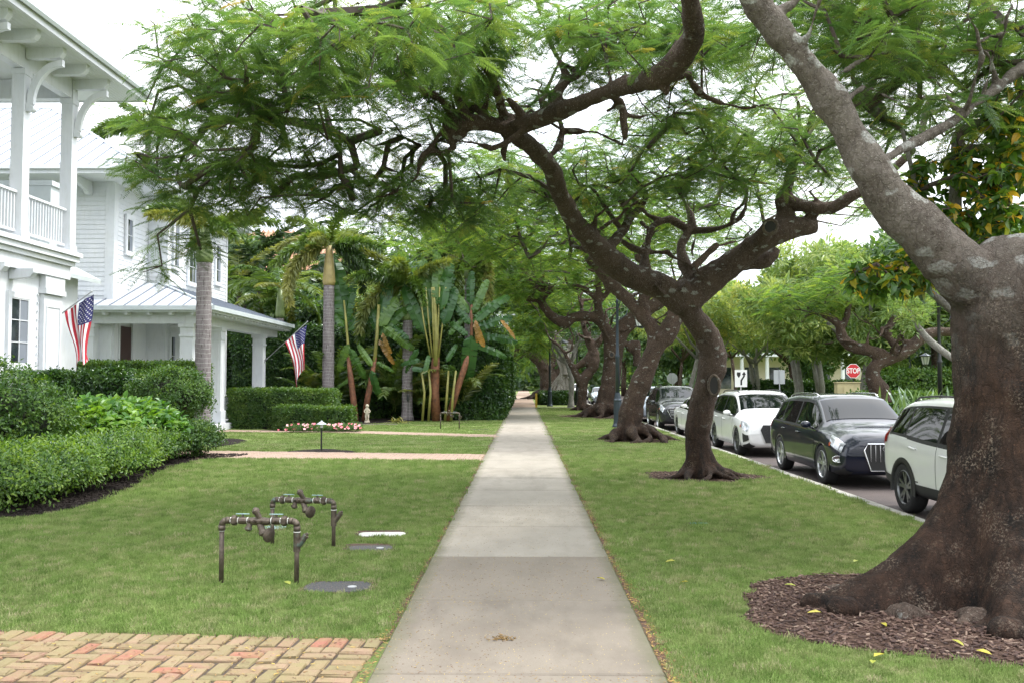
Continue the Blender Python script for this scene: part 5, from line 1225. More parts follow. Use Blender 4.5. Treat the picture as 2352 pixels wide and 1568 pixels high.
SUV = dict(L0=-2.37, L1=2.29, wb=2.81, R=.375, hw=.95, st=[
 (-2.37, .46, .76, .90, .72, .96, .62), (-2.33, .36, .88, .98, .82, 1.10, .72), (-2.20, .30, .93, 1.04, .88, 1.32, .70), (-1.98, .26, .945, 1.06, .90, 1.55, .66), (-1.6, .24, .95, 1.05, .91, 1.615, .66),
 (-.8, .21, .95, 1.03, .92, 1.655, .67), (0, .21, .95, 1.01, .92, 1.655, .67), (.38, .21, .95, 1.0, .92, 1.615, .66), (.50, .21, .95, 1.0, .92, 1.56, .665), (1.14, .21, .95, .99, .912, 1.185, .75), (1.22, .21, .95, .99, .91, 1.14, .76), (1.45, .21, .95, .97, .90, 1.075, .78),
 (1.95, .22, .94, .90, .87, 1.01, .74), (2.17, .25, .90, .82, .82, .94, .70), (2.27, .30, .83, .76, .76, .86, .64), (2.29, .36, .78, .72, .71, .80, .60)])
def variant(base, **kw):
    d = dict(base); st = [list(s) for s in d['st']]
    if 'lift' in kw: st = [[s[0], s[1]+kw['lift']*.5, s[2], s[3]+kw['lift'], s[4], s[5]+kw['lift'], s[6]] for s in st]
    d['st'] = st; d.update({k: v for k, v in kw.items() if k not in ('lift',)}); return d
SEDAN = dict(L0=-2.35, L1=2.30, wb=2.80, R=.34, hw=.92, st=[
 (-2.35, .42, .74, .84, .70, .90, .60), (-2.28, .32, .86, .93, .80, 1.0, .68), (-2.0, .24, .91, .97, .85, 1.07, .70), (-1.6, .2, .92, .96, .87, 1.14, .66), (-.9, .17, .92, .94, .88, 1.38, .60), (-.2, .17, .92, .92, .88, 1.44, .60),
 (.22, .17, .92, .91, .88, 1.42, .60), (.34, .17, .92, .91, .88, 1.37, .61), (1.07, .17, .92, .90, .87, 1.04, .73), (1.15, .17, .92, .90, .87, 1.01, .74), (1.5, .18, .92, .87, .86, .95, .74), (2.0, .20, .90, .80, .83, .86, .70), (2.22, .26, .84, .70, .76, .76, .62), (2.30, .34, .74, .60, .66, .66, .54)])
WAGON = variant(SUV, L0=-2.30, R=.372, hw=.93, st=[
 (-2.26, .52, .74, .98, .74, 1.05, .64), (-2.22, .42, .86, 1.06, .84, 1.22, .70), (-2.10, .36, .91, 1.12, .88, 1.42, .68), (-1.88, .33, .93, 1.13, .89, 1.60, .66), (-1.5, .30, .93, 1.11, .90, 1.665, .66),
 (-.8, .27, .93, 1.06, .90, 1.69, .66), (0, .27, .93, 1.03, .90, 1.685, .66), (.38, .27, .93, 1.02, .90, 1.65, .65), (.50, .27, .93, 1.02, .90, 1.60, .655), (1.13, .27, .93, 1.02, .90, 1.22, .75), (1.20, .27, .93, 1.02, .90, 1.18, .76), (1.45, .27, .93, 1.0, .90, 1.12, .78),
 (1.95, .28, .93, .95, .87, 1.06, .74), (2.17, .31, .90, .90, .82, .98, .70), (2.26, .36, .83, .82, .76, .90, .64), (2.29, .42, .78, .76, .71, .84, .60)])

class Car:
    def __init__(s, sp, name, label, cat, loc, paint_, rz=-math.pi/2, rim='rim', group='cars parked along the kerb', clad=False, detail=2, front='q', privacy=True):
        s.sp = sp; s.root = thing(name, label, cat, loc, rz, group); st = np.array(sp['st']); xs = st[:, 0]
        s.F = [pchip(xs, st[:, i]) for i in range(1, 7)]; s.x0, s.x1 = xs[0], xs[-1]; s.body(paint_); s.paint = paint_; s.hw = sp['hw']
        s.wheels(rim); s.glass(detail); 
        if detail > 1: s.doors(clad)
        s.face(front, clad)
    def ring(s, x):
        zb, wm, zs, ws, zt, wt = [f(x) for f in s.F]
        cr = .035
        return [(0, zb), (wm*.72, zb), (wm-.05, zb+.05), (wm-.01, zb+.20), (wm, (zb+zs)/2+.05), (wm-.004, zs-.14), (ws, zs), (wt+.035, zt-.075), (wt-.10, zt), (wt*.5, zt+cr*.8), (0, zt+cr)]
    def S(s, x, t, side=1, off=0.0):          # surface point; t runs 0..10 over the half ring
        def pos(x, t):
            c = s.ring(x); n = len(c)-1; t = min(max(t, 0), n-1e-6); i = int(t); u = t-i
            g = lambda k: np.array(c[k]) if 0 <= k <= n else (np.array((-c[-k][0], c[-k][1])) if k < 0 else np.array((-c[2*n-k][0], c[2*n-k][1])))
            p0, p1, p2, p3 = g(i-1), g(i), g(i+1), g(i+2); ten = .5
            if i in (6,) : q = p1+(p2-p1)*u
            else: q = .5*((2*p1)+(p2-p0)*u+(2*p0-5*p1+4*p2-p3)*u*u+(3*p1-p0-3*p2+p3)*u**3); q = q*.65+(p1+(p2-p1)*u)*.35
            return Vector((x, q[0], q[1]))
        p = pos(x, t)
        if off:
            e = .01; a = pos(min(x+e, s.x1), t)-pos(max(x-e, s.x0), t); b = pos(x, min(t+.02, 10))-pos(x, max(t-.02, 0)); n = b.cross(a)
            if n.length > 1e-9: p = p+n.normalized()*off
        return Vector((p.x, p.y*side, p.z))
    def body(s, paint_):
        T = [0, .5, 1, 1.5, 2, 2.5, 3, 3.5, 4, 4.5, 5, 5.4, 5.8, 6, 6.25, 6.5, 6.75, 7, 7.25, 7.5, 7.75, 8, 8.25, 8.5, 8.75, 9, 9.25, 9.5, 9.75, 10]
        X = sorted(set([s.x0+(s.x1-s.x0)*i/90 for i in range(91)])); m = MB(); nT = len(T); N_ = 2*nT-2
        for x in X:
            half = [s.S(x, t) for t in T]; loop = half+[Vector((p.x, -p.y, p.z)) for p in half[-2:0:-1]]; m.v += [tuple(p) for p in loop]
        for i in range(len(X)-1):
            for j in range(N_):
                a, b = i*N_+j, i*N_+(j+1) % N_; m.f.append((a, a+N_, b+N_, b)[::-1]); m.m.append(0)
        m.f.append(tuple(range(N_))[::-1]); m.m.append(0); k = (len(X)-1)*N_; m.f.append(tuple(k+j for j in range(N_))); m.m.append(0)
        o = m.build('body', paint_, None, True); bpy.context.view_layer.update()
        bm = bmesh.new(); bm.from_mesh(o.data); bmesh.ops.recalc_face_normals(bm, faces=bm.faces); bm.to_mesh(o.data); bm.free()
        cut = MB(); R_ = s.sp['R']+.055
        for ax in (-s.sp['wb']/2, s.sp['wb']/2):
            for sd_ in (-1, 1): cut.cyl((ax, sd_*.52, s.sp['R']), (ax, sd_*1.3, s.sp['R']), R_, 36)
        co = cut.build('cutter', M['tyre']); md = o.modifiers.new('b', 'BOOLEAN'); md.object = co; md.operation = 'DIFFERENCE'; md.solver = 'EXACT'
        try: md.material_mode = 'TRANSFER'
        except Exception: pass
        bpy.context.view_layer.update(); dg = bpy.context.evaluated_depsgraph_get(); me = bpy.data.meshes.new_from_object(o.evaluated_get(dg)); 
        bpy.data.objects.remove(co); bpy.data.objects.remove(o); me.name = 'body'
        for p in me.polygons: p.use_smooth = True
        try: me.set_sharp_from_angle(angle=R(38))
        except Exception: pass
        s.bo = link('body', me, s.root)
    def patch(s, name, mat, x0, x1, t0, t1, off, nx=14, nt=6, sides=(1, -1), parent=None, slant=0, slant1=None, smooth=True):
        out = []
        for sd_ in sides:
            m = MB(); s1 = slant if slant1 is None else slant1
            m.grid(lambda a, b: s.S(x0+(slant*b)+(x1+s1*b-x0-slant*b)*a, t0+(t1-t0)*b, sd_, off), nx, nt, 0, sd_ < 0); out.append(m.build(name, mat, parent or s.root, smooth))
        return out
    def across(s, name, mat, x0, x1, t0, off, nx=10, nt=16, bow=0):
        m = MB()
        def f(a, b):
            u = 2*b-1; t = 10-(10-t0)*abs(u); x = x0+(x1-x0)*a; x = x-bow*u*u
            return s.S(x, t, 1 if u > 0 else -1, off)
        m.grid(f, nx, nt, 0, True); return m.build(name, mat, s.root, True)
    def wheels(s, rim):
        R_ = s.sp['R']; hw = s.hw; rr = R_*.70
        t = MB(); w = .235; prof = [(rr, -w/2+.01), (R_-.03, -w/2), (R_-.008, -w/2+.03), (R_, -w/2+.05), (R_, w/2-.05), (R_-.008, w/2-.03), (R_-.03, w/2), (rr, w/2-.01)]
        t.lathe(prof, n=40, M=Matrix.Rotation(-math.pi/2, 3, 'X'), caps=False); tm = t.mesh('tyre', M['tyre'], True)
        r = MB(); Q = Matrix.Rotation(-math.pi/2, 3, 'X')
        r.lathe([(rr+.004, w/2-.012), (rr-.015, w/2-.004), (rr-.03, w/2-.03), (rr-.035, 0), (rr-.035, -w/2+.02), (rr, -w/2+.015)], n=36, M=Q, caps=False)
        r.lathe([(.001, w/2-.03), (.05, w/2-.03), (.065, w/2-.05), (.07, w/2-.1)], n=20, M=Q, caps=False)
        for k in range(5):
            for dd in (-.17, .17):
                a = 2*math.pi*k/5+.3; a1 = a+dd*.55; a2 = a+dd*1.25
                p, q = Vector((.05*math.cos(a1), w/2-.035, .05*math.sin(a1))), Vector(((rr-.02)*math.cos(a2), w/2-.022, (rr-.02)*math.sin(a2)))
                d = (q-p); L = d.length; d.normalize(); sdv = d.cross(Vector((0, 1, 0)))
                vs = [p-sdv*.024, p+sdv*.024, q+sdv*.020, q-sdv*.020]; r.add([v for v in vs]+[v+Vector((0, -.035, 0)) for v in vs], [(0, 1, 2, 3), (0, 4, 5, 1), (2, 6, 7, 3), (1, 5, 6, 2), (3, 7, 4, 0)])
        rm = r.mesh('rim', M[rim]); dm = MB().cyl((0, -w/2+.02, 0), (0, w/2-.085, 0), rr-.04, 24).mesh('brake_disc', M['tyre'])
        for ax in (-s.sp['wb']/2, s.sp['wb']/2):
            for sd_ in (-1, 1):
                o = link('wheel', tm, s.root, (ax, sd_*(hw-.125), R_), (0, 0, 0 if sd_ > 0 else math.pi)); link('rim', rm, o); link('brake_disc', dm, o)
    def glass(s, detail):
        g = M['carglass']; xs = [q[0] for q in s.sp['st']]; z = [q[5] for q in s.sp['st']]
        s.hdr, s.cowl = (.42, 1.22) if s.sp['hw'] > .925 else (.25, 1.15)
        s.across('windshield', g, s.hdr+.09, s.cowl-.085, 7.35, .010, 12, 32, .03)
        if s.sp['hw'] > .925:
            s.across('rear_window', g, s.x0+.17, s.x0+.36, 7.5, .006, 6, 14)
            for a, b in ((-1.93, -1.42), (-1.36, -.36), (-.28, 1.0)): s.patch('side_window', g, a, b, 6.10, 6.90, .006, 14, 4, slant=0 if a > -1.9 else .10, slant1=0)
            s.patch('window_trim', M['cladding'], -1.98, 1.08, 6.02, 6.96, .003, 24, 4)
            if s.front_chrome: s.patch('bright_trim', M['chrome'], -1.98, 1.1, 5.93, 6.01, .006, 24, 1)
        else:
            s.across('rear_window', g, -1.55, -.95, 7.5, .006, 8, 14)
            for a, b in ((-1.15, -.36), (-.28, .85)): s.patch('side_window', g, a, b, 6.12, 6.88, .006, 12, 4)
    front_chrome = False
    def doors(s, clad):
        for (a, b) in ((-1.30 if s.sp['wb'] > 2 else -1, -.32), (-.30, .98)):
            s.patch('door_gap', M['cladding'], a-.006 if a > -1 else -.907, b+.006, 2.55, 6.02, .0015, 16, 14, slant=0 if a > -1 else -.40, slant1=0); d = s.patch('door', s.paint, a if a > -1 else -.90, b, 2.58, 6.0, .0045, 16, 14, slant=0 if a > -1 else -.40, slant1=0)
            for o, sd_ in zip(d, (1, -1)):
                m = MB(); p = s.S(a+.16, 5.35, sd_, .03); q = s.S(a+.36, 5.35, sd_, .03); m.tube([p-Vector((0, sd_*.03, 0)), p, q, q-Vector((0, sd_*.03, 0))], .014, 8); m.build('door_handle', s.paint, o, True)
        if clad:
            s.patch('sill_cladding', M['cladding'], -1.0, 1.0, 1.6, 3.0, .012, 20, 5)
        for ax in (-s.sp['wb']/2, s.sp['wb']/2):
            for sd_ in (-1, 1):
                m = MB(); n = 18; R_ = s.sp['R']+(.075 if clad else .052); w = .055 if clad else .022
                a0, a1 = R(-12), R(192)
                ins, outs = [], []
                for i in range(n+1):
                    a = a0+(a1-a0)*i/n; X_ = ax+R_*math.cos(a); Z_ = s.sp['R']+R_*math.sin(a); y = s.hw+(.016 if clad else .002)
                    X2 = ax+(R_-w*1.4)*math.cos(a); Z2 = s.sp['R']+(R_-w*1.4)*math.sin(a)
                    ins.append((X2, sd_*(y-.004), Z2)); outs.append((X_, sd_*(y-.012), Z_))
                vs = ins+outs+[(x, y-sd_*.10, z) for x, y, z in ins]
                fs = []
                for i in range(n): fs += [(i, i+1, n+2+i, n+1+i), (i, 2*n+2+i, 2*n+3+i, i+1)]
                m.add(vs, fs); m.build('wheel_arch', M['cladding'] if clad else s.paint, s.root, True)
        for sd_ in (1, -1):             # mirrors and roof rails
            m = MB(); c = Vector((.80, sd_*(s.hw+.10), 1.10)); Q = Matrix.Rotation(-.15*sd_, 3, 'Z'); m.lathe([(.001, -.10), (.055, -.09), (.085, -.04), (.09, .03), (.075, .075), (.001, .08)], c, 14, Q @ Matrix.Rotation(math.pi/2, 3, 'Y') @ Matrix.Diagonal((.75, 1.2, .55))); m.tube([c+Vector((0, -sd_*.08, -.04)), Vector((.82, sd_*(s.hw-.06), 1.02))], .022, 8); m.build('wing_mirror', s.paint if not clad else s.paint, s.root, True)
            if s.sp['hw'] > .925:
                pts = [s.S(-1.75+2.05*i/10, 7.9, sd_, .045 if 0 < i < 10 else .0) for i in range(11)]; m = MB(); m.tube(pts, .014, 8); m.build('roof_rail', M['chrome'] if s.front_chrome else M['cladding'], s.root, True)
    def face(s, front, clad):
        x1, x0 = s.x1, s.x0; ws = 1 if s.sp['hw'] > .925 else 1
        # head and tail lamps wrap round the corners
        s.patch('headlight', M['lens'], x1-.40, x1-.045, 5.05, 6.35, .012, 10, 6, slant=-.10, slant1=-.01)
        s.patch('amber_reflector', M['amber'], x1-.43, x1-.37, 4.9, 5.3, .014, 2, 2)
        s.patch('tail_light', M['tail'], x0+.035, x0+.26, 5.2, 6.4, .012, 8, 6)
        zt = s.F[4](x1-.03); zb = s.F[0](x1)
        # grille, intakes
        m = MB(); gx = x1+.012
        gw, gt, gb = {'q': (.40, zt-.06, .33), 'n': (.46, zt-.05, .38), 'h': (.62, zt-.02, .50)}.get(front, (.45, zt-.05, .35))
        poly = [(-gw, gt), (gw, gt), (gw+.06, gt-.12), (gw*.86, gb), (-gw*.86, gb), (-gw-.06, gt-.12)][::-1]
        toX = Matrix(((0, 0, 1), (1, 0, 0), (0, 1, 0)))
        m.prism(poly, .03, toX, (gx-.02, 0, 0)); g = m.build('grille', M['cladding'] if front != 'q' else M['signblack'], s.root)
        m = MB(); pts = [Vector((gx+.012, a, b)) for a, b in poly]; m.tube(pts+[pts[0]], .014 if front == 'q' else .008, 6); m.build('grille_frame', M['chrome'] if front in 'qh' else M['cladding'], g)
        if front == 'q':
            for k in range(9):
                y = -gw*.86+gw*1.72*k/8; mb = MB(); mb.bb(gx+.010, gx+.020, y-.008, y+.008, gb+.16, gt-.02); mb.build('grille_bar', M['chrome'], g)
            mb = MB()
            for k in range(4): mb.tube([Vector((gx+.032, -.09+.06*k+.042*math.cos(2*math.pi*i/20), gt-.085+.042*math.sin(2*math.pi*i/20))) for i in range(21)], .005, 6, False)
            mb.build('ring_emblem', M['chrome'], g)
        elif front == 'h':
            for k in range(4): mb = MB(); z = gt-.05-k*.08; mb.bb(gx+.010, gx+.022, -gw+.02*k, gw-.02*k, z-.014, z+.014); mb.build('grille_bar', M['chrome'], g)
        else:
            for k in range(5): mb = MB(); z = gt-.08-k*.07; mb.tube([(gx+.014, -gw*.9+(gw*1.8)*i/12, z+(.022 if i % 2 else -.022)) for i in range(13)], .006, 4); mb.build('grille_bar', M['cladding'], g)
            mb = MB()
            for k in range(4): mb.tube([Vector((gx+.030, -.09+.06*k+.042*math.cos(2*math.pi*i/20), gt-.12+.042*math.sin(2*math.pi*i/20))) for i in range(21)], .005, 6, False)
            mb.build('ring_emblem', M['rimdark'], g)
        for sd_ in (1, -1):
            if front == 'q':
                c = s.S(x1-.10, 3.6, sd_, .01); m = MB(); n = (Vector((1, sd_*.35, 0))).normalized(); Q = n.to_track_quat('Z', 'Y').to_matrix(); m.lathe([(.001, .0), (.055, .004), (.07, .012), (.078, .016), (.085, .006)], c+n*.005, 20, Q @ Matrix.Diagonal((1.25, .8, 1))); m.build('fog_light', M['chrome'], s.root, True)
            else:
                m = MB(); 
                m.grid(lambda a, b: s.S(x1-.22+.20*a, 2.7+(1.5-.3*a)*b, sd_, .012), 6, 5, 0, sd_ < 0); m.build('air_intake', M['cladding'], s.root, True)
        s.patch('lower_bumper', M['cladding'], x1-.30, x1-.02, 1.2, 2.3, .010, 6, 4)
        s.patch('rear_bumper', M['cladding'], x0+.02, x0+.5, 1.5, 3.0 if clad else 2.4, .012, 8, 4)

ROAD = -.15
def shut(c):
    return c
Car.front_chrome = False
c1 = Car(WAGON, 'parked_suv', 'white sport utility with black wheel arches, parked rear first beside the big trunk', 'car', (6.56, 12.33, ROAD), M['paint_white'], rim='rimdark', clad=True, front='n')
m = MB()
for k, w in enumerate((.018, .015, .018)): m.bb(-.93+k*.03, -.93+k*.03+w, -.0, .004, 0, .018)
b = m.build('badge', M['signblack'], c1.root); b.location = (0, -.9475, .50)
Car.front_chrome = True
c2 = Car(SUV, 'parked_suv', 'dark navy sport utility with chrome slatted grille parked behind the white one', 'car', (6.60, 18.95, ROAD), M['paint_navy'], front='q')
Car.front_chrome = False
c3 = Car(SUV, 'parked_suv', 'white sport utility with black honeycomb grille parked behind the navy one', 'car', (6.55, 25.72, ROAD), M['paint_white'], rim='rimdark', front='n')
c4 = Car(SEDAN, 'parked_sedan', 'low white sedan half hidden behind the trunk with the hollow', 'car', (6.52, 32.3, ROAD), M['paint_white'], rim='rimdark', front='n')
c5 = Car(variant(SUV, lift=.07), 'parked_suv', 'dark grey sport utility with barred chrome grille between the tree trunks', 'car', (6.30, 38.2, ROAD), M['paint_grey'], front='h')
c6 = Car(SUV, 'parked_suv', 'pale blue silver sport utility peeking out behind the dark grey one', 'car', (6.35, 45.6, ROAD), M['paint_silver'], front='n')
c7 = Car(SEDAN, 'parked_sedan', 'small silver blue car far down the road left of the thick red trunk', 'car', (6.35, 76, ROAD), M['paint_silver'], front='h', detail=1)
c8 = Car(SUV, 'parked_suv', 'white sport utility far down the road behind the whitish aerial roots', 'car', (5.9, 98, ROAD), M['paint_white'], front='h', detail=1)
c9 = Car(SUV, 'passing_suv', 'white car in the road of which only the roof shows over the near white one', 'car', (10.1, 17.3, ROAD), M['paint_white'], detail=1, front='n', group=None)
m = MB(); m.prism([(-.12, 0), (.10, 0), (-.08, .09)], .03, Matrix(((1, 0, 0), (0, 0, -1), (0, 1, 0))), (-1.5, .015, 1.68)); m.build('roof_fin', M['paint_white'], c9.root)
c10 = Car(SEDAN, 'parked_sedan', 'dark car with red tail lamps parked across the road behind the bare sign back', 'car', (21.5, 76, ROAD+.15), M['paint_red'], rz=math.pi/2, detail=1, group=None)
c11 = Car(SEDAN, 'parked_sedan', 'dark car parked across the road between the pale grey trunks', 'car', (23.6, 76, ROAD+.15), M['paint_red'], rz=-math.pi/2, detail=1, group=None)
# ================================================================== HEDGES, SHRUBS, PALMS
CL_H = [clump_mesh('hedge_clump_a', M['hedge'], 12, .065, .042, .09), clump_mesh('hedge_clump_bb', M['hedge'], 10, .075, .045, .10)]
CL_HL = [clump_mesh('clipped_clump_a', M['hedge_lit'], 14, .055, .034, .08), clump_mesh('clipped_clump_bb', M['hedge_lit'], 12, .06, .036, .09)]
CL_S = [clump_mesh('shrub_clump_a', M['shrub'], 14, .055, .030, .10), clump_mesh('shrub_clump_bb', M['shrub'], 11, .065, .034, .12)]
CL_SP = [clump_mesh('young_clump_a', M['shrub_pale'], 13, .055, .026, .11), clump_mesh('young_clump_bb', M['shrub_pale'], 11, .065, .028, .13), clump_mesh('young_clump_ccc', M['shrub'], 11, .06, .03, .12)]
CL_B = [clump_mesh('broad_clump_a', M['broad'], 8, .15, .10, .14, .1), clump_mesh('broad_clump_bb', M['broad'], 7, .17, .11, .15, .1)]
CL_F = [clump_mesh('far_clump_a', M['fargreen'], 14, .26, .13, .42), clump_mesh('far_clump_bb', M['fargreen'], 12, .30, .15, .45)]
CL_M = [clump_mesh('narrow_clump_a', M['mango'], 16, .30, .075, .36), clump_mesh('narrow_clump_bb', M['mango'], 15, .34, .08, .38)]
CL_Y = [clump_mesh('yellow_clump_a', M['yellowtree'], 15, .24, .08, .36), clump_mesh('yellow_clump_bb', M['mango'], 13, .22, .08, .34)]

def hedge(name, label, cat, x0, x1, y0, y1, z0, z1, dens, meshes, size=(.8, 1.3), rag=.05, group=None, faces='xyXYt', seed=0, core=True, round_=.0, rz=0):
    cx, cy = (x0+x1)/2, (y0+y1)/2; rt = thing(name, label, cat, (cx, cy, 0), rz, group); rs = random.Random(seed); P, Q, S = [], [], []
    lx, ly, lz = (x1-x0)/2, (y1-y0)/2, z1-z0
    def add(p, n):
        p = Vector(p); w = noise.noise(Vector((p.x*1.1+seed, p.y*1.1, p.z*1.3)))*rag*2+rs.gauss(0, rag*.5); p += Vector(n)*w
        n2 = (Vector(n)+Vector((rs.gauss(0, .4), rs.gauss(0, .4), rs.gauss(0, .3)+.25))).normalized(); P.append(p); Q.append(nrm_rot(n2, rs.uniform(0, 6.28))); S.append(rs.uniform(*size))
    for f in faces:
        if f in 'xX':
            for _ in range(int(dens*2*ly*lz)): add(((-lx if f == 'x' else lx), rs.uniform(-ly, ly), z0+lz*rs.random()**.9), (-1 if f == 'x' else 1, 0, 0))
        if f in 'yY':
            for _ in range(int(dens*2*lx*lz)): add((rs.uniform(-lx, lx), (-ly if f == 'y' else ly), z0+lz*rs.random()**.9), (0, -1 if f == 'y' else 1, 0))
        if f == 't':
            for _ in range(int(dens*4*lx*ly)): add((rs.uniform(-lx, lx), rs.uniform(-ly, ly), z1), (0, 0, 1))
    if core: mb = MB(); r = rag+.05; mb.bb(-lx+r, lx-r, -ly+r, ly-r, max(z0-.02, .0), z1-r); mb.build('dark_core', M['core'], rt)  # solid dark box added to stop see-through, painted as inner shade
    scatter('foliage', P, Q, S, meshes, rt)
    return rt
def shrub(name, label, cat, c, r, n, meshes, size=(.8, 1.3), seed=0, stems=4, group=None, rag=.12, hollow=.55, base=0, stem_r=.018, core=True, mat='twig'):
    """uneven leafy mound on visible stems"""
    rt = thing(name, label, cat, (c[0], c[1], 0), 0, group); rs = random.Random(seed); P, Q, S = [], [], []
    for _ in range(n):
        d = Vector((rs.gauss(0, 1), rs.gauss(0, 1), rs.gauss(0, 1))).normalized(); k = 1+rag*2.2*noise.noise(d*2.3+Vector((seed, 0, 0)))+rs.gauss(0, rag*.35)
        if rs.random() < .3: k *= rs.uniform(hollow, 1)
        if d.z < -.35 and rs.random() < .72: continue
        P.append((d.x*r[0]*k, d.y*r[1]*k, c[2]+d.z*r[2]*k)); Q.append(nrm_rot((d+Vector((rs.gauss(0, .35), rs.gauss(0, .35), .45))).normalized(), rs.uniform(0, 6.28))); S.append(rs.uniform(*size))
    if core:
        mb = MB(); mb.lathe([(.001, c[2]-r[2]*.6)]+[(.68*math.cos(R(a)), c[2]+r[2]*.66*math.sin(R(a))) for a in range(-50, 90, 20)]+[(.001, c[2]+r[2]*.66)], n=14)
        mb.v = [(x*r[0] if abs(x)+abs(y) > .01 else x, y*r[1] if abs(x)+abs(y) > .01 else y, z+.08*r[2]*noise.noise(Vector((x*3, y*3, z*3+seed)))) for x, y, z in mb.v]; mb.build('dark_core', M['core'], rt)  # solid dark filler inside the mound, painted as its inner shade
    for i in range(stems):
        a = rs.uniform(0, 6.28); mb = MB(); b = Vector((rs.uniform(-.15, .15), rs.uniform(-.1, .1), base)); t = Vector((r[0]*.6*math.cos(a), r[1]*.6*math.sin(a), c[2]+rs.uniform(-.1, .2)*r[2])); mb.tube([b, b.lerp(t, .4)+Vector((rs.uniform(-.05, .05), 0, .05)), t], [stem_r, stem_r*.8, stem_r*.5], 7); mb.build('stem', M[mat], rt, True)
    scatter('foliage', P, Q, S, meshes, rt)
    return rt

# tall hedge closing the garden and running up along the sidewalk
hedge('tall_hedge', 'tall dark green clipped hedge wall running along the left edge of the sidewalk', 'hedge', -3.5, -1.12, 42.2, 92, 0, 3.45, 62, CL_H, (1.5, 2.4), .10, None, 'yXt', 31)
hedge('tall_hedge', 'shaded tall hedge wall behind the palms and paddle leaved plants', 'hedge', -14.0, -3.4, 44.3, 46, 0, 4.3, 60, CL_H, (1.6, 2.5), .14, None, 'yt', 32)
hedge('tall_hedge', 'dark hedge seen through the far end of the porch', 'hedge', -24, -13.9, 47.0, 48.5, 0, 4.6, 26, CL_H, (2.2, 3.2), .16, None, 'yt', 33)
# clipped hedges of the garden
a = W(523, 985, 34); b = W(748, 985, 34)
hedge('clipped_hedge', 'box clipped hedge to the right of the white porch', 'hedge', a.x, b.x, 34.2, 36.2, 0, 1.40, 150, CL_HL, (1.0, 1.5), .035, 'clipped garden hedges', 'xyXt', 34)
a = W(632, 985, 32.8); b = W(800, 985, 32.8)
hedge('clipped_hedge', 'lower rounded hedge in front of the clipped one beside the ringed palm', 'hedge', a.x, b.x, 32.9, 33.9, 0, .80, 160, CL_HL, (.9, 1.4), .05, 'clipped garden hedges', 'xyXt', 35)
a = W(146, 900, 27.5); b = W(446, 900, 27.5)
hedge('clipped_hedge', 'long flat topped hedge before the porch, beneath the near flag', 'hedge', a.x, b.x, 27.4, 28.8, .3, 2.28, 170, CL_HL, (1.0, 1.5), .035, 'clipped garden hedges', 'yXt', 36)
a = W(120, 900, 23.2); b = W(292, 900, 23.2)
hedge('dark_hedge', 'mid height dark hedge between the corner of the near house and the round shrub', 'hedge', a.x, b.x, 22.6, 24.4, .2, 1.93, 170, CL_H, (1.0, 1.6), .09, None, 'yXt', 37)
# shrubs of the left bed
shrub('rounded_shrub', 'big rounded shrub at the left edge, tallest of the left bed', 'shrub', (-9.15, 16.0, 1.08), (1.05, 1.1, .88), 1500, CL_S, (.9, 1.5), 41, 5, rag=.16, stem_r=.045)
shrub('rounded_shrub', 'ball shaped shrub on a thin stem in front of the ringed palm trunk', 'shrub', (W(386, 900, 22.6).x, 22.6, 1.40), (.92, .85, .66), 1300, CL_S, (.9, 1.4), 42, 5, rag=.13, stem_r=.03)
rt = thing('broadleaf_plants', 'bright lime green broad leaved plants between the rounded shrubs', 'plants', (-8.95, 19.4, 0)); rs = random.Random(43); P, Q, S = [], [], []
for _ in range(700):
    u = rs.uniform(-1, 1); v = rs.uniform(-1, 1); x = u*1.05+.25*v; y = v*1.4; z = .35+.95*math.sqrt(max(0, 1-u*u*.75-.1*v*v))*rs.uniform(.55, 1.05)
    P.append((x, y, z)); Q.append(nrm_rot(Vector((rs.gauss(0, .35)+.2*u, rs.gauss(0, .3)-.35, 1)).normalized(), rs.uniform(0, 6))); S.append(rs.uniform(.75, 1.25))
for k in range(9):
    mb = MB(); x = rs.uniform(-1.5, 1.5); mb.tube([(x, rs.uniform(-1, 1), 0), (x+rs.uniform(-.2, .2), rs.uniform(-1, 1), .7)], .012, 6); mb.build('stem', M['twig'], rt)
mb = MB(); mb.lathe([(.001, .05), (.9, .05), (.7, .4), (.001, .55)], n=16); mb.v = [(x*.8, y*1.1, z) for x, y, z in mb.v]; mb.build('dark_core', M['core'], rt)  # dark filler mound added under the leaves, shade in its colour
scatter('foliage', P, Q, S, CL_B, rt)
# loose low hedge following the curved bed, plant by plant
line = [(-20, 12.6), (0, 13.2), (90, 13.7), (175, 14.6), (255, 16.2), (315, 18.0), (370, 19.6), (425, 20.8), (478, 21.4)]
names = ['at the left edge of the bed', 'second from the left edge', 'where the bed edge begins to curve', 'on the outer bulge of the curve', 'on the bend above the dark mulch', 'after the bend', 'below the ball shaped shrub', 'next to the last', 'last and smallest by the pink path']
for i, (px, Y) in enumerate(line):
    c = W(px, 1060, Y); pale = i < 6; hz = [.40, .42, .45, .47, .48, .46, .44, .46, .44][i]; rx = [1.0, .85, .85, .85, .82, .75, .62, .55, .42][i]
    shrub('low_shrub', 'loose low hedge shrub '+names[i], 'shrub', (c.x-.35, Y+.3, hz), (rx, .85 if i < 6 else .5, .30), 900 if i < 6 else 520, CL_SP if pale else CL_S, (.85, 1.4), 50+i, 5, 'low hedge shrubs along the curved bed', rag=.26, stem_r=.014)
c = W(40, 1100, 15); 
for i, (px, Y, rx) in enumerate(((30, 14.8, .8),)):
    c = W(px, 1060, Y); shrub('low_shrub', 'back row hedge shrub '+'behind the left edge plants', 'shrub', (c.x-.5, Y+.3, .42), (rx, .8, .30), 700, CL_SP, (.85, 1.4), 70+i, 3, 'low hedge shrubs along the curved bed', rag=.16)

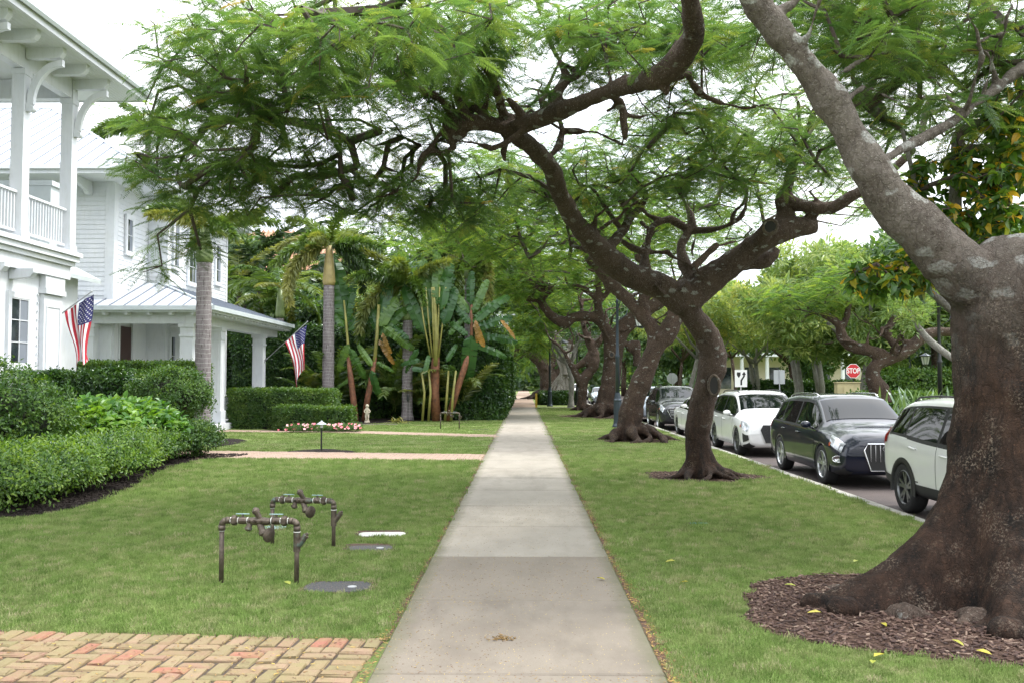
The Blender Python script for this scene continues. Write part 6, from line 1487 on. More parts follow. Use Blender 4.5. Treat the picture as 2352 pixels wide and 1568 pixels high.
# flower bed
rt = thing('flower_bed', 'low bed of pink blossoms before the small hedge', 'flowers', (W(745, 975, 32.3).x, 32.2, 0)); rs = random.Random(3)
P, Q, S = [], [], []
for _ in range(420):
    u = rs.uniform(-1, 1); P.append((u*1.25, rs.uniform(-.35, .45)+u*.25, rs.uniform(.05, .22))); Q.append(nrm_rot((rs.gauss(0, .3), rs.gauss(0, .3)-.2, 1))); S.append(rs.uniform(.7, 1.1))
scatter('foliage', P, Q, S, CL_S, rt)
for mt, nn in (('flower', 30), ('flower2', 34)):
    mb = MB()
    for k in range(5):
        a = k*1.2566; mb.add([(0, 0, 0), (.05*math.cos(a-.5), .05*math.sin(a-.5), .012), (.065*math.cos(a), .065*math.sin(a), .02), (.05*math.cos(a+.5), .05*math.sin(a+.5), .012)], [(0, 1, 2, 3)])
    fm = mb.mesh('blossom_'+mt, M[mt]); P, Q, S = [], [], []
    for _ in range(nn):
        u = rs.uniform(-1, 1) if mt == 'flower2' else rs.choice((-.75, -.25, .35, .8))+rs.gauss(0, .12); P.append((u*1.3, rs.uniform(-.5, .35)+u*.25, rs.uniform(.10, .30))); Q.append(nrm_rot((rs.gauss(0, .3), -.7, .8))); S.append(rs.uniform(.55, 1.0))
    scatter('blossoms', P, Q, S, [fm], rt)

# ---------------------------------------------------------------- palms
def foxtail(name, mat, L=2.2, droop=1.0, n=120, lw=.028, ll=.30, seed=0, flat=False, curve=None):
    rs = random.Random(seed); mb = MB()
    def P(t): a = t*droop*1.25; return Vector((L*(math.sin(a)/max(droop*1.25, .01) if droop > .05 else t), 0, -L*(1-math.cos(a))/max(droop*1.25, .01) if droop > .05 else 0))
    k = 12; mb.tube([P(i/k) for i in range(k+1)], [.022*(1-.8*i/k) for i in range(k+1)], 5, False)
    for i in range(n):
        t = .10+.90*i/(n-1); p = P(t); f = (P(min(1, t+.01))-P(max(0, t-.01))).normalized(); s_ = Vector((0, 1, 0)); u = s_.cross(f)
        if flat: ph = rs.choice((rs.gauss(.15, .15), math.pi-rs.gauss(.15, .15)))
        else: ph = rs.uniform(0, 6.28)
        d = (s_*math.cos(ph)+u*math.sin(ph)+f*rs.uniform(.5, .95)).normalized(); l = ll*(1-.55*t)*rs.uniform(.8, 1.1)*(1 if t > .2 else .6); w = d.cross(Vector((rs.uniform(-1, 1), rs.uniform(-1, 1), rs.uniform(-1, 1)))).normalized()*lw*.5
        m = p+d*l*.55+Vector((0, 0, -.03*l)); e = p+d*l+Vector((0, 0, -.22*l)); mb.add([p-w*.5, p+w*.5, m+w, m-w, e], [(0, 1, 2, 3), (3, 2, 4)])
    return mb.mesh(name, mat)
FX = {}
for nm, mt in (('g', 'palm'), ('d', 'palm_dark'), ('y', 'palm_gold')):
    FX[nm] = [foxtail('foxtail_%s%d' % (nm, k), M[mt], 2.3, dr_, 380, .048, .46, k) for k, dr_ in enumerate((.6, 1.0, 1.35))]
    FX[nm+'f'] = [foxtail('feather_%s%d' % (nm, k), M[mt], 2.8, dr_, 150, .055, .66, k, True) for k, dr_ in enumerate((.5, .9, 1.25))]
def palm(label, px, pyb, Y, wpx, ring_top_py, shaft_top_py, fr, seed, group='ringed palms in front of the tall hedge', lean=0, z0=0, shaft='crownshaft', name='foxtail_palm'):
    c = W(px, pyb, Y); r = wpx/2*Y/FPX; zt = W(px, ring_top_py, Y).z; zs = W(px, shaft_top_py, Y).z; rt = thing(name, label, 'palm tree', (c.x, Y, z0), 0, group)
    mb = MB(); n = 30; pts = [Vector((lean*(i/n)**1.5, 0, (zt-z0)*i/n)) for i in range(n+1)]
    mb.tube(pts, [r*(1.28-.28*min(1, i/3))*(1+.03*math.sin(i*2.1))*(1-.12*i/n) for i in range(n+1)], 20); mb.build('trunk', M['palmtrunk'], rt, True)
    mb = MB(); mb.tube([Vector((lean, 0, zt-z0-.02)), Vector((lean, 0, zt-z0+.15)), Vector((lean, 0, (zt+zs)/2-z0)), Vector((lean, 0, zs-z0))], [r*.95, r*1.08, r*.85, r*.5], 18); mb.build('crownshaft', M[shaft], rt, True)
    for m_, az, el, s_ in fr:
        link('frond', m_, rt, (lean, 0, zs-z0-.08), Euler((0, -R(el), R(az))), s_)
    return rt
rp = random.Random(8)
def crown(kind, n, el=(5, 65), s=(.9, 1.15), extra=()):
    out = [(rp.choice(FX[kind]), 360*i/n+rp.uniform(-14, 14), rp.uniform(*el), rp.uniform(*s)) for i in range(n)]
    return out+list(extra)
palm('tall foxtail palm with grey ringed trunk directly in front of the white porch', 464, 985, 27.6, 38, 602, 525, crown('g', 9, (20, 70), (.8, 1.0)), 1)
palm('foxtail palm with a tan crownshaft and golden drooping fronds', 753, 960, 40.5, 28, 655, 565, crown('g', 12, (10, 70), (1.1, 1.3))+[(FX['y'][2], 195, -8, 1.5), (FX['y'][2], 165, 5, 1.4), (FX['y'][2], 215, 0, 1.4), (FX['d'][1], -20, 5, 1.2), (FX['d'][2], 15, -5, 1.2), (FX['y'][1], 180, 35, 1.1)], 2, shaft='crownshaft_tan')
palm('foxtail palm behind the paddle leaved plants, right of the house', 935, 965, 41.5, 25, 735, 655, crown('g', 13, (5, 65), (1.1, 1.35))+[(FX['g'][2], 185, 0, 1.6), (FX['y'][2], 205, 5, 1.5), (FX['g'][2], 160, 5, 1.5), (FX['d'][1], 0, 15, 1.3)], 3)
palm('slimmer palm standing behind the far porch column', 641, 930, 46.5, 20, 730, 660, crown('gf', 12, (-5, 65), (1.0, 1.3)), 4)
palm('palm whose golden green plume hangs over the right paddle leaved plant', 1075, 940, 44, 18, 640, 575, crown('g', 12, (5, 60), (1.1, 1.3))+[(FX['g'][2], -75, -2, 1.7), (FX['y'][2], -60, 0, 1.6), (FX['g'][2], -100, 5, 1.6), (FX['d'][1], 190, 10, 1.3)], 5)
palm('young palm behind the near white house, its yellowish fan above the roof', 330, 900, 44, 14, 330, 300, [(FX['g'][k % 3], a_, e_, 1.25) for k, (a_, e_) in enumerate(((185, 15), (170, 30), (200, 40), (150, 60), (0, 50), (40, 30), (-40, 45), (100, 50), (250, 35)))], 6, group=None)
# dark feathery palms massed behind the hedges
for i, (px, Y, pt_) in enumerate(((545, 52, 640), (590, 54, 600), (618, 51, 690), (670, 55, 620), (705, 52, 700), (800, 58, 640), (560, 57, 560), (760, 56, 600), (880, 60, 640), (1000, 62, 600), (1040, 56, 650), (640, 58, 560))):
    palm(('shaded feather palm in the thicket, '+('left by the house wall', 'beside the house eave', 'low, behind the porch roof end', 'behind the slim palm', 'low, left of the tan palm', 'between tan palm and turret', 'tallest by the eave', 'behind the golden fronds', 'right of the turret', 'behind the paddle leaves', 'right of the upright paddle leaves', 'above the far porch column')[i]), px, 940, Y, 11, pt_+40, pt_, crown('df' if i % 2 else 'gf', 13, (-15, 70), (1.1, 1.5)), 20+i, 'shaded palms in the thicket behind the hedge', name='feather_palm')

# ---------------------------------------------------------------- paddle leaved plants (white bird of paradise)
def paddle(name, L=1.5, w=.34, split=0, seed=0, fold=.10, mat='strelitzia'):
    rs = random.Random(seed); mb = MB(); n = 16
    def wid(t): return w/2*min(1, (t/.12)**.6 if t > 0 else 0)*math.sqrt(max(0, 1-((t-.45)/.56)**4)) if t < 1 else 0
    spine = lambda t: Vector((L*t, 0, -.26*L*t*t))
    for sg in (-1, 1):
        cuts = sorted(rs.uniform(.15, .95) for _ in range(split)); ts = [i/n for i in range(n+1)]
        for i in range(n):
            a, b = ts[i], ts[i+1]; sag = rs.uniform(0, .05)+( .12*rs.random() if split else 0); g = .35 if any(a <= c < b for c in cuts) else 0
            wa, wb = wid(a+.001), wid(min(b, .999)); pa, pb = spine(a), spine(b); bb = b-(b-a)*g
            sl = .12 if split else .06
            mb.add([pa, pb, spine(bb)+Vector((wb*sl, sg*wb, fold*wb*2-sag)), pa+Vector((wa*sl, sg*wa, fold*wa*2-(sag if split else sag)))], [(0, 1, 2, 3) if sg > 0 else (0, 3, 2, 1)])
    mb.tube([spine(i/8) for i in range(9)], [.014*(1-.8*i/8) for i in range(9)], 5, False)
    return mb.mesh(name, [M[mat]])
PD = [paddle('paddle_leaf_%d' % k, 1.5, .36, [2, 4, 8, 12][k], k) for k in range(4)]; PDRY = paddle('dry_paddle_leaf', 1.4, .34, 12, 9, .3, 'dryleaf')
def bop(label, base, stems, leaves, group='paddle leaved plants before the hedge'):
    rt = thing('bird_of_paradise_plant', label, 'plant', tuple(base), 0, group); B = Vector(base)
    for pts, r, mt in stems:
        mb = MB(); P = [W(a, b, c) for a, b, c in pts]; P = [p-B for p in P]; k = len(P); mb.tube(P, [r*(1-.45*i/(k-1))*(1+.15*((i*7) % 3-1)) for i in range(k)], 10); mb.build('stem', M[mt], rt, True)
    for (fx, fy, tx, ty, Y, k, lw) in leaves:       # petiole foot, blade start -> tip
        a = W(fx, fy, Y); b = W(tx, ty, Y)
        d = b-a; L = d.length; m_ = PDRY if k == 9 else PD[k]; q = d.to_track_quat('X', 'Z')
        # turn the blade so that its face looks towards the street
        up = Vector((rp.uniform(-.4, .4), -1, .35)); x = d.normalized(); z = (up-x*up.dot(x)).normalized(); y = z.cross(x); Mx = Matrix((x, y, z)).transposed()
        link('leaf', m_, rt, a-B, Mx.to_euler(), (L/1.5, L/1.5*lw*.82, L/1.5))
    return rt
y0 = 40.6
bop('tallest paddle leaved plant with upright leaves and orange brown leaf sheaths', W(1000, 965, y0),
    [([(1003, 966, y0), (998, 900, y0), (1000, 840, y0), (1003, 780, y0)], .24, 'sheath'), ([(1000, 840, y0-.1), (1003, 770, y0-.1), (998, 700, y0-.1), (996, 660, y0-.1)], .13, 'petiole')]
    +[([(1000+d*.3, 820, y0-.15), (1000+d*.7, 740, y0-.15), (1000+d, 660, y0-.15)], .045, 'petiole') for d in (-38, -22, -8, 10, 24)]
    +[([(970+q, 966, y0-.3), (975+q, 900, y0-.3), (968+q*1.2, 850, y0-.3)], .07, 'petiole') for q in (0, 14, 52, 66)],
    [(995, 722, 962, 592, y0, 0, 1.15), (1004, 700, 1012, 575, y0-.2, 0, 1.1), (1012, 712, 1022, 600, y0-.3, 0, 1.3), (1018, 745, 1045, 660, y0-.3, 0, 1.5), (985, 745, 975, 640, y0, 0, 1.2), (975, 765, 920, 655, y0-.1, 0, 1.2), (1000, 740, 1035, 625, y0+.2, 1, 1.1),
     (960, 800, 925, 852, y0-.4, 2, 1.1), (965, 826, 918, 832, y0-.4, 0, 1.4), (975, 860, 985, 815, y0-.5, 0, 1.3), (945, 845, 975, 848, y0-.5, 0, 2.0), (1030, 770, 1062, 730, y0, 3, 1.3), (940, 780, 895, 740, y0, 3, 1.2), (1025, 830, 1048, 790, y0, 0, 1.3)])
bop('leaning paddle leaved plant with a large hanging leaf, right of the tallest', W(1040, 965, y0+.3),
    [([(1028, 966, y0), (1048, 900, y0), (1068, 840, y0), (1080, 800, y0)], .17, 'sheath'), ([(1082, 830, y0+.3), (1083, 760, y0+.3), (1083, 700, y0+.3)], .09, 'sheath')],
    [(1083, 770, 1072, 875, y0-.2, 2, 1.7), (1085, 740, 1160, 668, y0, 0, 1.1), (1085, 720, 1120, 640, y0+.2, 1, 1.1), (1090, 755, 1175, 720, y0, 3, 1.2), (1095, 770, 1190, 775, y0+.2, 3, 1.0), (1080, 745, 1040, 690, y0, 3, 1.3), (1090, 740, 1112, 800, y0-.3, 9, 1.2), (1092, 735, 1100, 790, y0-.3, 9, 1.0), (1150, 735, 1190, 778, y0, 9, .8),
     (1078, 720, 1030, 640, y0+.2, 0, 1.2), (1080, 700, 1075, 620, y0+.2, 3, 1.3), (1075, 770, 1035, 735, y0-.1, 3, 1.4), (1090, 790, 1165, 812, y0+.4, 0, 1.1)])
bop('left paddle leaved plant with bent reddish stem', W(815, 965, y0-.5),
    [([(818, 966, y0), (812, 920, y0), (806, 870, y0), (800, 820, y0)], .16, 'sheath'), ([(806, 880, y0), (800, 800, y0), (795, 740, y0), (790, 690, y0)], .07, 'petiole')],
    [(792, 735, 770, 590, y0, 0, 1.4), (795, 740, 800, 640, y0, 1, 1.5), (790, 750, 745, 680, y0, 0, 1.3), (792, 745, 870, 725, y0+.1, 2, 1.1), (800, 790, 770, 850, y0-.2, 3, 1.4), (803, 800, 835, 870, y0-.2, 3, 1.2), (800, 760, 838, 690, y0, 0, 1.5), (795, 700, 778, 640, y0+.2, 0, 2), (806, 870, 765, 890, y0, 0, 1.0)])
bop('middle paddle leaved plant beside the small statue', W(845, 965, y0-.3),
    [([(836, 966, y0), (845, 910, y0), (855, 860, y0), (862, 820, y0)], .15, 'sheath'), ([(858, 850, y0), (866, 770, y0), (870, 700, y0)], .10, 'petiole')],
    [(870, 745, 885, 625, y0, 0, 1.5), (872, 750, 905, 680, y0-.1, 0, 1.9), (866, 760, 842, 700, y0, 1, 1.3), (875, 770, 925, 760, y0, 2, 1.2), (878, 765, 895, 815, y0-.2, 9, 1.1), (870, 780, 905, 840, y0-.1, 9, .9), (880, 750, 950, 800, y0-.1, 3, 1.2), (868, 770, 930, 700, y0+.1, 0, 1.2), (852, 850, 868, 920, y0-.3, 0, 1.3), (855, 840, 820, 790, y0-.2, 0, 1.2), (862, 830, 905, 850, y0, 3, 1.0)])

# ---------------------------------------------------------------- the broad leaved tree behind the near trunk
BLf = []
for k, mt in enumerate(('ficus',)):
    for q in range(3): mb = MB(); leaf_into(mb, Vector((0, 0, 0)), Vector((1, 0, 0)), Vector((0, 0, 1)), 1.0, [.46, .52, .40][q], .18, [.2, .35, .1][q]); BLf.append(mb.mesh('broad_leaf_%d' % q, M[mt]))
TF = Tree('broadleaf_tree', 'broad leaved tree with green and yellow leaves growing behind the big leaning trunk', 'tree', (4.9, 10.2, 0)); rs = random.Random(77)
TF.limbP([Vector((4.9, 10.2, -.05)), Vector((4.95, 10.2, 1.2)), Vector((4.9, 10.3, 2.4)), Vector((4.85, 10.3, 3.4)), Vector((4.9, 10.3, 4.6))], [.13, .11, .10, .08, .05], 10)
TF.limbP([Vector((4.9, 10.3, 2.5)), Vector((4.4, 10.2, 2.9)), Vector((3.9, 10.1, 3.1))], [.05, .035, .02], 8); TF.limbP([Vector((4.9, 10.3, 3.1)), Vector((4.4, 10.2, 3.9)), Vector((4.2, 10.1, 4.6))], [.05, .035, .02], 8)
TF.trunk(M['barkgrey'])
tg = blob(2300, 400, 10.2, 120, 150, .9, 80, rs)+blob(2180, 440, 10.2, 110, 90, .8, 40, rs)+blob(2040, 640, 10.0, 120, 50, .5, 32, rs)+blob(2130, 600, 10.1, 100, 60, .6, 30, rs)+blob(2330, 250, 10.4, 80, 90, .8, 26, rs)+blob(2280, 520, 10.3, 110, 60, .8, 30, rs)
TF.grow(tg, seed=7, step=.3, wob=.08); TF.twig_obj(M['twig'])
L_ = []
for p, d in TF.tips:
    for i in range(15):
        v = Vector((rs.gauss(0, 1), rs.gauss(0, 1), rs.gauss(-.45, .6))).normalized(); L_.append((p-d*rs.uniform(0, .28)+Vector((rs.gauss(0, .03),)*3), dir_rot(v, rs.uniform(-1, 1)), rs.uniform(.11, .18)))
rs.shuffle(L_)
for p, q, s_ in L_[:300]: link('leaf', BLf[rs.randrange(3)], TF.root, p-TF.base, q, s_)
L_ = L_[300:]; scatter('crown', [p-TF.base for p, q, s_ in L_], [q for p, q, s_ in L_], [s_ for p, q, s_ in L_], BLf, TF.root)

# ---------------------------------------------------------------- trees across the road and beyond
def far_tree(name, label, base, h, r, meshes, n, mat, seed, forks=5, trunk_r=.2, group=None, size=(.9, 1.5), crown_h=None, multi=1, low=.35, tips=40):
    t = Tree(name, label, 'tree', base, group); rs = random.Random(seed); B = Vector(base)
    for m_ in range(multi):
        off = Vector((rs.uniform(-.35, .35)*(multi > 1), rs.uniform(-.3, .3)*(multi > 1), 0))*1.5; hh = h*low
        p1 = B+off+Vector((rs.uniform(-.4, .4), rs.uniform(-.3, .3), hh)); pts = [B+off*.6+Vector((0, 0, -.05)), B+off+Vector((rs.uniform(-.2, .2), 0, hh*.45)), p1]; t.limbP(pts, [trunk_r*1.25, trunk_r, trunk_r*.85], 10, .2)
        for k in range(max(2, forks//multi)):
            a = 6.28*k/max(2, forks//multi)+rs.uniform(-.4, .4)+m_; e = p1+Vector((r[0]*.55*math.cos(a), r[1]*.55*math.sin(a), h*.35*rs.uniform(.7, 1.1))); mid = p1.lerp(e, .5)+Vector((rs.uniform(-.4, .4), rs.uniform(-.4, .4), rs.uniform(-.3, .2)))
            t.limbP([p1, mid, e], [trunk_r*.6, trunk_r*.42, trunk_r*.2], 8, .2)
    t.trunk(mat)
    ch = crown_h or h*.38; tg = wblob((B.x, B.y, h-ch*.9), (r[0], r[1], ch), tips, rs, .25); t.grow(tg, seed=seed, step=1.0); t.twig_obj(mat)
    P, Q, S = [], [], []
    per = n//max(1, len(tg))
    for p, d in t.tips:
        for i in range(per):
            v = Vector((rs.gauss(0, 1), rs.gauss(0, 1), rs.gauss(0, 1))); v.normalize(); q = p+Vector((v.x*r[0], v.y*r[1], v.z*ch*.8))*.20*rs.random()**.4*1.3; P.append(q-B); S.append(rs.uniform(*size))
            Q.append(dir_rot(Vector((v.x, v.y, v.z*.4-.1)), rs.uniform(-.4, .4)) if meshes in (FRONDF, FROND) else nrm_rot((v+Vector((0, 0, .5))).normalized(), rs.uniform(0, 6)))
    scatter('crown', P, Q, S, meshes, t.root); return t
a = W(1965, 905, 44); far_tree('mango_tree', 'rounded tree with pale narrow leaves, brightest beyond the parked cars', (a.x+1.2, 46, 0), 8.7, (5.0, 4, 3), CL_M, 2400, M['barkgrey'], 101, 6, .28, size=(.9, 1.4), crown_h=3.2, tips=60)
ov = row_tree('dark crooked poinciana tree with a cut stump beyond the parked cars', tuple(W(2030, 920, 33)*1.0)[:2]+(0,),
    [[(2028, 925, 33, 60), (2020, 895, 33, 52), (2005, 868, 33, 44), (2012, 838, 33, 36), (2050, 822, 33, 34), (2090, 800, 33, 36), (2120, 775, 33, 34), (2160, 762, 33, 30), (2215, 765, 33, 24)],
     [(2048, 825, 33, 32), (2010, 810, 33, 36), (1960, 795, 33, 36), (1935, 775, 33, 32), (1925, 745, 33, 24), (1900, 728, 33, 16), (1868, 718, 33, 12), (1850, 700, 33, 7)],
     [(1930, 760, 33, 22), (1945, 730, 33, 20), (1950, 690, 33, 14)], [(2070, 810, 33, 26), (2045, 780, 33, 22), (2038, 760, 33, 26), (2055, 730, 33, 20), (2055, 700, 33, 14)], [(2060, 735, 33, 16), (2090, 720, 33, 14), (2120, 700, 33, 8)]],
    M['bark3'], [(1950, 650, 33, 90, 40, 3, 40), (2080, 650, 34, 120, 45, 3, 46), (1830, 690, 33, 110, 32, 2, 44)], 12, .05, roots=False, size=(.5, .8), group=None)
for i, (px, Y, h, rx, kind, lab) in enumerate(((1605, 58, 7.0, 4.2, 'y', 'yellow green street tree right of the forked trunks'), (1745, 62, 6.4, 4.6, 'y', 'yellowing low tree beyond the keep right sign'), (1830, 52, 6.8, 3.6, 'y', 'pale barked tree with several trunks and yellowing leaves'), (1895, 60, 7.2, 3.8, 'm', 'pale barked leaning tree left of the stop sign'),
        (1690, 80, 8.5, 5.5, 'm', 'light green tree far behind the keep right sign'), (1560, 84, 8, 4.5, 'y', 'yellow green tree behind the back of the round edged sign'), (2150, 48, 8.5, 5, 'g', 'bright green tree behind the black lamp post'), (2280, 44, 9, 5, 'g', 'green tree at the right edge beyond the road'))):
    a = W(px, 900, Y); far_tree('street_tree', lab, (a.x, Y, 0), h+.9, (rx, rx*.9, h*.4), {'y': CL_Y, 'm': CL_M, 'g': CL_F}[kind], 1000, M['barkgrey'] if i in (2, 3, 1, 0) else M['bark3'], 120+i, 6, .16, 'trees across the road', multi=3 if i in (2, 3) else (2 if i in (0, 1) else 1), low=.40, crown_h=h*.28, tips=34)
# pale leaning limb seen against the right green
LB = Tree('leaning_tree', 'bare pale grey leaning trunk crossing in front of the black lamp post', 'tree', tuple(W(2420, 880, 24))[:2]+(0,))
LB.limb([(2440, 925, 24, 26), (2380, 880, 24, 25), (2290, 850, 24, 23), (2210, 832, 24, 21), (2150, 795, 24, 19), (2110, 752, 24, 16), (2085, 705, 24, 12)], 10, .1); LB.trunk(M['barkgrey'])
LB.grow(blob(2090, 700, 24, 60, 40, 1.5, 14, random.Random(3)), seed=4, step=.5); LB.twig_obj(M['twig'])
P, Q, S = [], [], []
for p, d in LB.tips:
    for i in range(16): P.append(p+Vector((rp.gauss(0, .2),)*3)-LB.base); Q.append(nrm_rot((rp.gauss(0, .6), rp.gauss(0, .6), 1))); S.append(rp.uniform(.35, .6))
scatter('crown', P, Q, S, CL_M, LB.root)
# poinciana crowns of the row beyond and the trees that close the view
for i, (x, Y, h) in enumerate(((-1.5, 118, 13), (4.5, 135, 14), (-9, 110, 13), (-16, 96, 12), (12, 110, 12), (-5.5, 78, 14.5), (-10, 66, 14), (16, 95, 11), (26, 88, 11), (34, 84, 12), (42, 76, 12), (24, 120, 13), (-26, 76, 12), (8, 160, 15), (-22, 60, 11), (38, 60, 11), (30, 66, 9.5), (33, 50, 10), (-34, 84, 13))):
    far_tree('background_tree', 'dark green tree closing the view, %s' % ('straight above the sidewalk end', 'right of the sidewalk end', 'left of the sidewalk end', 'behind the spanish house', 'over the far road', 'behind the tall sidewalk hedge', 'behind the paddle leaved plants', 'over the far road, nearer', 'beyond the keep right sign', 'beyond the bare sign back', 'beyond the stop sign', 'farthest over the road', 'far left behind the house', 'deepest up the street', 'behind the two storey house', 'right beyond the utility cabinet', 'behind the stop sign, low', 'far right past the lamp posts', 'leftmost behind the roofs')[i], (x, Y, 0), h, (5.6, 5, h*.4), CL_F if i % 3 else FRONDF, 1500 if i % 3 else 900, M['bark3'], 200+i, 5, .3, 'trees closing the view', (1.2, 1.9) if i % 3 else (1.1, 1.6), crown_h=h*.40, tips=38, low=.3)
for i, (x, Y, h, rx) in enumerate(((-5.2, 49.5, 7.6, 2.6), (-8.6, 50.5, 7.2, 2.4), (-11.8, 50, 6.6, 2.2))):
    far_tree('garden_tree', 'fresh green tree rising just behind the dark hedge, '+('behind the tallest paddle leaves', 'between the ringed palms', 'left of the tan palm')[i], (x, Y, 0), h, (rx, 2.0, h*.4), CL_Y if i == 1 else CL_F, 1500, M['bark3'], 300+i, 5, .12, 'garden trees behind the hedge', size=(.8, 1.3), crown_h=2.2, tips=40, low=.4)
for i, (px, Y, s_) in enumerate(((775, 42.2, 1.0), (905, 42.4, 1.1), (965, 42.3, .8), (1060, 42.2, 1.0), (720, 43, .9))):
    c = W(px, 960, Y); rt = thing('areca_palm', 'clump of arching feathery leaves '+('between the tan palm and left paddle plant', 'right of the middle paddle plant', 'under the tallest paddle leaves', 'behind the leaning stem', 'left of the tan palm trunk')[i], 'plant', (c.x, Y, 0), 0, 'arching feathery clumps in the far bed')
    for k in range(15): link('frond', rp.choice(FX['gf']), rt, (rp.uniform(-.2, .2), rp.uniform(-.2, .2), .3+rp.uniform(0, 1.2)), Euler((0, -R(rp.uniform(45, 82)), R(24*k+rp.uniform(-12, 12)))), s_*rp.uniform(.75, 1.1))
# far wood that closes the horizon
P, Q, S = [], [], []
rs = random.Random(6)
for _ in range(9000):
    a = rs.uniform(-1.2, 1.25); d = rs.uniform(165, 200); x, y = d*math.sin(a), d*math.cos(a)
    hgt = 11+4*noise.noise(Vector((a*9, 0, 0))); P.append((x, y, rs.random()**.8*hgt)); Q.append(nrm_rot((-math.sin(a)+rs.gauss(0, .5), -math.cos(a), rs.gauss(.3, .4)))); S.append(rs.uniform(4, 7))
scatter('far_wood', P, Q, S, CL_F)
CB = thing('cream_building', 'cream coloured low building with white columns glimpsed beneath the trees across the road', 'building', (31, 108, 0))
mb = MB(); mb.bb(-9, 9, 0, 8, 0, 4.6); mb.build('wall', M['beigewall'], CB); mb = MB(); mb.bb(-9.8, 9.8, -2.4, 8.4, 4.61, 5.0); mb.build('roof', M['white'], CB)
for k in range(7): mb = MB(); mb.lathe([(.30, 0), (.24, .2), (.21, 4.3), (.32, 4.6)], (-8.7+k*2.9, -2, 0), 12); mb.build('column', M['white'], CB, True)
for k in range(6): mb = MB(); mb.bb(-7.9+k*2.9, -6.6+k*2.9, -.04, -.01, .9, 3.4); mb.build('window', M['glass'], CB)
# hedges across the road, sword leaved plants
a = W(1985, 900, 40); b = W(2380, 900, 38)
hedge('clipped_hedge', 'long clipped hedge across the road behind the black lamp post', 'hedge', a.x+1.5, b.x, 41.5, 43.2, 0, 2.15, 40, CL_HL, (2, 3), .08, None, 'xyt', 80)
hedge('clipped_hedge', 'low bright hedge across the road beside the utility cabinet', 'hedge', W(1975, 900, 37).x, W(2150, 900, 37).x, 37, 38.5, 0, 1.15, 60, CL_HL, (1.8, 2.6), .08, None, 'xyt', 81)
hedge('clipped_hedge', 'low hedge across the road behind the yellowing trees', 'hedge', 15, 30, 62, 64, 0, 1.5, 30, CL_H, (2.5, 3.5), .12, None, 'xyt', 82)
hedge('low_hedge', 'low dark hedge around the foot of the second lamp post', 'hedge', 1.35, 4.2, 68.5, 71.5, 0, .8, 50, CL_H, (1.6, 2.4), .1, None, 'xyXt', 83)
sw_ = MB(); sw_.add([(0, -.03, 0), (.5, -.042, .04), (1.0, -.02, 0), (1.15, 0, -.05), (1.0, .02, 0), (.5, .042, .04), (0, .03, 0), (.5, 0, .01)], [(0, 1, 7), (1, 2, 7), (2, 3, 4), (2, 4, 7), (4, 5, 7), (5, 6, 7), (6, 0, 7)]); swm = sw_.mesh('sword_leaf', M['agave'])
for i, (px, Y) in enumerate(((2030, 27), (2085, 27.5), (2130, 28), (2180, 29), (2240, 29))):
    c = W(px, 925, Y); rt = thing('sword_leaf_plant', 'pale green sword leaved clump across the road, '+('left of the row', 'second of the row', 'middle of the row', 'below the black lamp post', 'right of the row by the trunk')[i], 'plant', (c.x, Y, 0), 0, 'sword leaved plants across the road')
    for k in range(44):
        a_ = rs.uniform(0, 6.28); e = R(rs.uniform(15, 80)); link('leaf', swm, rt, (rs.uniform(-.2, .2), rs.uniform(-.2, .2), .05), dir_rot((math.cos(a_)*math.cos(e), math.sin(a_)*math.cos(e), math.sin(e)), rs.uniform(-.5, .5)), rs.uniform(1.1, 1.55))
# ================================================================== STREET FURNITURE AND SMALL THINGS
def lamp_post(label, px, pyb, Y, top_py, z0=0.0, arm=1, mat='bluepost', s=1.0, group='street lamp posts'):
    c = W(px, pyb, Y); H = W(px, top_py, Y).z-z0; rt = thing('street_lamp', label, 'street lamp', (c.x, Y, z0), 0, group)
    m = MB(); m.lathe([(.22*s, 0), (.22*s, .06), (.17*s, .16), (.155*s, .30), (.145*s, 1.0), (.16*s, 1.06), (.13*s, 1.12), (.10*s, 1.35)], n=20); m.build('post_base', M[mat], rt)
    m = MB(); 
    for k in range(10): a = 2*math.pi*k/10; m.tube([(.140*s*math.cos(a), .140*s*math.sin(a), .3), (.134*s*math.cos(a), .134*s*math.sin(a), 1.0)], .02*s, 5)
    m.build('fluting', M[mat], rt)
    m = MB(); m.lathe([(.085*s, 1.3), (.075*s, H*.55), (.095*s, H*.56), (.095*s, H*.57), (.06*s, H*.59), (.052*s, H), (.075*s, H+.02), (.03*s, H+.12), (.001, H+.2)], n=14); m.build('post', M[mat], rt, True)
    m = MB(); pts = [Vector((arm*x, 0, H+z)) for x, z in ((0, -.35), (.12, .05), (.38, .26), (.70, .22), (.90, .02), (.93, -.22))]; m.tube(pts, .025*s, 8); m.tube([Vector((0, 0, H-.75)), Vector((arm*.35, 0, H-.5)), Vector((arm*.5, 0, H+.0))], .018*s, 6); m.build('arm', M[mat], rt, True)
    m = MB(); c0 = Vector((arm*.93, 0, H-.25)); m.lathe([(.03, 0), (.10, -.06), (.30, -.16), (.33, -.20), (.30, -.22)], tuple(c0), 16); l = m.build('lantern', M[mat], rt, True)
    m = MB(); m.lathe([(.27, -.22), (.17, -.68), (.10, -.70)], tuple(c0), 8); m.build('lamp_glass', M['lampglass'], l)
    m = MB()
    for k in range(8): a = math.pi/4*k; m.tube([c0+Vector((.285*math.cos(a), .285*math.sin(a), -.22)), c0+Vector((.18*math.cos(a), .18*math.sin(a), -.70))], .012, 4)
    m.lathe([(.185, -.69), (.15, -.74), (.03, -.78)], tuple(c0), 8); m.build('lamp_cage', M[mat], l)
    return rt
lamp_post('fluted blue black lamp post between the leaning and the thick reddish tree', 1419, 982, 35.6, 694)
lamp_post('blue lamp post beside the whitish aerial roots', 1263, 932, 65, 772, arm=1)
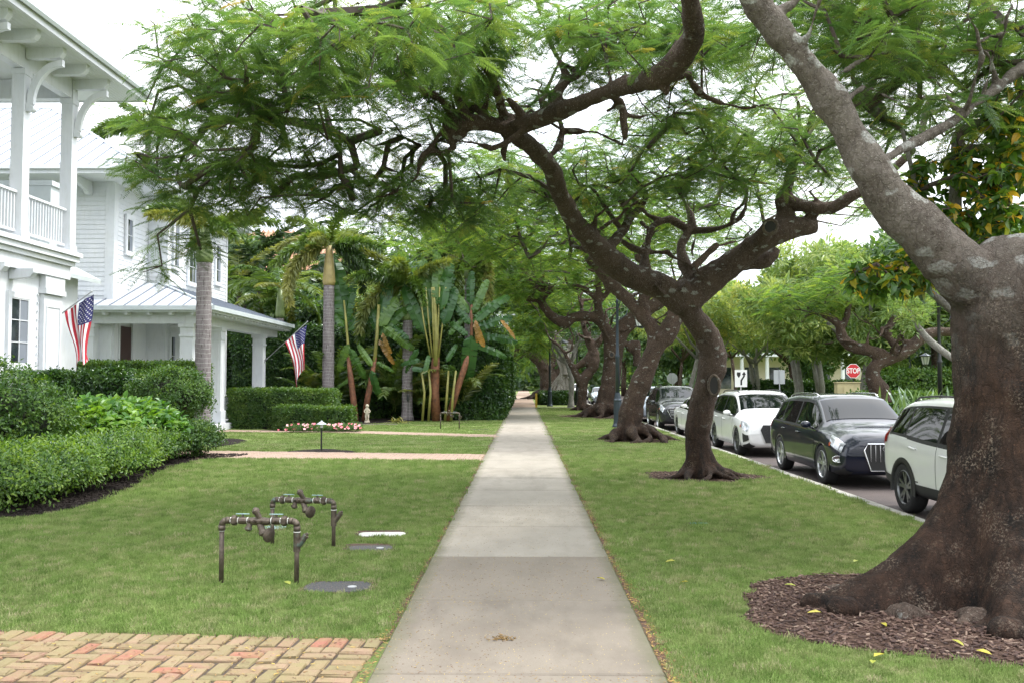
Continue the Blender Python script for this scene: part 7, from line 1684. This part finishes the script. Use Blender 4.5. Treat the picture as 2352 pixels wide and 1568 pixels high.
lamp_post('thin black lamp post right behind the slim pale tree', 1326, 930, 68, 772, arm=-1, mat='black')
lamp_post('black lamp post at the right across the road before the long hedge', 2160, 925, 30, 700, arm=1, mat='black', s=.9)
lamp_post('slim blue grey lamp post across the road left of the black one', 2091, 900, 55, 800, arm=1, s=.8)

def text_mesh(txt, size, mat, name='lettering'):
    cu = bpy.data.curves.new('txt', 'FONT'); cu.body = txt; cu.size = size; cu.align_x = 'CENTER'; cu.align_y = 'CENTER'; cu.extrude = .002; cu.offset = size*.018
    o = bpy.data.objects.new('txt', cu); COL.objects.link(o); bpy.context.view_layer.update(); me = bpy.data.meshes.new_from_object(o.evaluated_get(bpy.context.evaluated_depsgraph_get())); bpy.data.objects.remove(o)
    me.materials.clear(); me.materials.append(mat); me.name = name; return me
RX = Matrix(((1, 0, 0), (0, 0, 1), (0, 1, 0)))          # poly x,z facing -Y ; extrude to +Y
def octa(r): return [(r*math.cos(R(22.5+45*k)), r*math.sin(R(22.5+45*k))) for k in range(8)]
def sign_post(rt, top, z0, r=.03, mat='signback'): m = MB(); m.cyl((0, .05, z0), (0, .05, top), r, 8); m.build('post', M[mat], rt)
c = W(1960, 851, 42.5); ST = thing('stop_sign', 'red octagonal STOP sign standing behind the beige utility cabinet', 'stop sign', (c.x, 42.5, 0))
m = MB(); m.prism(octa(.35), .012, RX, (0, 0, c.z)); p = m.build('sign_plate', M['signwhite'], ST); m = MB(); m.prism(octa(.325), .004, RX, (0, -.0045, c.z)); m.build('sign_face', M['signred'], p)
me = text_mesh('STOP', .265, M['signwhite']); link('lettering', me, p, (0, -.009, c.z), (math.pi/2, 0, 0), (.92, 1.25, 1)); sign_post(ST, c.z+.3, 0, mat='black')
c = W(1702, 868, 45); KR = thing('traffic_sign', 'white rectangular sign with black keep right arrow on the median', 'traffic sign', (c.x, 45, 0))
m = MB(); m.bb(-.30, .30, 0, .012, c.z-.42, c.z+.42); p = m.build('sign_plate', M['signwhite'], KR)
m = MB(); m.prism([(-.20, .30), (-.02, .30), (-.02, .16), (-.11, .02), (-.20, .16)], .003, RX, (0, -.004, c.z))
m.prism([(-.03, -.33), (.05, -.33), (.05, -.12), (.19, .10), (.19, .17), (.25, .17), (.15, .34), (.04, .17), (.11, .17), (.11, .12), (-.03, -.10)], .003, RX, (0, -.004, c.z)); m.build('arrow', M['signblack'], p); sign_post(KR, c.z+.40, 0, .025, 'signwhite')
c = W(1790, 865, 45); BK = thing('traffic_sign', 'bare grey back of a rectangular sign right of the keep right arrow', 'traffic sign', (c.x, 45, 0))
m = MB(); m.bb(-.27, .27, 0, .01, c.z-.34, c.z+.34); m.build('sign_plate', M['signback'], BK); m = MB(); m.cyl((0, -.03, 0), (0, -.03, c.z+.36), .026, 8); m.build('post', M['signback'], BK)
c = W(1544, 868, 68); BK = thing('traffic_sign', 'grey blue octagonal sign back above the dark grey sport utility', 'traffic sign', (c.x, 68, 0))
m = MB(); m.prism(octa(.42), .012, RX, (0, 0, c.z)); m.build('sign_plate', M['signback'], BK); m = MB(); m.cyl((0, -.04, 0), (0, -.04, c.z+.3), .03, 8); m.build('post', M['signback'], BK)
a, b = W(1928, 905, 40.5), W(1978, 905, 40.5)
UB = thing('utility_cabinet', 'beige utility cabinet with double door below the stop sign', 'cabinet', ((a.x+b.x)/2, 40.9, 0), R(-9)); w = (b.x-a.x)/2; zt = W(1950, 876, 40.5).z
m = MB(); m.bb(-w, w, -.4, .4, .1, zt-.05); m.bb(-w-.04, w+.04, -.44, .44, zt-.045, zt); m.bb(-w-.06, w+.06, -.46, .46, 0, .1); m.build('cabinet_body', M['beige'], UB)
m = MB(); m.bb(-w*.45, w*.45, -.425, -.402, zt-.62, zt-.2); m.build('door', M['beige'], UB); m = MB(); m.bb(-w*.45, w*.45, -.425, -.402, .3, zt-.66); m.build('door', M['beige'], UB)
a = G(1233, 938); m = MB(); m.cham((0, 0, .48), (.14, .14, .96), .03); o = m.build('marker_post', M['yellowpost'], None, loc=(a.x, 62, 0)); tag(o, 'short yellow marker post beside the sidewalk by the far lamp post', 'post')

# ---------------------------------------------------------------- backflow valve assemblies
def backflow(label, x0, x1, Y0, Y1, H, group='bronze backflow valve assemblies'):
    rt = thing('backflow_valve', label, 'valve', (x0, Y0, 0), math.atan2(Y1-Y0, x1-x0), group); Wd = math.hypot(x1-x0, Y1-Y0); r = .0215; k = Wd/.69
    m = MB(); bend = lambda cx, sg: [Vector((cx+sg*.045*(1-math.cos(R(t))), 0, H-.045+.045*math.sin(R(t)))) for t in (0, 30, 60, 90)]
    m.tube([Vector((0, 0, -.05)), Vector((0, 0, H-.06))], r, 14); m.build('riser_pipe', M['bronze'], rt, True); m = MB(); m.tube([Vector((Wd, 0, -.05)), Vector((Wd, 0, H-.06))], r, 14); m.build('riser_pipe', M['bronze'], rt, True)
    for cx, sg in ((0, 1), (Wd, -1)): m = MB(); m.tube(bend(cx, sg), .029, 14); m.cyl((cx, 0, H-.09), (cx, 0, H-.045), .031, 14); m.cyl((cx+sg*.04, 0, H), (cx+sg*.075, 0, H), .031, 14); m.build('elbow', M['bronze'], rt, True)
    m = MB(); m.tube([Vector((.045, 0, H)), Vector((Wd-.045, 0, H))], .022, 14); m.build('cross_pipe', M['bronze'], rt, True)
    X = Matrix.Rotation(math.pi/2, 3, 'Y')
    for cx in (.115, Wd-.115): m = MB(); m.lathe([(.03, -.04), (.034, -.02), (.046, -.018), (.046, .018), (.034, .02), (.03, .04)], (cx, 0, H), 6, X); m.build('union_nut', M['bronze'], rt)
    for cx in (.19, Wd-.19):
        m = MB(); m.lathe([(.028, -.045), (.034, -.02), (.034, .02), (.028, .045)], (cx, 0, H), 12, X); m.cyl((cx, 0, H+.02), (cx, 0, H+.055), .012, 8); b = m.build('ball_valve', M['bronze'], rt)
        m = MB(); m.prism([(-.062, -.008), (-.03, -.013), (.03, -.013), (.062, -.008), (.062, .008), (.03, .013), (-.03, .013), (-.062, .008)], .006, None, (cx, 0, H+.055)); m.build('valve_handle', M['tealhandle'], b)
    cx = Wd*.5; m = MB(); m.lathe([(.03, -.10), (.034, -.06), (.038, 0), (.034, .06), (.03, .10)], (cx, 0, H-.005), 14, X)
    for (dx, dz, px_, pz_, L, rr) in ((-.42, .90, .01, .01, .120, .030), (-.15, -.98, -.085, -.01, .085, .030), (.45, -.85, .0, -.02, .13, .036)):
        d = Vector((dx, -.25, dz)).normalized(); a = Vector((cx+px_, 0, H+pz_)); q = d.to_track_quat('Z', 'Y').to_matrix(); m.lathe([(rr*.8, 0), (rr*.85, L*.6), (rr*1.12, L*.62), (rr*1.12, L*.85), (rr*.9, L*.88), (rr*.5, L)], tuple(a), 12, q)
    m.build('valve_body', M['bronze'], rt)
    m = MB(); d = Vector((.85, -.45, -.1)).normalized(); m.lathe([(.02, 0), (.064, .006), (.066, .02), (.056, .026), (.03, .034)], (cx+.085, -.02, H-.12), 20, d.to_track_quat('Z', 'Y').to_matrix()); m.build('relief_cap', M['bronze'], rt)
    for cx2 in (.26*k, .31*k, .37*k, .49*k): m = MB(); m.cyl((cx2, -.02, H), (cx2, -.058, H), .012, 10); m.cyl((cx2, -.058, H), (cx2, -.064, H), .007, 8); m.build('test_cock', M['bronze'], rt)
    m = MB(); d = Vector((.62, 0, .78)).normalized(); a = Vector((Wd, 0, H-.23)); m.cyl((Wd, 0, H-.27), (Wd, 0, H-.10), .031, 12); m.tube([a, a+d*.06, a+d*.13], [.03, .03, .026], 12); m.lathe([(.028, .115), (.028, .135), (.015, .138), (.015, .155)], tuple(a), 8, d.to_track_quat('Z', 'Y').to_matrix()); m.build('strainer', M['bronze'], rt)
    m = MB()
    for cx2 in (.082, .150, .235, Wd-.235, Wd-.150, Wd-.082): m.cyl((cx2, 0, H), (cx2+.006, 0, H), .0305, 12)
    m.cyl((0, 0, H-.098), (0, 0, H-.092), .0225, 12); m.cyl((Wd, 0, H-.098), (Wd, 0, H-.092), .032, 12); m.build('thread_tape', M['tape'], rt)
    return rt
a, b = G(508, 1337), G(681, 1340); backflow('nearer bronze backflow valve assembly standing on two pipes in the lawn', a.x, b.x, a.y, b.y, .555)
a, b = G(625, 1251), G(766, 1256); backflow('second bronze backflow valve assembly, behind the nearer one', a.x, b.x, a.y, b.y, .50)
a, b = W(1012, 984, 34.5), W(1055, 984, 34.3); backflow('small distant backflow valve assembly in front of the paddle leaved plants', a.x, b.x, 34.5, 34.3, .60)

# ---------------------------------------------------------------- lids in the lawn
def rr_poly(w, d, r, n=5):
    out = []
    for sx, sy, a0 in ((1, 1, 0), (-1, 1, 90), (-1, -1, 180), (1, -1, 270)):
        for i in range(n+1): a = R(a0+90*i/n); out.append((sx*(w-r)+r*math.cos(a), sy*(d-r)+r*math.sin(a)))
    return out
def lid(label, c, w, d, mat, z=.005, rz=0, knob=True, name='meter_lid', rim=0):
    rt = thing(name, label, 'lid', (c.x, c.y, 0), rz); m = MB(); m.prism(rr_poly(w+.045, d+(.035 if rim == 0 else rim), min(w, d)*.8, 8), .003, None, (-rim*.2, rim*.75, .002)); m.build('soil_ring', M['dirt'], rt)
    m = MB(); m.prism(rr_poly(w, d, min(w, d)*.75, 8), z, None, (0, 0, .0055)); m.build('cover', M[mat], rt)
    if knob: m = MB(); m.lathe([(.04, z+.004), (.04, z+.010), (.03, z+.012), (.001, z+.012)], (w*.45, -d*.1, 0), 16); m.build('plug', M['alu'], rt)
    return rt
lid('large black ribbed meter lid nearest the sidewalk bricks', lid_spots['near'], .285, .205, 'lid', rz=.03)
lid('second black meter lid, sunk in the grass before the pale one', lid_spots['mid'], .24, .14, 'lid', rz=.06, rim=.09)
lid('pale concrete meter lid sunk in a brown edged hole', lid_spots['pale'], .27, .12, 'conclid', z=.012, rz=.05, knob=False, rim=.12)
lid('pale green flat lid behind the nearer valve assembly', lid_spots['slab'], .14, .12, 'tealhandle', z=.008, knob=False)
lid('small dark green valve lid in the verge right of the sidewalk', lid_spots['green'], .115, .07, 'greenlid', knob=False)
c = W(1100, 985, 34); lid('small flat lid beside the distant valve assembly', c, .35, .22, 'lid', knob=False)
# path light
c = G(738, 1033); PL = thing('path_light', 'dark cone hatted garden path light on a thin stake', 'garden lamp', (c.x, c.y, 0)); h = W(738, 967, c.y).z
m = MB(); m.cyl((0, 0, 0), (0, 0, h-.05), .022, 8); m.build('stake', M['black'], PL); m = MB(); m.lathe([(.135, h-.075), (.14, h-.07), (.03, h+.0), (.02, h+.02), (.001, h+.03)], n=18); m.build('lamp_hat', M['signback'], PL); m = MB(); m.cyl((0, 0, h-.16), (0, 0, h-.07), .035, 10); m.build('lamp_glass', M['lampglass'], PL)
c = W(937, 975, 38.5); TL = thing('garden_torch', 'slim black garden torch beside the ringed palm trunk', 'garden lamp', (c.x, 38.5, 0)); m = MB(); m.cyl((0, 0, 0), (0, 0, .95), .015, 6); m.build('stake', M['black'], TL); m = MB(); m.lathe([(.02, .9), (.06, 1.0), (.065, 1.2), (.05, 1.24)], n=10); m.build('lamp_head', M['black'], TL)
# cherub statue
c = W(843, 971, 39.6); SU = thing('cherub_statue', 'small cream cherub garden statue on a round base', 'statue', (c.x, 39.6, 0)); s_ = .70
m = MB(); m.lathe([(.12, 0), (.13, .03), (.11, .06), (.10, .10), (.12, .12)], n=16); m.build('base', M['stone'], SU, True)
me = bpy.data.meshes.new('figure'); V = [(0, 0, .38), (0, 0, .50), (0, -.01, .58), (0, -.01, .645), (0, 0, .72), (-.05, 0, .34), (-.05, -.01, .23), (-.045, 0, .13), (-.05, -.05, .12), (.05, 0, .34), (.055, -.02, .23), (.05, 0, .13), (.055, -.05, .12), (-.085, 0, .56), (-.13, -.02, .47), (-.06, -.07, .43), (.085, 0, .56), (.14, -.01, .48), (.07, -.07, .42)]
E = [(0, 1), (1, 2), (2, 3), (3, 4), (0, 5), (5, 6), (6, 7), (7, 8), (0, 9), (9, 10), (10, 11), (11, 12), (2, 13), (13, 14), (14, 15), (2, 16), (16, 17), (17, 18)]
me.from_pydata(V, E, []); o = link('figure', me, SU); o.modifiers.new('skin', 'SKIN')
rad = [.075, .065, .065, .035, .072, .05, .04, .028, .025, .05, .04, .028, .025, .032, .024, .022, .032, .024, .022]
for i, r_ in enumerate(rad): me.skin_vertices[0].data[i].radius = (r_, r_)
me.skin_vertices[0].data[0].use_root = True; me.materials.append(M['stone']); o.modifiers.new('s', 'SUBSURF').levels = 2; o.modifiers['s'].render_levels = 2
m = MB(); m.lathe([(.001, .80), (.05, .785), (.078, .74), (.08, .70), (.06, .67)], (0, .012, 0), 12); m.v = [(x*(1+.1*noise.noise(Vector((x*40, y*40, z*40)))), y, z+.01*noise.noise(Vector((x*50, y*50, z*50)))) for x, y, z in m.v]; m.build('curls', M['stone'], SU, True)
# bromeliad and stepping stone at the bed edge
c = W(912, 975, 38.8); BR = thing('bromeliad', 'small yellow green bromeliad at the edge of the far bed', 'plant', (c.x, 38.8, 0)); bmz = MB(); leaf_into(bmz, Vector((0, 0, 0)), Vector((1, 0, 0)), Vector((0, 0, 1)), 1, .13, .2, .35); bmm = bmz.mesh('strap_leaf', M['palm_gold'])
for k in range(34): a_ = rp.uniform(0, 6.28); e = R(rp.uniform(10, 60)); link('leaf', bmm, BR, (rp.uniform(-.3, .3), rp.uniform(-.1, .1), .03), dir_rot((math.cos(a_)*math.cos(e), math.sin(a_)*math.cos(e), math.sin(e))), rp.uniform(.3, .5))
c = W(862, 985, 37.2); m = MB(); m.prism(rr_poly(.85, .22, .15), .03, None, (0, 0, .002)); tag(m.build('stepping_stone', M['conc_light'], None, loc=(c.x, 37.6, 0)), 'pale stepping stone in the grass before the statue', 'stone')
# fallen yellow leaves, a bark log, an orange sprig
lm = MB(); leaf_into(lm, Vector((-.5, 0, .02)), Vector((1, 0, 0)), Vector((0, 0, 1)), 1, .42, .22, .05); lm = lm.mesh('fallen_leaf', M['yleaf'])
for px, py, wh in ((2020, 1507, 'on the grass below the mulch ring, pointing right'), (2005, 1522, 'on the grass below the mulch ring, nearest the viewer'), (1570, 1338, 'on the open verge grass left of the mulch ring'), (1870, 1408, 'at the left rim of the mulch ring'), (1925, 1398, 'on the mulch left of the bark log'), (1998, 1390, 'pale and upright, just below the bark log'), (2030, 1436, 'on mulch chips below the roots'), (2260, 1500, 'on the mulch at the front of the big trunk'), (1960, 1340, 'at the tip of the left root'), (1815, 1345, 'at the far left point of the mulch ring'), (1540, 1290, 'on the verge grass closest to the sidewalk slabs'), (1380, 1330, 'on the sidewalk right edge'), (2200, 1478, 'between chips at the right of the ring'), (1965, 1290, 'on the grass behind the left root'), (660, 1340, 'by the foot of the nearer bronze valve')):
    g = G(px, py, .02); o = link('fallen_leaf', lm, None, (g.x, g.y, .03), (rp.uniform(-.2, .2), rp.uniform(-.2, .2), rp.uniform(0, 6)), rp.uniform(.08, .12)); tag(o, 'fallen yellow leaf '+wh, 'leaf', 'fallen yellow leaves')
g = G(2030, 1392, .03); pts = [Vector((g.x-.20+.40*i/8, g.y+.03-.05*(i/8), .045+.03*math.sin(math.pi*i/8))) for i in range(9)]; m = MB(); m.tube(pts, [.022, .034, .038, .040, .040, .038, .034, .030, .012], 12, True, 0, .15); tag(m.build('bark_log', M['bark3'], None, True), 'curved dark piece of fallen branch resting against the roots', 'branch')
P, Q, S = [], [], []
g = G(1153, 1470)
for _ in range(46): P.append((g.x+rp.gauss(0, .045), g.y+rp.gauss(0, .03), .016+rp.uniform(0, .01))); Q.append((rp.uniform(-.5, .5), rp.uniform(-.5, .5), rp.uniform(0, 6))); S.append(rp.uniform(.9, 1.8))
OR = chip_mesh('sprig_leaflet', .022, .006, M['dryleaf'], .002); scatter('dry_sprig', P, Q, S, [OR])
# air plant on the arching limb
c = W(1555, 165, 9.2); AP = thing('air_plant', 'grassy air plant perched on the thick arching limb', 'plant', tuple(c)); ab = MB(); leaf_into(ab, Vector((0, 0, 0)), Vector((1, 0, 0)), Vector((0, 0, 1)), 1, .05, .2, .3); ab = ab.mesh('strap', M['agave'])
for k in range(26): a_ = rp.uniform(0, 6.28); e = R(rp.uniform(10, 80)); link('leaf', ab, AP, (0, 0, 0), dir_rot((math.cos(a_)*math.cos(e), math.sin(a_)*math.cos(e), math.sin(e))), rp.uniform(.15, .30))
for o in list(bpy.data.objects):
    if o.type == 'MESH' and o.name.endswith('_points'): pass
